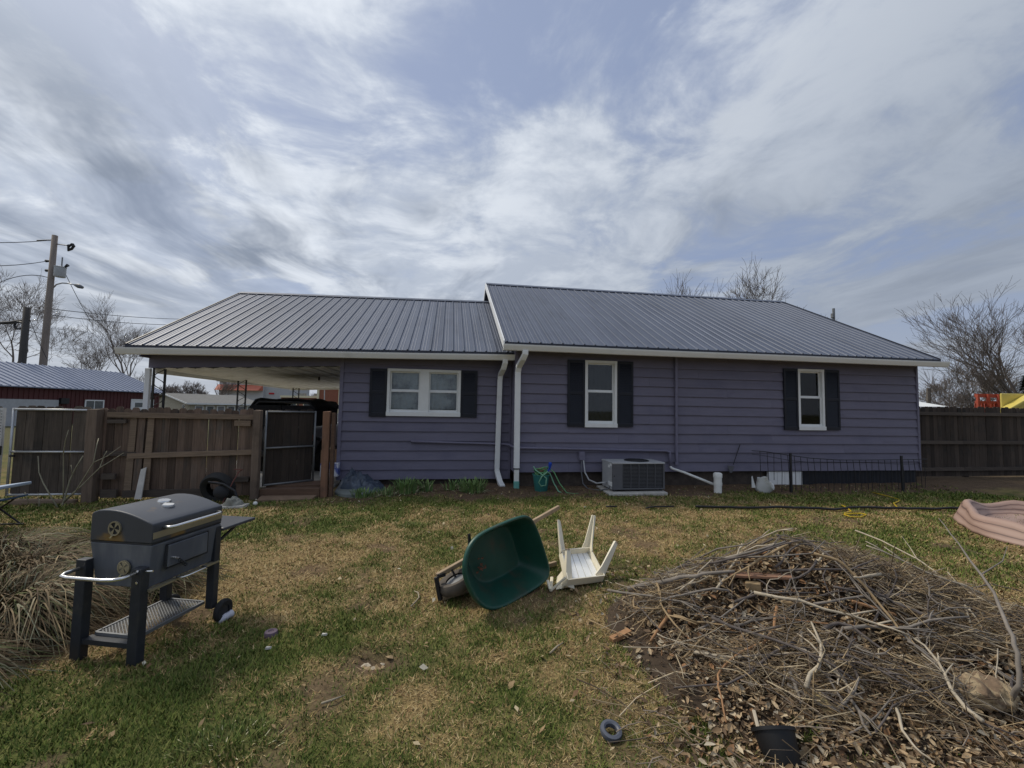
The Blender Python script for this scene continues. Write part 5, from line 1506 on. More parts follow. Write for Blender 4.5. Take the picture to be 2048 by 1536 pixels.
# ------------------------------------------------------------------ blue camp chair at the left edge
def camp_chair():
    t = thing('camp_chair', (-5.75, 6.4, 0), 'low blue fabric folding chair at the left edge before the framed gate', 'chair')
    pmat('fabric_blue', (0.045, 0.085, 0.14), rough=0.8, var=0.25); pmat('fabric_pale', (0.33, 0.40, 0.50), rough=0.7, var=0.15)
    o = Vector((-5.75, 6.35, 0))
    for y in (-0.22, 0.22):
        MB().tube([o + Vector((-0.25, y, 0.0)), o + Vector((0.2, y, 0.36))], 0.011, 6).build('leg', 'iron_black', t); MB().tube([o + Vector((0.25, y + 0.023, 0.0)), o + Vector((-0.2, y + 0.023, 0.36))], 0.011, 6).build('leg', 'iron_black', t)
        MB().tube([o + Vector((-0.28, y, 0.01)), o + Vector((0.30, y, 0.01))], 0.011, 6).build('runner', 'iron_black', t)
    s = MB(); n = 8
    for i in range(n + 1):
        u_ = i / n; z = 0.37 - 0.06 * math.sin(math.pi * u_)
        for y in (-0.25, 0.25): s.v.append(tuple(o + Vector((-0.32 + 0.62 * u_, y, z))))
        if i: s.f.append((2 * i - 2, 2 * i, 2 * i + 1, 2 * i - 1))
    so = s.build('seat', 'fabric_blue', t); md = so.modifiers.new('s', 'SOLIDIFY'); md.thickness = 0.02
    MB().hexa([o + Vector(p) for p in ((-0.40, -0.24, 0.42), (0.34, -0.24, 0.52), (0.34, 0.24, 0.52), (-0.40, 0.24, 0.42), (-0.40, -0.24, 0.45), (0.34, -0.24, 0.56), (0.34, 0.24, 0.56), (-0.40, 0.24, 0.45))]).build('backrest', 'fabric_pale', t, bevel=0.012)


camp_chair()


# ------------------------------------------------------------------ under and beyond the carport
def jeep():
    t = thing('black_offroad_car', (-3.75, 12.2, 0), 'black soft-top off-road car parked under the carport behind the gate', 'car')
    pmat('car_black', (0.012, 0.013, 0.016), rough=0.35, var=0.2, coat=0.3)
    pmat('soft_top', (0.012, 0.012, 0.014), rough=0.85, var=0.3, scale=6)
    x0, x1, y0, y1 = -4.50, -3.00, 10.55, 14.0
    body = MB(); body.box(x0 + 0.05, x1 - 0.05, y0, y1 - 1.25, 0.50, 1.12); body.box(x0 + 0.18, x1 - 0.18, y1 - 1.245, y1, 0.55, 1.08)
    b = body.build('body', 'car_black', t, bevel=0.04)
    for x in (x0 - 0.02, x1 - 0.16):
        for y in (y0 + 0.72, y1 - 0.55): MB().box(x, x + 0.18, y - 0.48, y + 0.48, 0.80, 0.87).build('fender', 'car_black', t, bevel=0.02)
    for x in (x0 + 0.09, x1 - 0.09):
        for y in (y0 + 0.72, y1 - 0.55):
            w = MB().lathe([(0.18, -0.10), (0.32, -0.12), (0.375, -0.08), (0.38, 0.08), (0.32, 0.12), (0.18, 0.10)], 24, (x, y, 0.38), (1, 0, 0)).build('wheel', 'rubber', t, smooth=True)
            MB().lathe([(0.0, -0.05), (0.185, -0.08), (0.185, 0.08), (0.0, 0.05)], 18, (x, y, 0.38), (1, 0, 0)).build('rim', 'galv_dull', w, smooth=True)
    # roll cage and stretched soft top
    top = MB(); n = 12; m_ = 8
    for j in range(m_ + 1):
        v_ = j / m_; y = y0 - 0.02 + 2.25 * v_
        for i in range(n + 1):
            u_ = i / n; x = x0 + 0.02 + (x1 - x0 - 0.04) * u_
            edge = min(u_, 1 - u_)
            z = 1.775 - 0.30 * max(0, 0.10 - edge) / 0.10 * 0.7 - 0.02 * math.sin(v_ * 9.4) + 0.014 * math.sin(u_ * 12 + j)
            top.v.append((x, y, z))
    for j in range(m_):
        for i in range(n): p = j * (n + 1) + i; top.f.append((p, p + 1, p + n + 2, p + n + 1))
    st = top.build('soft_top', 'soft_top', t, smooth='all'); md = st.modifiers.new('s', 'SOLIDIFY'); md.thickness = 0.03
    c = MB()
    for y in (y0 + 0.02, y0 + 1.0, y0 + 2.1):
        c.tube([(x0 + 0.08, y, 1.1), (x0 + 0.12, y, 1.60), (x0 + 0.22, y, 1.70), (x1 - 0.22, y, 1.70), (x1 - 0.12, y, 1.60), (x1 - 0.08, y, 1.1)], 0.035, 8)
    c.build('roll_cage', 'car_black', t, smooth='all')
    for (a, b_) in ((x0 + 0.05, -3.80), (-3.78, x1 - 0.05)): MB().box(a, b_, y0 - 0.015, y0 + 0.01, 1.13, 1.62).build('rear_window_flap', 'soft_top', t)
    for x in (x0 + 0.06, x1 - 0.08): MB().box(x, x + 0.02, y0 + 0.05, y0 + 2.1, 1.13, 1.60).build('side_flap', 'soft_top', t)
    MB().lathe([(0.17, -0.09), (0.31, -0.11), (0.36, -0.06), (0.36, 0.06), (0.31, 0.11), (0.17, 0.09)], 24, (-3.75, y0 - 0.12, 0.95), (0, 1, 0)).build('spare_wheel', 'rubber', t, smooth=True)
    for x in (x0 + 0.12, x1 - 0.12): MB().box(x - 0.05, x + 0.05, y0 - 0.03, y0 - 0.002, 0.80, 0.95).build('tail_light', pmat('tail_red', (0.25, 0.01, 0.01), rough=0.3, var=0.1), t)
    MB().box(x0 + 0.1, x1 - 0.1, y0 - 0.14, y0 - 0.003, 0.46, 0.58).build('bumper', 'iron_black', t, bevel=0.02)
    MB().box(x0 + 0.15, x1 - 0.15, y0 + 2.22, y0 + 2.25, 1.14, 1.62).build('windshield', glass_mat('pane_glass'), t)


jeep()


def sedan(name, org, rz, col, label):
    t = thing(name, org, label, 'car', rz=rz, local=True)
    mt = pmat('paint_' + name, col, rough=0.3, var=0.08, metal=0.2, coat=0.5)
    low = [(-2.1, 0.32), (-2.15, 0.62), (-2.0, 0.88), (-1.2, 0.96), (1.1, 0.98), (2.05, 0.85), (2.15, 0.55), (2.1, 0.32)]
    MB().prism(low, -0.85, 0.85, 'y').build('body', mt, t, bevel=0.05)
    cab = MB(); P0 = [(-1.55, 0.93), (1.25, 0.95), (0.55, 1.42), (-0.95, 1.42)]
    cab.hexa([(-1.6, -0.78, 0.93), (1.25, -0.78, 0.95), (1.25, 0.78, 0.95), (-1.6, 0.78, 0.93), (-0.95, -0.60, 1.42), (0.5, -0.60, 1.42), (0.5, 0.60, 1.42), (-0.95, 0.60, 1.42)])
    cab.build('cabin_glass', pmat('car_glass', (0.03, 0.035, 0.04), rough=0.1, var=0.1, spec=0.7), t, bevel=0.04)
    MB().hexa([(-1.0, -0.62, 1.40), (0.55, -0.62, 1.40), (0.55, 0.62, 1.40), (-1.0, 0.62, 1.40), (-0.92, -0.56, 1.45), (0.45, -0.56, 1.45), (0.45, 0.56, 1.45), (-0.92, 0.56, 1.45)]).build('roof', mt, t, bevel=0.02)
    for x in (-1.35, 1.35):
        for y in (-0.80, 0.80):
            w = MB().lathe([(0.18, -0.09), (0.30, -0.10), (0.32, 0.0), (0.30, 0.10), (0.18, 0.09)], 20, (x, y, 0.32), (0, 1, 0)).build('wheel', 'rubber', t, smooth=True)
            MB().lathe([(0.0, -0.105), (0.19, -0.095), (0.19, 0.095), (0.0, 0.105)], 14, (x, y, 0.32), (0, 1, 0)).build('rim', 'galvanised', w, smooth=True)
    for y in (-0.65, 0.65): MB().box(2.08, 2.14, y - 0.16, y + 0.16, 0.62, 0.76).build('headlight', 'pvc_white', t)


sedan('silver_car', (-3.55, 18.6, 0), rad(-60), (0.62, 0.65, 0.68), 'pale silver car seen through the gap right of the black off-road car')
tag(MB().box(-2.46, -2.12, 8.98, 9.16, 0.22, 0.48).build('blue_box', pmat('box_blue', (0.10, 0.13, 0.36), rough=0.6, var=0.1, col2=(0.70, 0.70, 0.74), c2scale=2.2, c2lo=0.47, c2hi=0.53), bevel=0.004), 'blue and white carton on the landing behind the gate opening', 'box')
tag(MB().box(-2.52, -2.10, 9.2, 9.5, 0.21, 0.72).build('cardboard_box', pmat('cardboard', (0.27, 0.16, 0.085), rough=0.9, var=0.2), bevel=0.004), 'brown cardboard box behind the blue and white carton', 'box')


# ------------------------------------------------------------------ neighbouring buildings, each at its own distance
def cam_frame_thing(name, px, dep, label, cat, group=None, extra=0.0):
    """a building whose long axis is given by the photograph: local +x right, +y away along the line of sight"""
    p = at_depth(px, 800, dep); return thing(name, (p.x, p.y, 0), label, cat, group, rz=-YAW + extra, local=True)


def red_barn():
    Z0 = 26.5
    p = at_depth(0, 800, Z0)
    g = thing('red_barn', (p.x, p.y, 0), 'long dark red metal barn with grey ribbed roof beyond the framed gate', 'barn', rz=-YAW, local=True)
    pmat('barn_red', (0.085, 0.020, 0.020), rough=0.6, var=0.15, scale=2, stretch=(1, 3, 0.3), rand=0.05)
    pmat('barn_roof', (0.24, 0.27, 0.35), rough=0.45, var=0.1, scale=2, metal=0.3)
    # local: wall facing +x at x=0, running in y from -4 to 11.9
    Y0, Y1, E, RZ, HW = -6.0, 12.0, 2.62, 4.35, 4.0
    m = MB(); m.box(-0.12, -0.03, Y0, Y1, 0, E); m.box(-2 * HW, -2 * HW + 0.1, Y0, Y1, 0, E)
    for y in (Y0, Y1 - 0.1): m.prism([(-2 * HW + 0.1, 0), (-0.13, 0), (-0.13, E), (-HW, RZ - 0.1), (-2 * HW + 0.1, E)], y, y + 0.1, 'y')
    m.build('wall', 'barn_red', g)
    y = Y0
    while y < Y1 - 0.05:                               # ribbed wall sheets
        s = MB(); w = 0.9
        s.box(-0.028, -0.012, y, min(y + w, Y1), 0.0, E - 0.02)
        for k in range(3): s.box(-0.012, 0.012, y + 0.05 + 0.3 * k, y + 0.09 + 0.3 * k, 0.0, E - 0.025)
        s.build('wall_sheet', 'barn_red', g); y += w + 0.002
    r = MB().hexa([(0.30, Y0 - 0.3, E - 0.13), (0.30, Y1 + 0.3, E - 0.13), (-HW, Y1 + 0.3, RZ - 0.05), (-HW, Y0 - 0.3, RZ - 0.05), (0.30, Y0 - 0.3, E - 0.06), (0.30, Y1 + 0.3, E - 0.06), (-HW, Y1 + 0.3, RZ), (-HW, Y0 - 0.3, RZ)]).build('roof', 'barn_roof', g)
    MB().hexa([(-2 * HW - 0.3, Y0 - 0.3, E - 0.13), (-2 * HW - 0.3, Y1 + 0.3, E - 0.13), (-HW - 0.01, Y1 + 0.3, RZ - 0.05), (-HW - 0.01, Y0 - 0.3, RZ - 0.05), (-2 * HW - 0.3, Y0 - 0.3, E - 0.06), (-2 * HW - 0.3, Y1 + 0.3, E - 0.06), (-HW - 0.01, Y1 + 0.3, RZ), (-HW - 0.01, Y0 - 0.3, RZ)]).build('roof', 'barn_roof', g)
    y = Y0 - 0.25
    while y < Y1 + 0.25:
        MB().hexa([(0.305, y, E - 0.065), (0.305, y + 0.09, E - 0.065), (-HW + 0.05, y + 0.09, RZ - 0.02), (-HW + 0.05, y, RZ - 0.02), (0.305, y + 0.02, E - 0.0), (0.305, y + 0.07, E - 0.0), (-HW + 0.05, y + 0.07, RZ + 0.045), (-HW + 0.05, y + 0.02, RZ + 0.045)]).build('roof_rib', 'barn_roof', r); y += 0.46
    def opening(ya, yb, za, zb, nm, panes):
        f = MB(); t_ = 0.09
        f.box(0.013, 0.06, ya, yb, zb - t_, zb); f.box(0.013, 0.06, ya, yb, za, za + t_)
        for yy in (ya, yb - t_): f.box(0.013, 0.058, yy, yy + t_, za + t_, zb - t_)
        o = f.build(nm, 'white_trim', g)
        k = len(panes)
        for i, mt in enumerate(panes):
            a = ya + t_ + (yb - ya - 2 * t_) * i / k; b = ya + t_ + (yb - ya - 2 * t_) * (i + 1) / k - (0.05 if i < k - 1 else 0)
            MB().box(0.014, 0.03, a, b, za + t_, zb - t_).build('pane', mt, o)
            if i < k - 1: MB().box(0.014, 0.055, b, b + 0.05, za + t_, zb - t_).build('glazing_bar', 'white_trim', o)
        return o
    opening(5.25, 6.75, 0.75, 1.78, 'window', ('barn_glass', 'barn_glass'))
    d = opening(9.1, 11.35, 0.0, 1.92, 'door', ('white_trim',))
    MB().box(0.032, 0.045, 9.5, 10.9, 1.25, 1.62).build('door_light', 'barn_glass', d)
    MB().box(0.013, 0.06, -5.0, 3.4, 0.0, 1.72).build('garage_door', 'ac_light', g)
    MB().box(0.013, 0.18, 3.45, 4.0, 1.45, 1.85).build('lamp_box', 'iron_black', g)


pmat('barn_glass', (0.10, 0.11, 0.115), rough=0.15, var=0.3, spec=0.6)
red_barn()


def tan_house():
    pmat('tan_siding', (0.44, 0.41, 0.33), rough=0.8, var=0.1); pmat('shingle_grey', (0.15, 0.15, 0.145), rough=0.9, var=0.2, scale=4)
    a = at_depth(379, 806, 44)
    g = thing('tan_house', (a.x, a.y, 0), 'small tan house with grey shingle roof seen under the left end of the carport', 'house', rz=-YAW + rad(60), local=True)
    EV, RG, HW, LN = 1.66, 2.62, 5.0, 7.0        # it stands lower than the yard
    MB().box(0, LN, 0.02, 2 * HW - 0.02, -0.8, EV).build('wall', 'tan_siding', g)
    MB().prism([(0.02, EV + 0.01), (2 * HW - 0.02, EV + 0.01), (HW, RG - 0.05)], 0.0, 0.1, 'x').build('gable_wall', 'tan_siding', g)
    r = MB().hexa([(-0.4, -0.4, EV - 0.08), (LN + 0.4, -0.4, EV - 0.08), (LN + 0.4, HW, RG), (-0.4, HW, RG), (-0.4, -0.4, EV + 0.04), (LN + 0.4, -0.4, EV + 0.04), (LN + 0.4, HW, RG + 0.12), (-0.4, HW, RG + 0.12)]).build('roof', 'shingle_grey', g)
    MB().hexa([(-0.4, HW + 0.01, RG), (LN + 0.4, HW + 0.01, RG), (LN + 0.4, 2 * HW + 0.4, EV - 0.08), (-0.4, 2 * HW + 0.4, EV - 0.08), (-0.4, HW + 0.01, RG + 0.12), (LN + 0.4, HW + 0.01, RG + 0.12), (LN + 0.4, 2 * HW + 0.4, EV + 0.04), (-0.4, 2 * HW + 0.4, EV + 0.04)]).build('roof_slope', 'shingle_grey', r)
    MB().bar((-0.4, -0.43, EV - 0.04), (LN + 0.4, -0.43, EV - 0.04), 0.04, 0.16).build('eave_trim', 'white_trim', r)
    MB().bar((-0.43, -0.4, EV - 0.04), (-0.43, HW, RG + 0.04), 0.04, 0.14).build('eave_trim', 'white_trim', r)
    for k in range(6):
        x = 0.5 + 1.05 * k
        w = MB().box(x, x + 0.8, -0.03, 0.019, 0.4, 1.45).build('window', 'white_trim', g)
        MB().box(x + 0.1, x + 0.7, -0.05, -0.031, 0.5, 1.35).build('pane', 'barn_glass' if k % 2 else 'blind', w)
    w = MB().box(-0.03, -0.001, 0.9, 1.5, 0.7, 1.5).build('window', 'white_trim', g)
    MB().box(-0.05, -0.031, 0.98, 1.42, 0.76, 1.44).build('pane', 'barn_glass', w)


tan_house()


def box_store():
    pmat('store_white', (0.55, 0.56, 0.57), rough=0.6, var=0.06); pmat('store_orange', (0.52, 0.15, 0.09), rough=0.6, var=0.1); pmat('store_red', (0.50, 0.02, 0.03), rough=0.5, var=0.1)
    a = at_depth(437, 800, 82)
    g = thing('white_store', (a.x, a.y, 0), 'white flat-fronted building with an orange band behind the middle carport post', 'building', rz=rad(-10), local=True)
    MB().box(0, 8.6, 0, 12, 0, 6.2).build('wall', 'store_white', g)
    MB().box(8.62, 11.6, 0.4, 12, 0, 6.0).build('wall', 'ac_light', g)
    MB().hexa([(-0.3, -1.1, 4.35), (8.2, -1.1, 4.35), (8.6, -0.02, 4.35), (-0.3, -0.02, 4.35), (-0.3, -0.9, 4.4), (8.2, -0.9, 4.4), (8.6, -0.02, 5.45), (-0.3, -0.02, 5.45)]).build('awning', 'store_orange', g)
    MB().box(-0.4, 8.8, -0.3, -0.01, 6.0, 6.3).build('parapet', 'galv_dull', g)
    MB().box(9.6, 10.6, 0.3, 0.399, 3.7, 4.0).build('sign', 'store_red', g)
    MB().box(0.3, 7.6, -0.1, -0.01, 0.2, 2.2).build('shopfront', 'ac_light', g)


box_store()


def brick_block():
    pmat('brick_far', (0.27, 0.105, 0.065), rough=0.9, var=0.15, scale=5); pmat('cream', (0.72, 0.66, 0.46), rough=0.7, var=0.08)
    a = at_depth(562, 800, 62)
    g = thing('brick_building', (a.x, a.y, 0), 'low red brick building with cream bands behind the black off-road car', 'building', rz=rad(-6), local=True)
    MB().box(0, 5.6, 0, 9, 0, 2.75).build('wall', 'brick_far', g); MB().box(-0.1, 5.6, -0.15, 9, 2.76, 3.05).build('cornice', 'cream', g)
    MB().box(5.62, 14.5, -1.0, 9, 0, 4.35).build('wall', 'brick_far', g); MB().box(5.5, 14.6, -1.2, 9, 4.36, 5.05).build('cornice', 'cream', g)
    for x in (5.55, 8.6, 11.6): MB().box(x, x + 0.3, -1.12, -1.001, 0, 4.35).build('pier', 'cream', g)
    for x in (0.9, 3.2):
        w = MB().box(x, x + 1.4, -0.06, -0.001, 1.0, 2.2).build('window', 'cream', g); MB().box(x + 0.12, x + 1.28, -0.08, -0.061, 1.1, 2.1).build('pane', 'barn_glass', w)
    for x in (1.0, 3.4): MB().box(x, x + 0.9, 3, 4, 3.06, 3.5).build('roof_unit', 'galv_dull', g)


brick_block()
tag(MB().tube([at_depth(649, 780, 30), at_depth(648.5, 830, 30)], 0.035, 6).build('flag_pole', 'galvanised'), 'thin grey pole standing before the brick building', 'pole')


# right side: shed roof, red play deck, yellow slide
def right_side():
    p = at_depth(1845, 806, 24)
    g = thing('white_roofed_shed', (p.x - 0.6, p.y, 0), 'low shed with a white metal roof just above the dark fence', 'shed', rz=-YAW, local=True)
    pmat('shed_roof', (0.78, 0.80, 0.80), rough=0.5, var=0.06)
    pmat('shed_wall', (0.10, 0.09, 0.085), rough=0.8, var=0.2)
    MB().box(0, 1.3, 0, 3, 0, 2.08).build('wall', 'shed_wall', g)
    r = MB().hexa([(-0.4, -0.3, 2.10), (1.65, -0.3, 2.13), (1.35, 1.6, 2.52), (-0.4, 1.6, 2.52), (-0.4, -0.3, 2.16), (1.65, -0.3, 2.19), (1.35, 1.6, 2.58), (-0.4, 1.6, 2.58)]).build('roof', 'shed_roof', g)
    MB().hexa([(-0.4, 1.61, 2.52), (1.35, 1.61, 2.52), (2.6, 3.3, 2.1), (-0.4, 3.3, 2.1), (-0.4, 1.61, 2.58), (1.35, 1.61, 2.58), (2.6, 3.3, 2.16), (-0.4, 3.3, 2.16)]).build('roof_slope', 'shed_wall', r)
    p = at_depth(1952, 806, 19)
    g = thing('red_play_deck', (p.x, p.y, 0), 'red wooden play deck with railing above the dark fence', 'play deck', rz=-YAW, local=True)
    pmat('play_red', (0.36, 0.065, 0.035), rough=0.7, var=0.15)
    for z, h in ((2.60, 0.16), (2.30, 0.12)): MB().box(0, 1.95, 0, 0.05, z - h / 2, z + h / 2).build('rail', 'play_red', g)
    for k in range(14): x = 0.02 + k * 0.145; MB().box(x, x + 0.10, 0.055, 0.085, 1.55, 2.24).build('baluster', 'play_red', g)
    for k in range(5): x = 0.0 + k * 0.46; MB().box(x, x + 0.09, -0.09, -0.002, 0.0, 2.66).build('post', 'play_red', g)
    MB().box(0, 1.95, 0.09, 1.8, 1.50, 1.58).build('deck', 'play_red', g)
    p = at_depth(2018, 806, 18)
    g = thing('yellow_slide', (p.x, p.y, 0), 'bright yellow plastic slide and panel beside the red play deck', 'slide', rz=-YAW, local=True)
    pmat('play_yellow', (0.62, 0.50, 0.12), rough=0.4, var=0.06)
    MB().box(-0.18, 1.3, 0.10, 0.18, 1.45, 2.66).build('panel', 'play_yellow', g, bevel=0.03)
    MB().hexa([(-0.9, -0.3, 1.58), (0.75, -0.3, 2.48), (0.75, 0.08, 2.48), (-0.9, 0.08, 1.58), (-0.9, -0.3, 1.70), (0.75, -0.3, 2.62), (0.75, 0.08, 2.62), (-0.9, 0.08, 1.70)]).build('slide', 'play_yellow', g, bevel=0.03)
    q0, q1 = at_depth(1666, 640, 24), at_depth(1667, 617, 24); q0.z = 0; q0.x = q1.x; q0.y = q1.y
    c = thing('flue_pipe_mast', q0, 'dark flue pipe sticking up behind the right slope of the roof', 'pipe')
    MB().tube([q0, q1], [0.075, 0.07], 8).build('pipe', 'galv_dull', c); MB().lathe([(0.09, -0.30), (0.10, -0.28), (0.10, -0.05), (0.0, 0.0)], 10, q1 + Vector((-0.06, 0, -0.25))).build('cowl', 'galv_dull', c)
    tag(MB().tube([at_depth(1857, 776, 26), at_depth(1857.5, 812, 26)], [0.11, 0.12], 8).build('short_pole', pmat('pole_grey', (0.16, 0.14, 0.12), rough=0.9, var=0.2)), 'short grey pole stub between the house corner and the white shed roof', 'pole')
    tag(MB().tube([at_depth(1842, 738, 40), at_depth(1960, 746, 60), at_depth(2048, 744, 70)], 0.02, 4).build('power_line', 'iron_black'), 'thin wire crossing low between the house corner and right-hand tree', 'wire')


right_side()


# ------------------------------------------------------------------ utility poles and wires
pmat('pole_wood', (0.24, 0.20, 0.17), rough=0.9, var=0.25, scale=3, stretch=(4, 4, 0.3)); pmat('pole_dark', (0.06, 0.055, 0.05), rough=0.9, var=0.25, scale=3, stretch=(4, 4, 0.3))
def utility():
    d = 36.0
    top = at_depth(110, 471, d); base = Vector((top.x - 0.12, top.y, 0.0))
    t = thing('utility_pole', base, 'tall wooden utility pole with transformer and street lamp', 'utility pole')
    MB().tube([base, top], [0.27, 0.19], 12).build('pole', 'pole_wood', t, smooth='all')
    def on(f, dx=0, dz=0): q = base.lerp(top, f); return q + CR * dx + Vector((0, 0, dz))
    m = MB(); q = at_depth(100, 480, d)
    m.tube([at_depth(74, 481, d), at_depth(104, 480, d)], 0.05, 6); m.build('insulator_arm', 'iron_black', t)
    MB().tube([at_depth(113, 488, d), at_depth(134, 491, d), at_depth(137, 489, d)], 0.04, 6).build('insulator_arm', 'iron_black', t)
    MB().tube([at_depth(145, 488, d), at_depth(137, 493, d), at_depth(137, 501, d), at_depth(143, 498, d), at_depth(148, 492, d), at_depth(145, 488, d)], 0.10, 6).build('cutout_switch', 'iron_black', t)
    c = at_depth(119, 554, d - 0.1)
    tr = MB().lathe([(0.0, 0.0), (0.36, 0.0), (0.38, 0.04), (0.38, 0.78), (0.40, 0.80), (0.40, 0.86), (0.2, 0.92), (0.0, 0.93)], 20, c).build('transformer', 'ac_light', t, smooth=True)
    MB().tube([c + Vector((0.1, 0, 0.9)), c + Vector((0.1, 0, 1.7))], 0.045, 6).build('bushing', 'galv_dull', tr)
    MB().tube([at_depth(128, 536, d), at_depth(136, 530, d)], [0.06, 0.13], 8).build('arrester', 'iron_black', t)
    for y in (522, 541): MB().tube([at_depth(92, y, d), at_depth(101, y, d)], [0.12, 0.07], 8).build('spool', 'iron_black', t)
    MB().tube([at_depth(106, 576, d), at_depth(113, 569, d), at_depth(124, 566, d), at_depth(138, 567, d), at_depth(152, 570, d)], 0.055, 8).build('lamp_arm', 'galvanised', t, smooth='all')
    l = MB().tube([at_depth(150, 570, d), at_depth(157, 572, d), at_depth(165, 575, d)], [0.10, 0.19, 0.12], 10).build('lamp_head', 'galv_dull', t, smooth='all')
    # the thick short pole nearer the barn
    d2_ = 33.0; tp = at_depth(54.5, 615, d2_); bs = Vector((tp.x - 0.05, tp.y, 0))
    t2 = thing('short_utility_pole', bs, 'short thick dark utility pole with a coiled cable loop', 'utility pole')
    MB().tube([bs, tp], [0.24, 0.21], 12).build('pole', 'pole_dark', t2, smooth='all')
    MB().tube([at_depth(-20, 647, d2_), at_depth(20, 645, d2_), at_depth(50, 641, d2_)], 0.12, 6).build('cable_bundle', 'iron_black', t2)
    MB().tube([at_depth(38 + 9 * math.cos(a), 651 + 7 * math.sin(a), d2_ - 0.2) for a in np.linspace(0, 6.283, 14)], 0.075, 6).build('cable_loop', 'iron_black', t2)
    W = [((104, 618, d), (410, 638, d + 26), 'upper of two wires from the tall pole towards the carport roof', 0.3),
         ((100, 630, d), (410, 648, d + 26), 'lower of two wires from the tall pole towards the carport roof', 0.4),
         ((104, 480, d), (-120, 480, d - 8), 'topmost wire leaving the tall pole to the left', 0.2),
         ((95, 522, d), (-120, 526, d - 8), 'middle wire leaving the tall pole to the left', 0.3),
         ((96, 555, d), (-60, 600, d - 6), 'slack wire looping left from the tall pole', -0.8),
         ((128, 542, d), (186, 652, d + 6), 'guy wire slanting down from the transformer', 0.1),
         ((60, 640, d2_), (95, 720, d2_ + 2), 'short wire slanting down from the dark thick pole', 0.1)]
    for (a, b, lab, sag) in W:
        A = at_depth(*a); B = at_depth(*b); pts = []
        for i in range(13):
            u_ = i / 12; q = A.lerp(B, u_); q.z -= sag * 4 * u_ * (1 - u_); pts.append(q)
        tag(MB().tube(pts, 0.028, 4).build('power_line', 'iron_black'), lab, 'wire')


utility()


# ------------------------------------------------------------------ bare trees
pmat('bark', (0.125, 0.105, 0.095), rough=0.95, var=0.3, scale=4, stretch=(2, 2, 0.5))
pmat('bark_pale', (0.20, 0.172, 0.155), rough=0.95, var=0.3, scale=4, stretch=(2, 2, 0.5))


def bare_tree(name, base, h, label, seed, lean=(0, 0), spread=0.55, levels=5, kids=3, r0=None, mat='bark', forks=None, fork_at=0.28, twig=0.013, group=None, up=0.35, crown_w=1.0):
    rnd = random.Random(seed); base = Vector(base)
    t = thing(name, base, label, 'tree', group)
    r0 = r0 or h * 0.017
    trunk, crown = MB(), MB()
    def grow(p, d, ln, r, lev, mb):
        n = 4 if lev > 1 else 2
        pts = [p]; rs = [r]; q = p.copy(); dd = d.copy()
        for i in range(n):
            dd = (dd + Vector((rnd.gauss(0, 0.11), rnd.gauss(0, 0.11), rnd.gauss(0, 0.07) + up * 0.12))).normalized()
            q = q + dd * (ln / n); pts.append(q.copy()); rs.append(max(twig * 0.7, r * (1 - 0.42 * (i + 1) / n)))
        sides = 8 if lev == levels else (6 if lev >= levels - 1 else (4 if lev >= levels - 2 else 3))
        (trunk if lev >= levels - 1 else crown).tube(pts, rs, sides, caps=(lev == levels))
        if lev == 0: return
        k = kids + (1 if rnd.random() < 0.4 else 0)
        for j in range(k):
            f = rnd.uniform(0.35, 1.0) if j else 1.0
            i0 = min(n - 1, int(f * n)); s = pts[i0].lerp(pts[i0 + 1], f * n - i0) if f < 1 else pts[-1]
            ax = dd.orthogonal(); ax.rotate(Matrix.Rotation(rnd.random() * 6.283, 3, dd))
            a = spread * rnd.uniform(0.55, 1.25) * (0.55 if j == 0 else 1.0)
            nd = (dd * math.cos(a) + ax * math.sin(a)); nd.x *= crown_w; nd.y *= crown_w; nd.z += up * 0.35; nd.normalize()
            grow(s, nd, ln * rnd.uniform(0.62, 0.84), max(twig, rs[i0] * rnd.uniform(0.5, 0.72)), lev - 1, mb)
    d = Vector((lean[0], lean[1], 1)).normalized()
    if forks:
        pts = [base - Vector((0, 0, 0.3)), base + d * h * fork_at * 0.5, base + d * h * fork_at]; trunk.tube(pts, [r0 * 1.25, r0, r0 * 0.92], 9)
        for (fx, fy, fz, ln, rr) in forks: grow(base + d * h * fork_at * 0.96, Vector((fx, fy, fz)).normalized(), h * ln, r0 * rr, levels - 1, trunk)
    else:
        grow(base - Vector((0, 0, 0.2)), d, h * 0.34, r0, levels, trunk)
    trunk.build('trunk', mat, t, smooth='all'); crown.build('crown', mat, t, smooth='all')
    return t


def gp(px, dep):
    p = at_depth(px, 800, dep); return (p.x, p.y, 0.0)


GT = 'bare winter trees in the background'
bare_tree('bare_tree', gp(-18, 45), 15.0, 'large bare tree at the far left edge behind the utility poles', 3, lean=(0.02, 0), spread=0.62, levels=7, kids=3, r0=0.24, group=GT, twig=0.012, mat='bark_pale')
bare_tree('bare_tree', gp(205, 62), 10.5, 'bare tree with a wide loose crown right of the tall utility pole', 8, lean=(-0.25, 0), spread=0.60, levels=6, kids=3, r0=0.20, group=GT, twig=0.014, mat='bark_pale', forks=[(-0.5, 0, 0.8, 0.30, 0.7), (0.1, 0.2, 1, 0.28, 0.55), (-0.9, 0.1, 0.5, 0.26, 0.5)])
bare_tree('bare_tree', gp(262, 58), 13.0, 'slender bare tree with a rounded crown beside the carport roof corner', 15, lean=(-0.14, 0), spread=0.52, levels=6, kids=3, r0=0.20, group=GT, twig=0.014, mat='bark_pale', forks=[(-0.35, 0, 1.0, 0.34, 0.75), (0.25, 0.1, 1, 0.24, 0.55), (-0.1, -0.3, 1, 0.3, 0.5)], fork_at=0.30)
bare_tree('bare_tree', gp(285, 70), 6.5, 'low bare tree directly left of the carport gutter end', 16, spread=0.6, levels=5, kids=3, group=GT, twig=0.02)
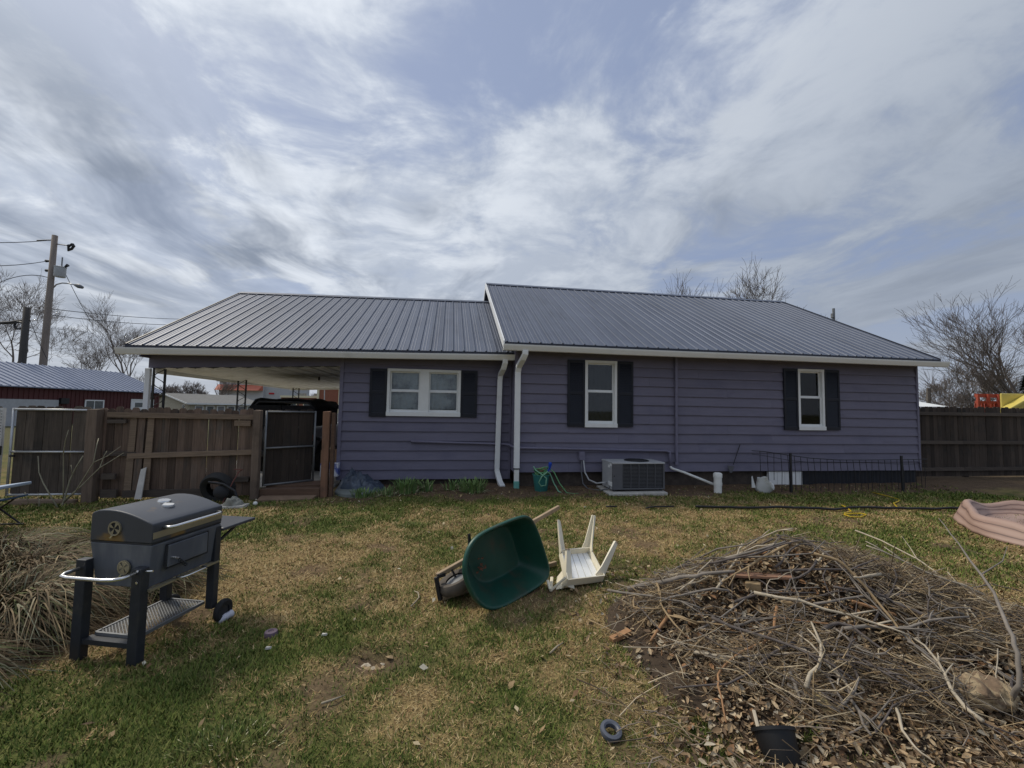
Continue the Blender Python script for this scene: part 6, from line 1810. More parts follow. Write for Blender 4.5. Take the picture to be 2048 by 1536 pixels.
bare_tree('bare_shrub', gp(352, 60), 5.6, 'dense brown leafless shrub under the left part of the carport', 21, spread=0.75, levels=5, kids=4, group=GT, r0=0.12, twig=0.022, mat='bark_pale')
bare_tree('bare_shrub', gp(382, 62), 5.0, 'second dense brown shrub, right of its taller twin under the carport', 22, spread=0.75, levels=5, kids=4, group=GT, r0=0.12, twig=0.022, mat='bark_pale')
bare_tree('bare_tree', gp(424, 75), 7.5, 'thin pale bare tree seen between the first two carport posts', 24, spread=0.35, levels=5, kids=3, group=GT, r0=0.16, twig=0.024, mat='bark_pale')
bare_tree('bare_tree', gp(625, 110), 5.2, 'tiny distant bare tree above the low brick building', 25, spread=0.6, levels=5, kids=3, group=GT, twig=0.03)
bare_tree('bare_tree', gp(1478, 42), 12.2, 'bare tree rising behind the ridge of the right roof', 31, spread=0.60, levels=7, kids=3, group=GT, r0=0.26, twig=0.011, up=0.30)
bare_tree('bare_tree', gp(1558, 44), 16.0, 'second bare crown behind the ridge near its right end', 33, spread=0.58, levels=6, kids=3, group=GT, r0=0.22, twig=0.015, up=0.45)
bare_tree('bare_tree', gp(1408, 50), 18.0, 'faint low bare twigs peeking over the ridge left of the other crowns', 35, spread=0.5, levels=5, kids=3, group=GT, r0=0.2, twig=0.015, up=0.45)
bare_tree('bare_tree', gp(2062, 26), 8.2, 'big bare tree with limbs sweeping left over the dark fence', 41, lean=(-0.26, 0.0), spread=0.46, levels=6, kids=3, group=GT, r0=0.24, twig=0.0085, up=0.30, fork_at=0.16,
          forks=[(-0.95, 0.15, 0.80, 0.36, 0.50), (-0.45, 0.2, 1.0, 0.38, 0.58), (-1.2, -0.1, 0.62, 0.32, 0.36), (0.05, 0.2, 1.0, 0.36, 0.5), (-0.75, 0.4, 0.5, 0.26, 0.3), (-0.2, -0.3, 1, 0.30, 0.35)])
bare_tree('bare_tree', gp(1925, 34), 5.6, 'small brushy bare tree between the shed roof and the red play deck', 44, spread=0.6, levels=5, kids=4, group=GT, r0=0.10, twig=0.013, mat='bark_pale')
bare_tree('bare_tree', gp(1975, 38), 7.2, 'brushy pale bare tree directly behind the red play deck', 46, spread=0.6, levels=5, kids=4, group=GT, r0=0.12, twig=0.014, mat='bark_pale')
bare_tree('bare_shrub', gp(1885, 40), 3.6, 'low brown shrub just right of the short pole stub', 47, spread=0.8, levels=5, kids=3, group=GT, r0=0.08, twig=0.016, mat='bark_pale')


def evergreen(px, dep, h, rmax, label, seed):
    b = Vector(gp(px, dep)); t = thing('evergreen_tree', b, label, 'tree'); rnd = np.random.default_rng(seed)
    MB().tube([b, b + Vector((0, 0, h))], [0.16, 0.02], 7).build('trunk', 'bark', t)
    n = 5000; u_ = rnd.random(n) ** 0.75; z = h * (0.08 + 0.92 * (1 - u_)); a = rnd.random(n) * 6.283
    r = rmax * u_ * (0.55 + 0.5 * rnd.random(n)) * (0.8 + 0.3 * np.sin(a * 5 + z * 4))
    p = np.stack([b.x + r * np.cos(a), b.y + r * np.sin(a), z], -1)
    d = np.stack([np.cos(a), np.sin(a), -0.15 + 0.4 * rnd.random(n)], -1) * (0.22 + 0.15 * rnd.random((n, 1))); s = np.stack([-np.sin(a), np.cos(a), 0 * a], -1) * 0.06
    V = np.stack([p - s, p + s, p + d], 1).reshape(-1, 3)
    c = np.array([0.022, 0.036, 0.020]) * (0.6 + 0.8 * rnd.random((n, 1)))
    raw_mesh('crown', V, np.arange(3 * n), 3, 'leaf', np.repeat(c, 3, 0), org=b, parent=t)


evergreen(2052, 30, 4.6, 1.25, 'dark evergreen cut by the right edge beside the yellow slide', 5)


# ------------------------------------------------------------------ ornamental grass at the left
def grass_clump(cx, cy, n, h, spread, label, seed, warm, group):
    rnd = np.random.default_rng(seed)
    a = rnd.random(n) * 6.283; r = 0.16 * np.sqrt(rnd.random(n)); x = cx + r * np.cos(a) * spread * 3; y = cy + r * np.sin(a) * spread * 3
    out = a + rnd.normal(0, 0.85, n); L_ = h * (0.35 + 0.85 * rnd.random(n)); reach = spread * (0.35 + 0.9 * rnd.random(n)); w = 0.0030 + 0.0025 * rnd.random(n)
    dx, dy = np.cos(out) + 0.22, np.sin(out) - 0.12; K = 6
    drop = 0.7 + 0.5 * rnd.random(n)
    tw = rnd.normal(0, 0.9, n)
    V = []; C = []
    base = gz(x, y) - 0.01
    pal = np.array([[0.34, 0.26, 0.15], [0.26, 0.19, 0.11], [0.19, 0.13, 0.075], [0.40, 0.34, 0.22], [0.16, 0.17, 0.07], [0.30, 0.30, 0.20]])
    wts = [0.20, 0.24, 0.24, 0.08, 0.14, 0.10] if warm else [0.10, 0.16, 0.26, 0.08, 0.24, 0.16]
    col = pal[rnd.choice(6, n, p=wts)] * (0.30 + 0.60 * rnd.random((n, 1)))
    for k in range(K + 1):
        t = k / K
        hx = x + dx * reach * t ** 1.3 - dy * tw * 0.2 * t * t; hy = y + dy * reach * t ** 1.3 + dx * tw * 0.2 * t * t
        hz = base + L_ * (1.75 * t - (1.05 + 0.55 * drop) * t * t) ; hz = np.maximum(hz, gz(hx, hy) + 0.01)
        f = 1.0 - 0.85 * t ** 2
        V.append(np.stack([hx + dy * w * f, hy - dx * w * f, hz], -1)); V.append(np.stack([hx - dy * w * f, hy + dx * w * f, hz + w * 0.6], -1)); C += [col, col]
    V = np.stack(V, 1); C = np.stack(C, 1); m = 2 * (K + 1)
    F = []
    for k in range(K): F.append(np.array([2 * k, 2 * k + 1, 2 * k + 3, 2 * k + 2]))
    F = (np.stack(F)[None] + (np.arange(n) * m)[:, None, None]).reshape(-1)
    o = raw_mesh('grass_clump', V.reshape(-1, 3), F, 4, 'leaf', C.reshape(-1, 3), org=(cx, cy, 0))
    tag(o, label, 'ornamental grass', group)


GG = 'dry ornamental grass clumps left of the grill'
for (cx, cy, n, h, s, lab, sd, wm) in (
        (-3.02, 3.60, 1900, 0.60, 0.46, 'big tawny grass clump cascading right beside the near grill leg', 1, True),
        (-2.95, 2.95, 1000, 0.36, 0.34, 'dark flattened grass clump nearest the lower left corner', 2, False),
        (-3.60, 4.45, 1500, 0.50, 0.46, 'pale grass clump in the middle of the left grass bed', 3, True),
        (-4.35, 5.05, 1300, 0.48, 0.50, 'pale grass clump at the far left end of the grass bed', 4, True),
        (-3.45, 5.10, 1100, 0.42, 0.42, 'grass clump farthest back in the bed, left of the grill lid', 5, True),
        (-2.85, 4.15, 1300, 0.48, 0.36, 'dark green tinged grass clump directly behind the grill', 6, False),
        (-3.9, 4.05, 1000, 0.42, 0.5, 'shaggy grass clump cut by the left edge of the picture', 7, True),
        (-2.50, 4.20, 900, 0.36, 0.30, 'low grass clump seen beneath the grill body', 8, False),
        (-3.30, 3.15, 1100, 0.46, 0.44, 'greenish grass clump at the left edge below the tawny one', 9, False)):
    grass_clump(cx, cy, n, h, s, lab, sd, wm, GG)

# tuft of long green grass on the lawn
GP_ = ((0.125, 0.175, 0.040), (0.165, 0.20, 0.055), (0.10, 0.14, 0.032), (0.20, 0.22, 0.075))
strap_clump('grass_tuft', -0.98, 2.28, 420, 0.055, 0.24, 'tuft of longer green grass on the lower left lawn', 77, 'tufts of long green grass', GP_, 0.3)
strap_clump('grass_tuft', 1.78, 1.98, 140, 0.10, 0.07, 'green grass tuft sprouting beside the black pot in the leaf litter', 78, 'tufts of long green grass', GP_, 0.3)
strap_clump('grass_tuft', -0.42, 6.0, 200, 0.07, 0.22, 'low green grass tuft on the far lawn below the daffodils', 79, 'tufts of long green grass', GP_, 0.4)

# the leafless sapling among the grasses
sp_ = thing('leafless_sapling', at_z(100, 1075), 'leafless sapling with pale branching stems before the framed gate', 'sapling')
sd = 5.9
def SP(x, y, d=0.0): return at_depth(x, y, 6.55 + d)
for (pts, r) in (([(98, 1070), (112, 1030), (127, 1005), (140, 960), (152, 935), (166, 912)], 0.016), ([(127, 1005), (150, 985), (175, 945), (187, 925), (193, 893), (197, 877)], 0.011), ([(130, 1000), (165, 970), (200, 935), (208, 912), (214, 902)], 0.011),
                 ([(187, 925), (215, 912), (241, 893)], 0.008), ([(200, 935), (222, 922), (247, 906)], 0.008), ([(127, 1005), (127, 960), (127, 905), (131, 880), (137, 860)], 0.010),
                 ([(118, 1020), (100, 990), (86, 965), (78, 945), (76, 912)], 0.011), ([(64, 1065), (66, 1040), (72, 1025), (80, 1008), (79, 998)], 0.010), ([(66, 1080), (66, 1045), (68, 1020)], 0.010), ([(76, 1080), (78, 1045), (76, 985)], 0.006), ([(144, 948), (143, 938), (142, 930)], 0.006), ([(50, 985), (55, 998), (58, 1012)], 0.006)):
    P3 = [SP(x, y, 0.08 * math.sin(x)) for x, y in pts]; k = len(P3)
    MB().tube(P3, [r * (1 - 0.55 * i / (k - 1)) for i in range(k)], 6).build('stem', pmat('stem_pale', (0.26, 0.24, 0.17), rough=0.85, var=0.25, scale=8), sp_, smooth='all')


# ------------------------------------------------------------------ the brush pile
def pz(x, y): return gz(x, y) + mound(x, y)
def on_pile(px, py, lift=0.0):
    """where the line of sight through a pixel meets the pile"""
    d = ray(px, py); t = 1.2
    for _ in range(900):
        x, y, z = d.x * t, d.y * t, CAM_H + d.z * t
        if z <= float(pz(x, y)) + lift: break
        t += 0.01
    return Vector((x, y, float(pz(x, y)) + lift))


def brush_pile():
    xs = np.arange(0.6, 5.2, 0.05); ys = np.arange(1.5, 4.6, 0.05); X, Y = np.meshgrid(xs, ys)
    Z = pz(X, Y) + 0.006 + (vnoise(X, Y, 7, 3, 4) - 0.5) * 0.05 * smooth(mound(X, Y), 0.0, 0.08) - 0.03 * smooth(mound(X, Y), 0.02, 0.0)
    i = np.arange(X.size).reshape(X.shape)
    F = np.stack([i[:-1, :-1], i[:-1, 1:], i[1:, 1:], i[1:, :-1]], -1).reshape(-1)
    c = np.array([0.060, 0.042, 0.028]) * (0.6 + 0.8 * vnoise(X, Y, 9, 3, 2))[..., None]
    o = raw_mesh('brush_pile', np.stack([X, Y, Z], -1).reshape(-1, 3), F, 4, 'leaf', c.reshape(-1, 3), org=(2.6, 3.0, 0))
    tag(o, 'heap of dead leaves, twigs and yard waste at the lower right', kind='stuff')
    # dead leaves
    n = 26000; r = RNG
    x = r.uniform(1.0, 4.9, n * 3); y = r.uniform(1.35, 4.3, n * 3)
    m = mound(x, y); dens = np.clip(smooth(m, 0.01, 0.08) + 0.75 * smooth(gauss(x, y, 2.2, 1.9, 1.15, 0.6), 0.25, 0.7) + 0.05, 0, 1)
    k = r.random(n * 3) < dens; x, y = x[k][:n], y[k][:n]; n = len(x)
    z = pz(x, y) + 0.008 + 0.035 * r.random(n)
    a = r.random(n) * 6.283; ln = 0.009 + 0.020 * r.random(n) ** 1.5; wd = ln * (0.35 + 0.3 * r.random(n)); tilt = r.normal(0, 0.55, n); roll = r.normal(0, 0.5, n); curl = 0.3 + 0.5 * r.random(n)
    ca, sa = np.cos(a), np.sin(a)
    ux = np.stack([ca * np.cos(tilt), sa * np.cos(tilt), np.sin(tilt)], -1); vx = np.stack([-sa * np.cos(roll), ca * np.cos(roll), np.sin(roll)], -1); nx = np.cross(ux, vx)
    c0 = np.stack([x, y, z], -1); L_ = ln[:, None]; W_ = wd[:, None]; U = (curl * wd)[:, None]
    pts = [c0 - ux * L_, c0 - ux * L_ * .3 - vx * W_ + nx * U, c0 - ux * 0.3 * L_, c0 - ux * L_ * .3 + vx * W_ + nx * U, c0 + ux * L_ * .5 - vx * W_ * .8 + nx * U, c0 + ux * 0.5 * L_, c0 + ux * L_ * .5 + vx * W_ * .8 + nx * U, c0 + ux * L_ * 1.1 + nx * U * 0.8]
    V = np.stack(pts, 1)
    T = np.array([[0, 1, 2], [0, 2, 3], [1, 4, 2], [2, 4, 5], [2, 5, 3], [3, 5, 6], [4, 7, 5], [5, 7, 6]])
    F = (T[None] + (np.arange(n) * 8)[:, None, None]).reshape(-1)
    pal = np.array([[0.34, 0.24, 0.14], [0.42, 0.32, 0.20], [0.23, 0.155, 0.09], [0.14, 0.095, 0.06], [0.38, 0.33, 0.25], [0.50, 0.41, 0.28], [0.26, 0.145, 0.075]])
    c = pal[r.choice(7, n, p=[.22, .16, .2, .18, .1, .06, .08])] * (0.7 + 0.5 * r.random((n, 1)))
    raw_mesh('dead_leaves', V.reshape(-1, 3), F, 3, 'leaf', np.repeat(c, 8, 0), org=(2.6, 3.0, 0), parent=o)['kind'] = 'stuff'
    # straw and thin twigs
    n = 12000
    x = r.uniform(0.8, 4.9, n * 4); y = r.uniform(1.4, 4.3, n * 4)
    m = mound(x, y); k = r.random(n * 4) < smooth(vnoise(x, y, 2.6, 3, 31.0), 0.36, 0.60) * np.clip(smooth(m, 0.01, 0.10) + 0.25 * smooth(gauss(x, y, 2.0, 2.1, 1.3, 0.8), 0.2, 0.7), 0, 1)
    x, y = x[k][:n], y[k][:n]; n = len(x)
    ln = 0.05 + 0.30 * r.random(n) ** 2.2; a = np.where(r.random(n) < 0.55, r.normal(-0.5, 0.5, n), r.random(n) * 6.283); el = r.normal(0.0, 0.42, n); rad_ = 0.0009 + 0.0040 * r.random(n) ** 3
    d = np.stack([np.cos(a) * np.cos(el), np.sin(a) * np.cos(el), np.sin(el)], -1)
    p0 = np.stack([x, y, pz(x, y) + 0.02 + 0.11 * r.random(n) ** 2], -1) - d * ln[:, None] / 2; p1 = p0 + d * ln[:, None]
    low = pz(p1[:, 0], p1[:, 1]) + 0.012; p1[:, 2] = np.maximum(p1[:, 2], low); low = pz(p0[:, 0], p0[:, 1]) + 0.012; p0[:, 2] = np.maximum(p0[:, 2], low)
    md = (p0 + p1) / 2 + r.normal(0, 0.09, (n, 3)) * ln[:, None]
    s = np.cross(d, [0, 0, 1.0]); s /= np.linalg.norm(s, axis=1)[:, None] + 1e-9; t = np.cross(s, d)
    rings = []
    for q, f in ((p0, 1.0), (md, 0.9), (p1, 0.5)):
        for j in range(3):
            aa = j * 2.094; rings.append(q + (s * math.cos(aa) + t * math.sin(aa)) * (rad_ * f)[:, None])
    V = np.stack(rings, 1); T = []
    for i in range(2):
        for j in range(3): T.append([3 * i + j, 3 * i + (j + 1) % 3, 3 * i + 3 + (j + 1) % 3, 3 * i + 3 + j])
    F = (np.array(T)[None] + (np.arange(n) * 9)[:, None, None]).reshape(-1)
    pal = np.array([[0.36, 0.265, 0.15], [0.24, 0.17, 0.10], [0.13, 0.095, 0.065], [0.44, 0.36, 0.24], [0.25, 0.205, 0.16]])
    c = pal[r.integers(0, 5, n)] * (0.65 + 0.5 * r.random((n, 1)))
    raw_mesh('twigs', V.reshape(-1, 3), F, 4, 'leaf', np.repeat(c, 9, 0), org=(2.6, 3.0, 0), parent=o)['kind'] = 'stuff'


brush_pile()
pmat('branch_grey', (0.20, 0.175, 0.150), rough=0.9, var=0.3, scale=9, bump=0.4); pmat('branch_dark', (0.105, 0.088, 0.080), rough=0.9, var=0.3, scale=9, bump=0.3)
pmat('branch_tan', (0.30, 0.215, 0.12), rough=0.9, var=0.25, scale=9, bump=0.3); pmat('branch_orange', (0.32, 0.175, 0.085), rough=0.85, var=0.3, scale=9, bump=0.3); pmat('branch_pale', (0.42, 0.36, 0.27), rough=0.9, var=0.25, scale=9)


def ZP(x, y): return (1150 + x / 2.2806, 1000 + y / 2.2806)
def branch(pts, r, mat, label, lifts=None, twigs=()):
    """pts: zoom coordinates along the branch; lifts: height above the pile at each"""
    k = len(pts); lifts = lifts or [0.03] * k
    P3 = [on_pile(*ZP(*p), l + 0.028) for p, l in zip(pts, lifts)]
    fine = []
    for a, b in zip(P3[:-1], P3[1:]):
        for i in range(3): fine.append(a.lerp(b, i / 3) + Vector((random.gauss(0, r * 0.25), random.gauss(0, r * 0.25), 0)))
    fine.append(P3[-1]); n = len(fine)
    rs = [r * (1 - 0.6 * i / (n - 1)) for i in range(n)]
    if not twigs:
        return tag(MB().tube(fine, rs, 7).build('dead_branch', mat, smooth='all'), label, 'branch')
    t = thing('dead_branch', fine[0], label, 'branch')
    MB().tube(fine, rs, 7).build('stem', mat, t, smooth='all')
    for (tp, tr, tl) in twigs:
        Q = [on_pile(*ZP(*p), l) for p, l in zip(tp, tl)]; m = len(Q)
        MB().tube(Q, [tr * (1 - 0.6 * i / max(1, m - 1)) for i in range(m)], 5).build('side_twig', mat, t, smooth='all')
    return t


branch([(245, 410), (330, 387), (400, 380), (480, 352), (560, 348), (630, 332), (730, 326)], 0.026, 'branch_grey', 'thickest grey branch, forked, butt end pointing left at the chair', [0.03, 0.06, 0.09, 0.11, 0.11, 0.10, 0.09],
       twigs=[([(330, 388), (400, 350), (470, 308), (560, 268), (700, 264), (850, 228), (960, 192)], 0.017, [0.05, 0.08, 0.12, 0.16, 0.17, 0.2, 0.22]), ([(560, 268), (650, 225), (780, 205), (860, 165)], 0.008, [0.16, 0.2, 0.23, 0.26]), ([(470, 308), (540, 262), (600, 212)], 0.007, [0.12, 0.18, 0.24]), ([(700, 264), (900, 262), (1080, 248), (1140, 190)], 0.008, [0.17, 0.17, 0.18, 0.22])])
branch([(500, 300), (640, 285), (820, 250), (960, 205), (1040, 182)], 0.010, 'branch_dark', 'thin dark branch arching over the top of the pile', [0.12, 0.14, 0.18, 0.2, 0.22], twigs=[([(820, 250), (900, 215), (940, 170)], 0.005, [0.18, 0.22, 0.26])])
branch([(920, 326), (1080, 318), (1250, 322), (1330, 290), (1385, 268)], 0.010, 'branch_dark', 'dark branch with a kinked end at the back of the pile', [0.05, 0.07, 0.08, 0.10, 0.10], twigs=[([(1250, 322), (1400, 300), (1500, 250)], 0.006, [0.08, 0.08, 0.1])])
branch([(1090, 245), (1200, 275), (1280, 350), (1380, 470), (1480, 590), (1600, 712), (1740, 792)], 0.011, 'branch_tan', 'long straw yellow cane arching over the right half of the pile', [0.18, 0.17, 0.14, 0.11, 0.09, 0.07, 0.05])
branch([(1280, 140), (1400, 187), (1560, 270), (1640, 325), (1720, 402)], 0.010, 'branch_pale', 'pale thin branch reaching back over the lawn, right of the pile top', [0.10, 0.09, 0.08, 0.06, 0.05], twigs=[([(1560, 270), (1530, 220), (1490, 165)], 0.006, [0.08, 0.09, 0.1])])
branch([(1990, 912), (2025, 850), (2020, 700), (1980, 590), (1930, 470), (1850, 342), (1750, 200), (1660, 85)], 0.013, 'branch_grey', 'long bent grey branch rising at the far right of the pile', [0.08, 0.20, 0.32, 0.36, 0.36, 0.34, 0.32, 0.30], twigs=[([(1850, 342), (1950, 280), (1972, 212)], 0.006, [0.34, 0.36, 0.38])])
branch([(915, 490), (910, 590), (862, 650), (760, 692), (660, 782), (652, 850), (690, 1020)], 0.011, 'branch_orange', 'orange brown crooked branch bending down the front of the pile', [0.06, 0.06, 0.05, 0.05, 0.05, 0.05, 0.03])
branch([(1010, 645), (900, 702), (800, 790), (700, 842), (450, 862)], 0.010, 'branch_dark', 'dark bent branch sloping down left across the pile front', [0.06, 0.06, 0.06, 0.05, 0.03])
branch([(730, 466), (850, 432), (1100, 424)], 0.010, 'branch_dark', 'short dark branch lying level below the red plank', [0.05, 0.05, 0.05])
branch([(1090, 480), (1300, 445), (1500, 432), (1740, 420)], 0.009, 'branch_grey', 'straight grey branch along the right shoulder of the pile', [0.06, 0.05, 0.05, 0.04])
branch([(1180, 400), (1380, 440), (1640, 425), (1760, 408), (1900, 385), (2040, 420)], 0.009, 'branch_dark', 'long dark thin branch trailing right onto the grass', [0.06, 0.06, 0.05, 0.05, 0.05, 0.05])
branch([(445, 460), (415, 545), (345, 645)], 0.019, 'branch_orange', 'stubby orange barked limb at the left front of the pile', [0.03, 0.03, 0.03])
branch([(520, 395), (400, 455), (330, 530), (265, 620)], 0.009, 'branch_tan', 'tan stick sloping down the left flank of the pile', [0.05, 0.05, 0.04, 0.03])
branch([(1470, 960), (1495, 1060), (1550, 1130), (1640, 1205)], 0.008, 'branch_pale', 'pale curved stem in the leaf litter at the bottom', [0.03, 0.04, 0.04, 0.03])
branch([(1780, 482), (1800, 550), (1822, 618)], 0.007, 'branch_pale', 'short white stem standing at the right flank of the pile', [0.06, 0.06, 0.03])
branch([(1790, 490), (1840, 560), (1885, 632)], 0.007, 'branch_pale', 'second short white stem just right of its twin', [0.07, 0.06, 0.03])
branch([(1205, 880), (1260, 850), (1310, 815)], 0.010, 'branch_tan', 'short thick tan stick near the yellow wood chip', [0.04, 0.04, 0.04])
branch([(980, 790), (1010, 860), (1030, 930)], 0.012, 'branch_grey', 'stubby grey stick standing above the black pot', [0.04, 0.05, 0.04])
branch([(60, 548), (150, 590), (240, 626)], 0.006, 'branch_tan', 'thin tan stick on the grass left of the pile', [0.02, 0.02, 0.03])
branch([(1500, 640), (1650, 630), (1810, 622)], 0.006, 'branch_pale', 'thin level twig at the right front of the pile', [0.05, 0.05, 0.05])
branch([(1360, 780), (1440, 792), (1520, 802)], 0.006, 'branch_pale', 'thin pale twig in the middle of the right front slope', [0.04, 0.04, 0.04])
branch([(560, 590), (640, 560), (740, 480), (820, 420)], 0.008, 'branch_grey', 'grey stick leaning up the left centre of the pile', [0.04, 0.05, 0.05, 0.05])
branch([(500, 720), (560, 650), (640, 590), (720, 530)], 0.007, 'branch_tan', 'tan stick parallel to and below the grey one at left centre', [0.04, 0.05, 0.05, 0.05])
branch([(1100, 560), (1200, 600), (1330, 690), (1450, 780)], 0.009, 'branch_dark', 'dark stick sloping right across the pile centre', [0.05, 0.05, 0.05, 0.05])
branch([(930, 540), (1080, 565), (1280, 580), (1500, 575)], 0.007, 'branch_orange', 'reddish level twig across the upper pile centre', [0.05, 0.06, 0.06, 0.05])
branch([(1640, 480), (1800, 520), (1950, 520), (2046, 535)], 0.008, 'branch_dark', 'dark twig running off to the right edge above the rotten log', [0.05, 0.05, 0.05, 0.04])
branch([(1700, 330), (1760, 400), (1830, 445)], 0.006, 'branch_pale', 'thin pale twig lying on the grass right of the pile top', [0.02, 0.03, 0.02])
branch([(1230, 560), (1200, 640), (1160, 740)], 0.007, 'branch_grey', 'short grey twig standing down the pile centre', [0.06, 0.05, 0.05])
# loose sticks of the same look, spread over the heap
GS = 'loose sticks lying over the brush pile'
rs_ = random.Random(99); cnt = 0
while cnt < 250:
    x, y = rs_.uniform(1.2, 4.4), rs_.uniform(1.9, 4.0)
    if float(mound(x, y)) < 0.03: continue
    a = rs_.gauss(-0.5, 0.7) if rs_.random() < 0.6 else rs_.random() * 6.28; L_ = rs_.uniform(0.18, 0.80); pts = []; ph = rs_.random() * 6; bend = rs_.gauss(0, 0.05); lift = rs_.uniform(0.035, 0.12); rise = rs_.uniform(0, 0.16) if rs_.random() < 0.5 else 0.0
    def sp_at(u_): return (x + math.cos(a) * L_ * u_ - math.sin(a) * bend * math.sin(u_ * 4 + ph), y + math.sin(a) * L_ * u_ + math.cos(a) * bend * math.sin(u_ * 4 + ph))
    for i in range(7):
        u_ = i / 6 - 0.5; xx, yy = sp_at(u_); xx += rs_.gauss(0, 0.006); yy += rs_.gauss(0, 0.006)
        pts.append(Vector((xx, yy, float(pz(xx, yy)) + lift + 0.012 * rs_.random() + max(0, u_ + 0.1) * rise)))
    r = 0.003 + 0.0105 * rs_.random() ** 2
    m = MB(); m.tube(pts, [r * (1 - 0.09 * i) for i in range(7)], 6)
    for _f in range(rs_.randint(0, 3)):                       # side twigs
        i = rs_.randint(2, 5); d = (pts[i + 1] - pts[i]).normalized(); s_ = Vector((-d.y, d.x, 0)) * rs_.choice((-1, 1)) * rs_.uniform(0.4, 0.9) + d + Vector((0, 0, rs_.uniform(-0.05, 0.35)))
        q = pts[i]; l_ = L_ * rs_.uniform(0.12, 0.35); m.tube([q, q + s_.normalized() * l_ * 0.5 + Vector((0, 0, 0.006)), q + s_.normalized() * l_ + Vector((rs_.gauss(0, 0.01), rs_.gauss(0, 0.01), 0.0))], [r * 0.55, r * 0.42, r * 0.25], 4)
    tag(m.build('loose_stick', rs_.choice(('branch_grey', 'branch_grey', 'branch_dark', 'branch_dark', 'branch_tan', 'branch_pale')), smooth='all'), 'loose dead stick lying among the leaves of the brush pile', 'stick', GS)
    cnt += 1

# planks, chips, log, pot
def lying_board(p, q, w, th, mat, label, name, l=0.04):
    A = on_pile(*ZP(*p), l); B = on_pile(*ZP(*q), l); return tag(MB().bar(A, B, w, th).build(name, mat, bevel=0.003), label, 'wood')


lying_board((705, 345), (990, 356), 0.075, 0.018, pmat('plank_red', (0.27, 0.15, 0.095), rough=0.85, var=0.25, scale=8, stretch=(0.5, 3, 3)), 'reddish broken plank lying on top of the pile', 'broken_plank', 0.06)
lying_board((1260, 462), (1462, 530), 0.03, 0.014, 'branch_orange', 'narrow orange wood sliver on the right shoulder of the pile', 'wood_sliver', 0.06)
lying_board((1112, 885), (1150, 980), 0.048, 0.016, pmat('chip_yellow', (0.52, 0.40, 0.19), rough=0.85, var=0.15), 'pale yellow wood chip in the leaf litter above the black pot', 'wood_chip', 0.04)
lying_board((815, 965), (842, 1070), 0.016, 0.010, 'branch_pale', 'white splinter stuck beside the black pot', 'wood_splinter', 0.09)
lying_board((165, 640), (250, 600), 0.05, 0.03, 'branch_orange', 'orange bark piece at the left foot of the pile', 'bark_piece', 0.02)
lying_board((780, 395), (850, 400), 0.08, 0.06, 'branch_tan', 'stubby tan wood block just under the red plank', 'wood_block', 0.02)
lying_board((940, 470), (1040, 480), 0.05, 0.03, 'branch_tan', 'tan bark slab below the level dark branch', 'bark_piece', 0.03)


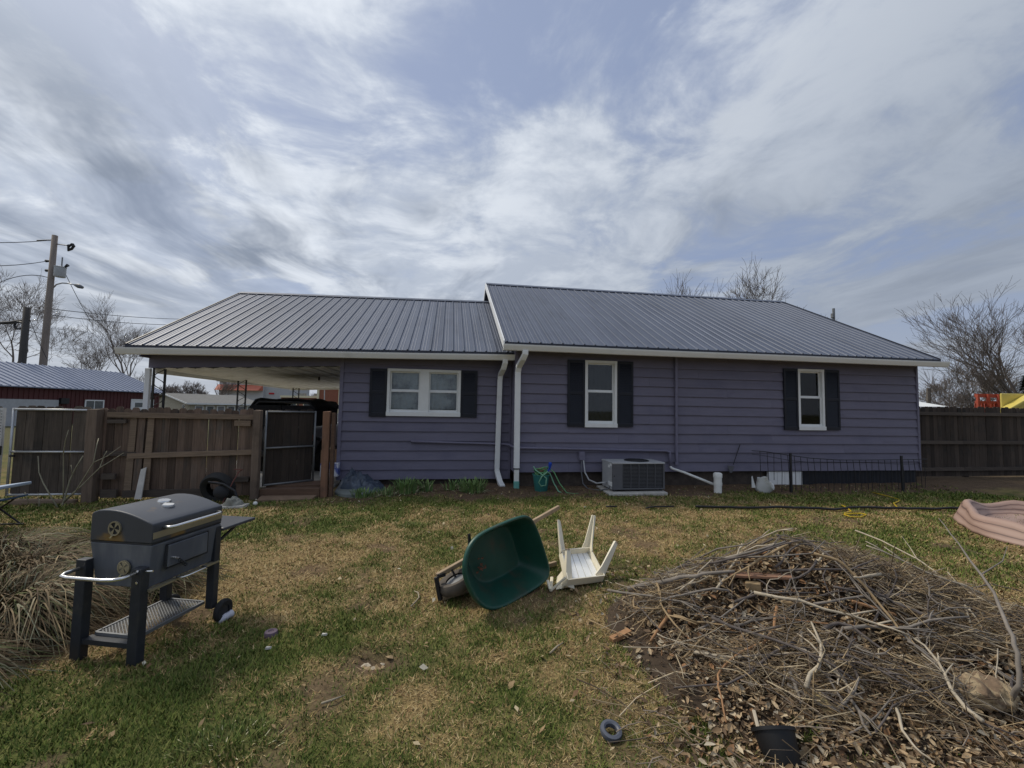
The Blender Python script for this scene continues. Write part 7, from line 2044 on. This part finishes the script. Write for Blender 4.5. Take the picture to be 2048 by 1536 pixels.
def rotten_log():
    c = on_pile(*ZP(1855, 880), 0.07); m = MB(); n, k = 40, 30
    ax = Vector((0.93, -0.22, 0.05)).normalized(); u1 = Vector((0, 0, 1)); u1 = (u1 - ax * u1.dot(ax)).normalized(); u2 = ax.cross(u1)
    for i in range(k + 1):
        t = i / k - 0.5; R = 0.085 * (1 - abs(2 * t) ** 4 * 0.55)
        for j in range(n):
            a = 6.283 * j / n; nz = float(vnoise(t * 5 + 3, math.cos(a) * 2 + math.sin(a) + 5, 2.6, 5, 6.0))
            q = c + ax * (t * 0.26 + 0.02 * (nz - 0.5)) + (u1 * math.cos(a) * 0.8 + u2 * math.sin(a) * 1.15) * R * (0.60 + 0.85 * nz); m.v.append(tuple(q))
    for i in range(k):
        for j in range(n): m.f.append((i * n + j, i * n + (j + 1) % n, (i + 1) * n + (j + 1) % n, (i + 1) * n + j))
    m.f.append(tuple(range(n))); m.f.append(tuple(k * n + j for j in range(n))[::-1])
    tag(m.build('rotten_log', pmat('rot_wood', (0.40, 0.31, 0.19), rough=0.95, var=0.4, scale=22, bump=1.0, col2=(0.16, 0.11, 0.07), c2scale=11, c2lo=0.46, c2hi=0.60), smooth='all'), 'crumbling pale rotten log at the right end of the pile', 'log')


rotten_log()


def black_pot():
    c = at_z(1565, 1520); c = Vector((c.x, c.y, float(pz(c.x, c.y)) + 0.02))
    ax = Vector((0.10, 0.62, 0.72)).normalized()        # mouth tipped back up the slope
    t = thing('black_pot', c, 'black plastic pot half buried in leaf litter at the bottom edge', 'pot')
    o = MB().lathe([(0.0, 0.0), (0.070, 0.0), (0.075, 0.01), (0.092, 0.13), (0.100, 0.13), (0.100, 0.145), (0.088, 0.145), (0.070, 0.014), (0.0, 0.012)], 28, c - ax * 0.03, ax).build('shell', pmat('pot_black', (0.010, 0.010, 0.011), rough=0.55, var=0.3), t, smooth=True)
    MB().lathe([(0.0, 0.05), (0.06, 0.045), (0.078, 0.04)], 20, c - ax * 0.03, ax).build('soil', pmat('pot_fill', (0.012, 0.010, 0.009), rough=1.0, var=0.5, scale=30, bump=0.8), t)  # near-black disc set inside the pot below its rim


black_pot()
# litter in the scraped hole
for k in range(9):
    rr_ = random.Random(k + 500); x = -0.40 + rr_.gauss(0, 0.06); y = 2.95 + rr_.gauss(0, 0.04)
    c = Vector((x, y, gzf(x, y) + 0.012)); a = rr_.random() * 6; s = rr_.uniform(0.015, 0.03)
    m = MB(); m.v = [tuple(c + Vector((s * math.cos(a + j * 1.26) * (1.3 if j % 2 else 0.7), s * math.sin(a + j * 1.26), 0.004 * ((j * 7) % 3)))) for j in range(5)] + [tuple(c + Vector((0, 0, 0.010)))]
    m.f = [(j, (j + 1) % 5, 5) for j in range(5)]
    tag(m.build('dry_leaf', rr_.choice(('branch_pale', 'branch_tan'))), 'dry pale leaf lying in the scraped hole of the lawn', 'leaf', 'dry leaves in the scraped hole')
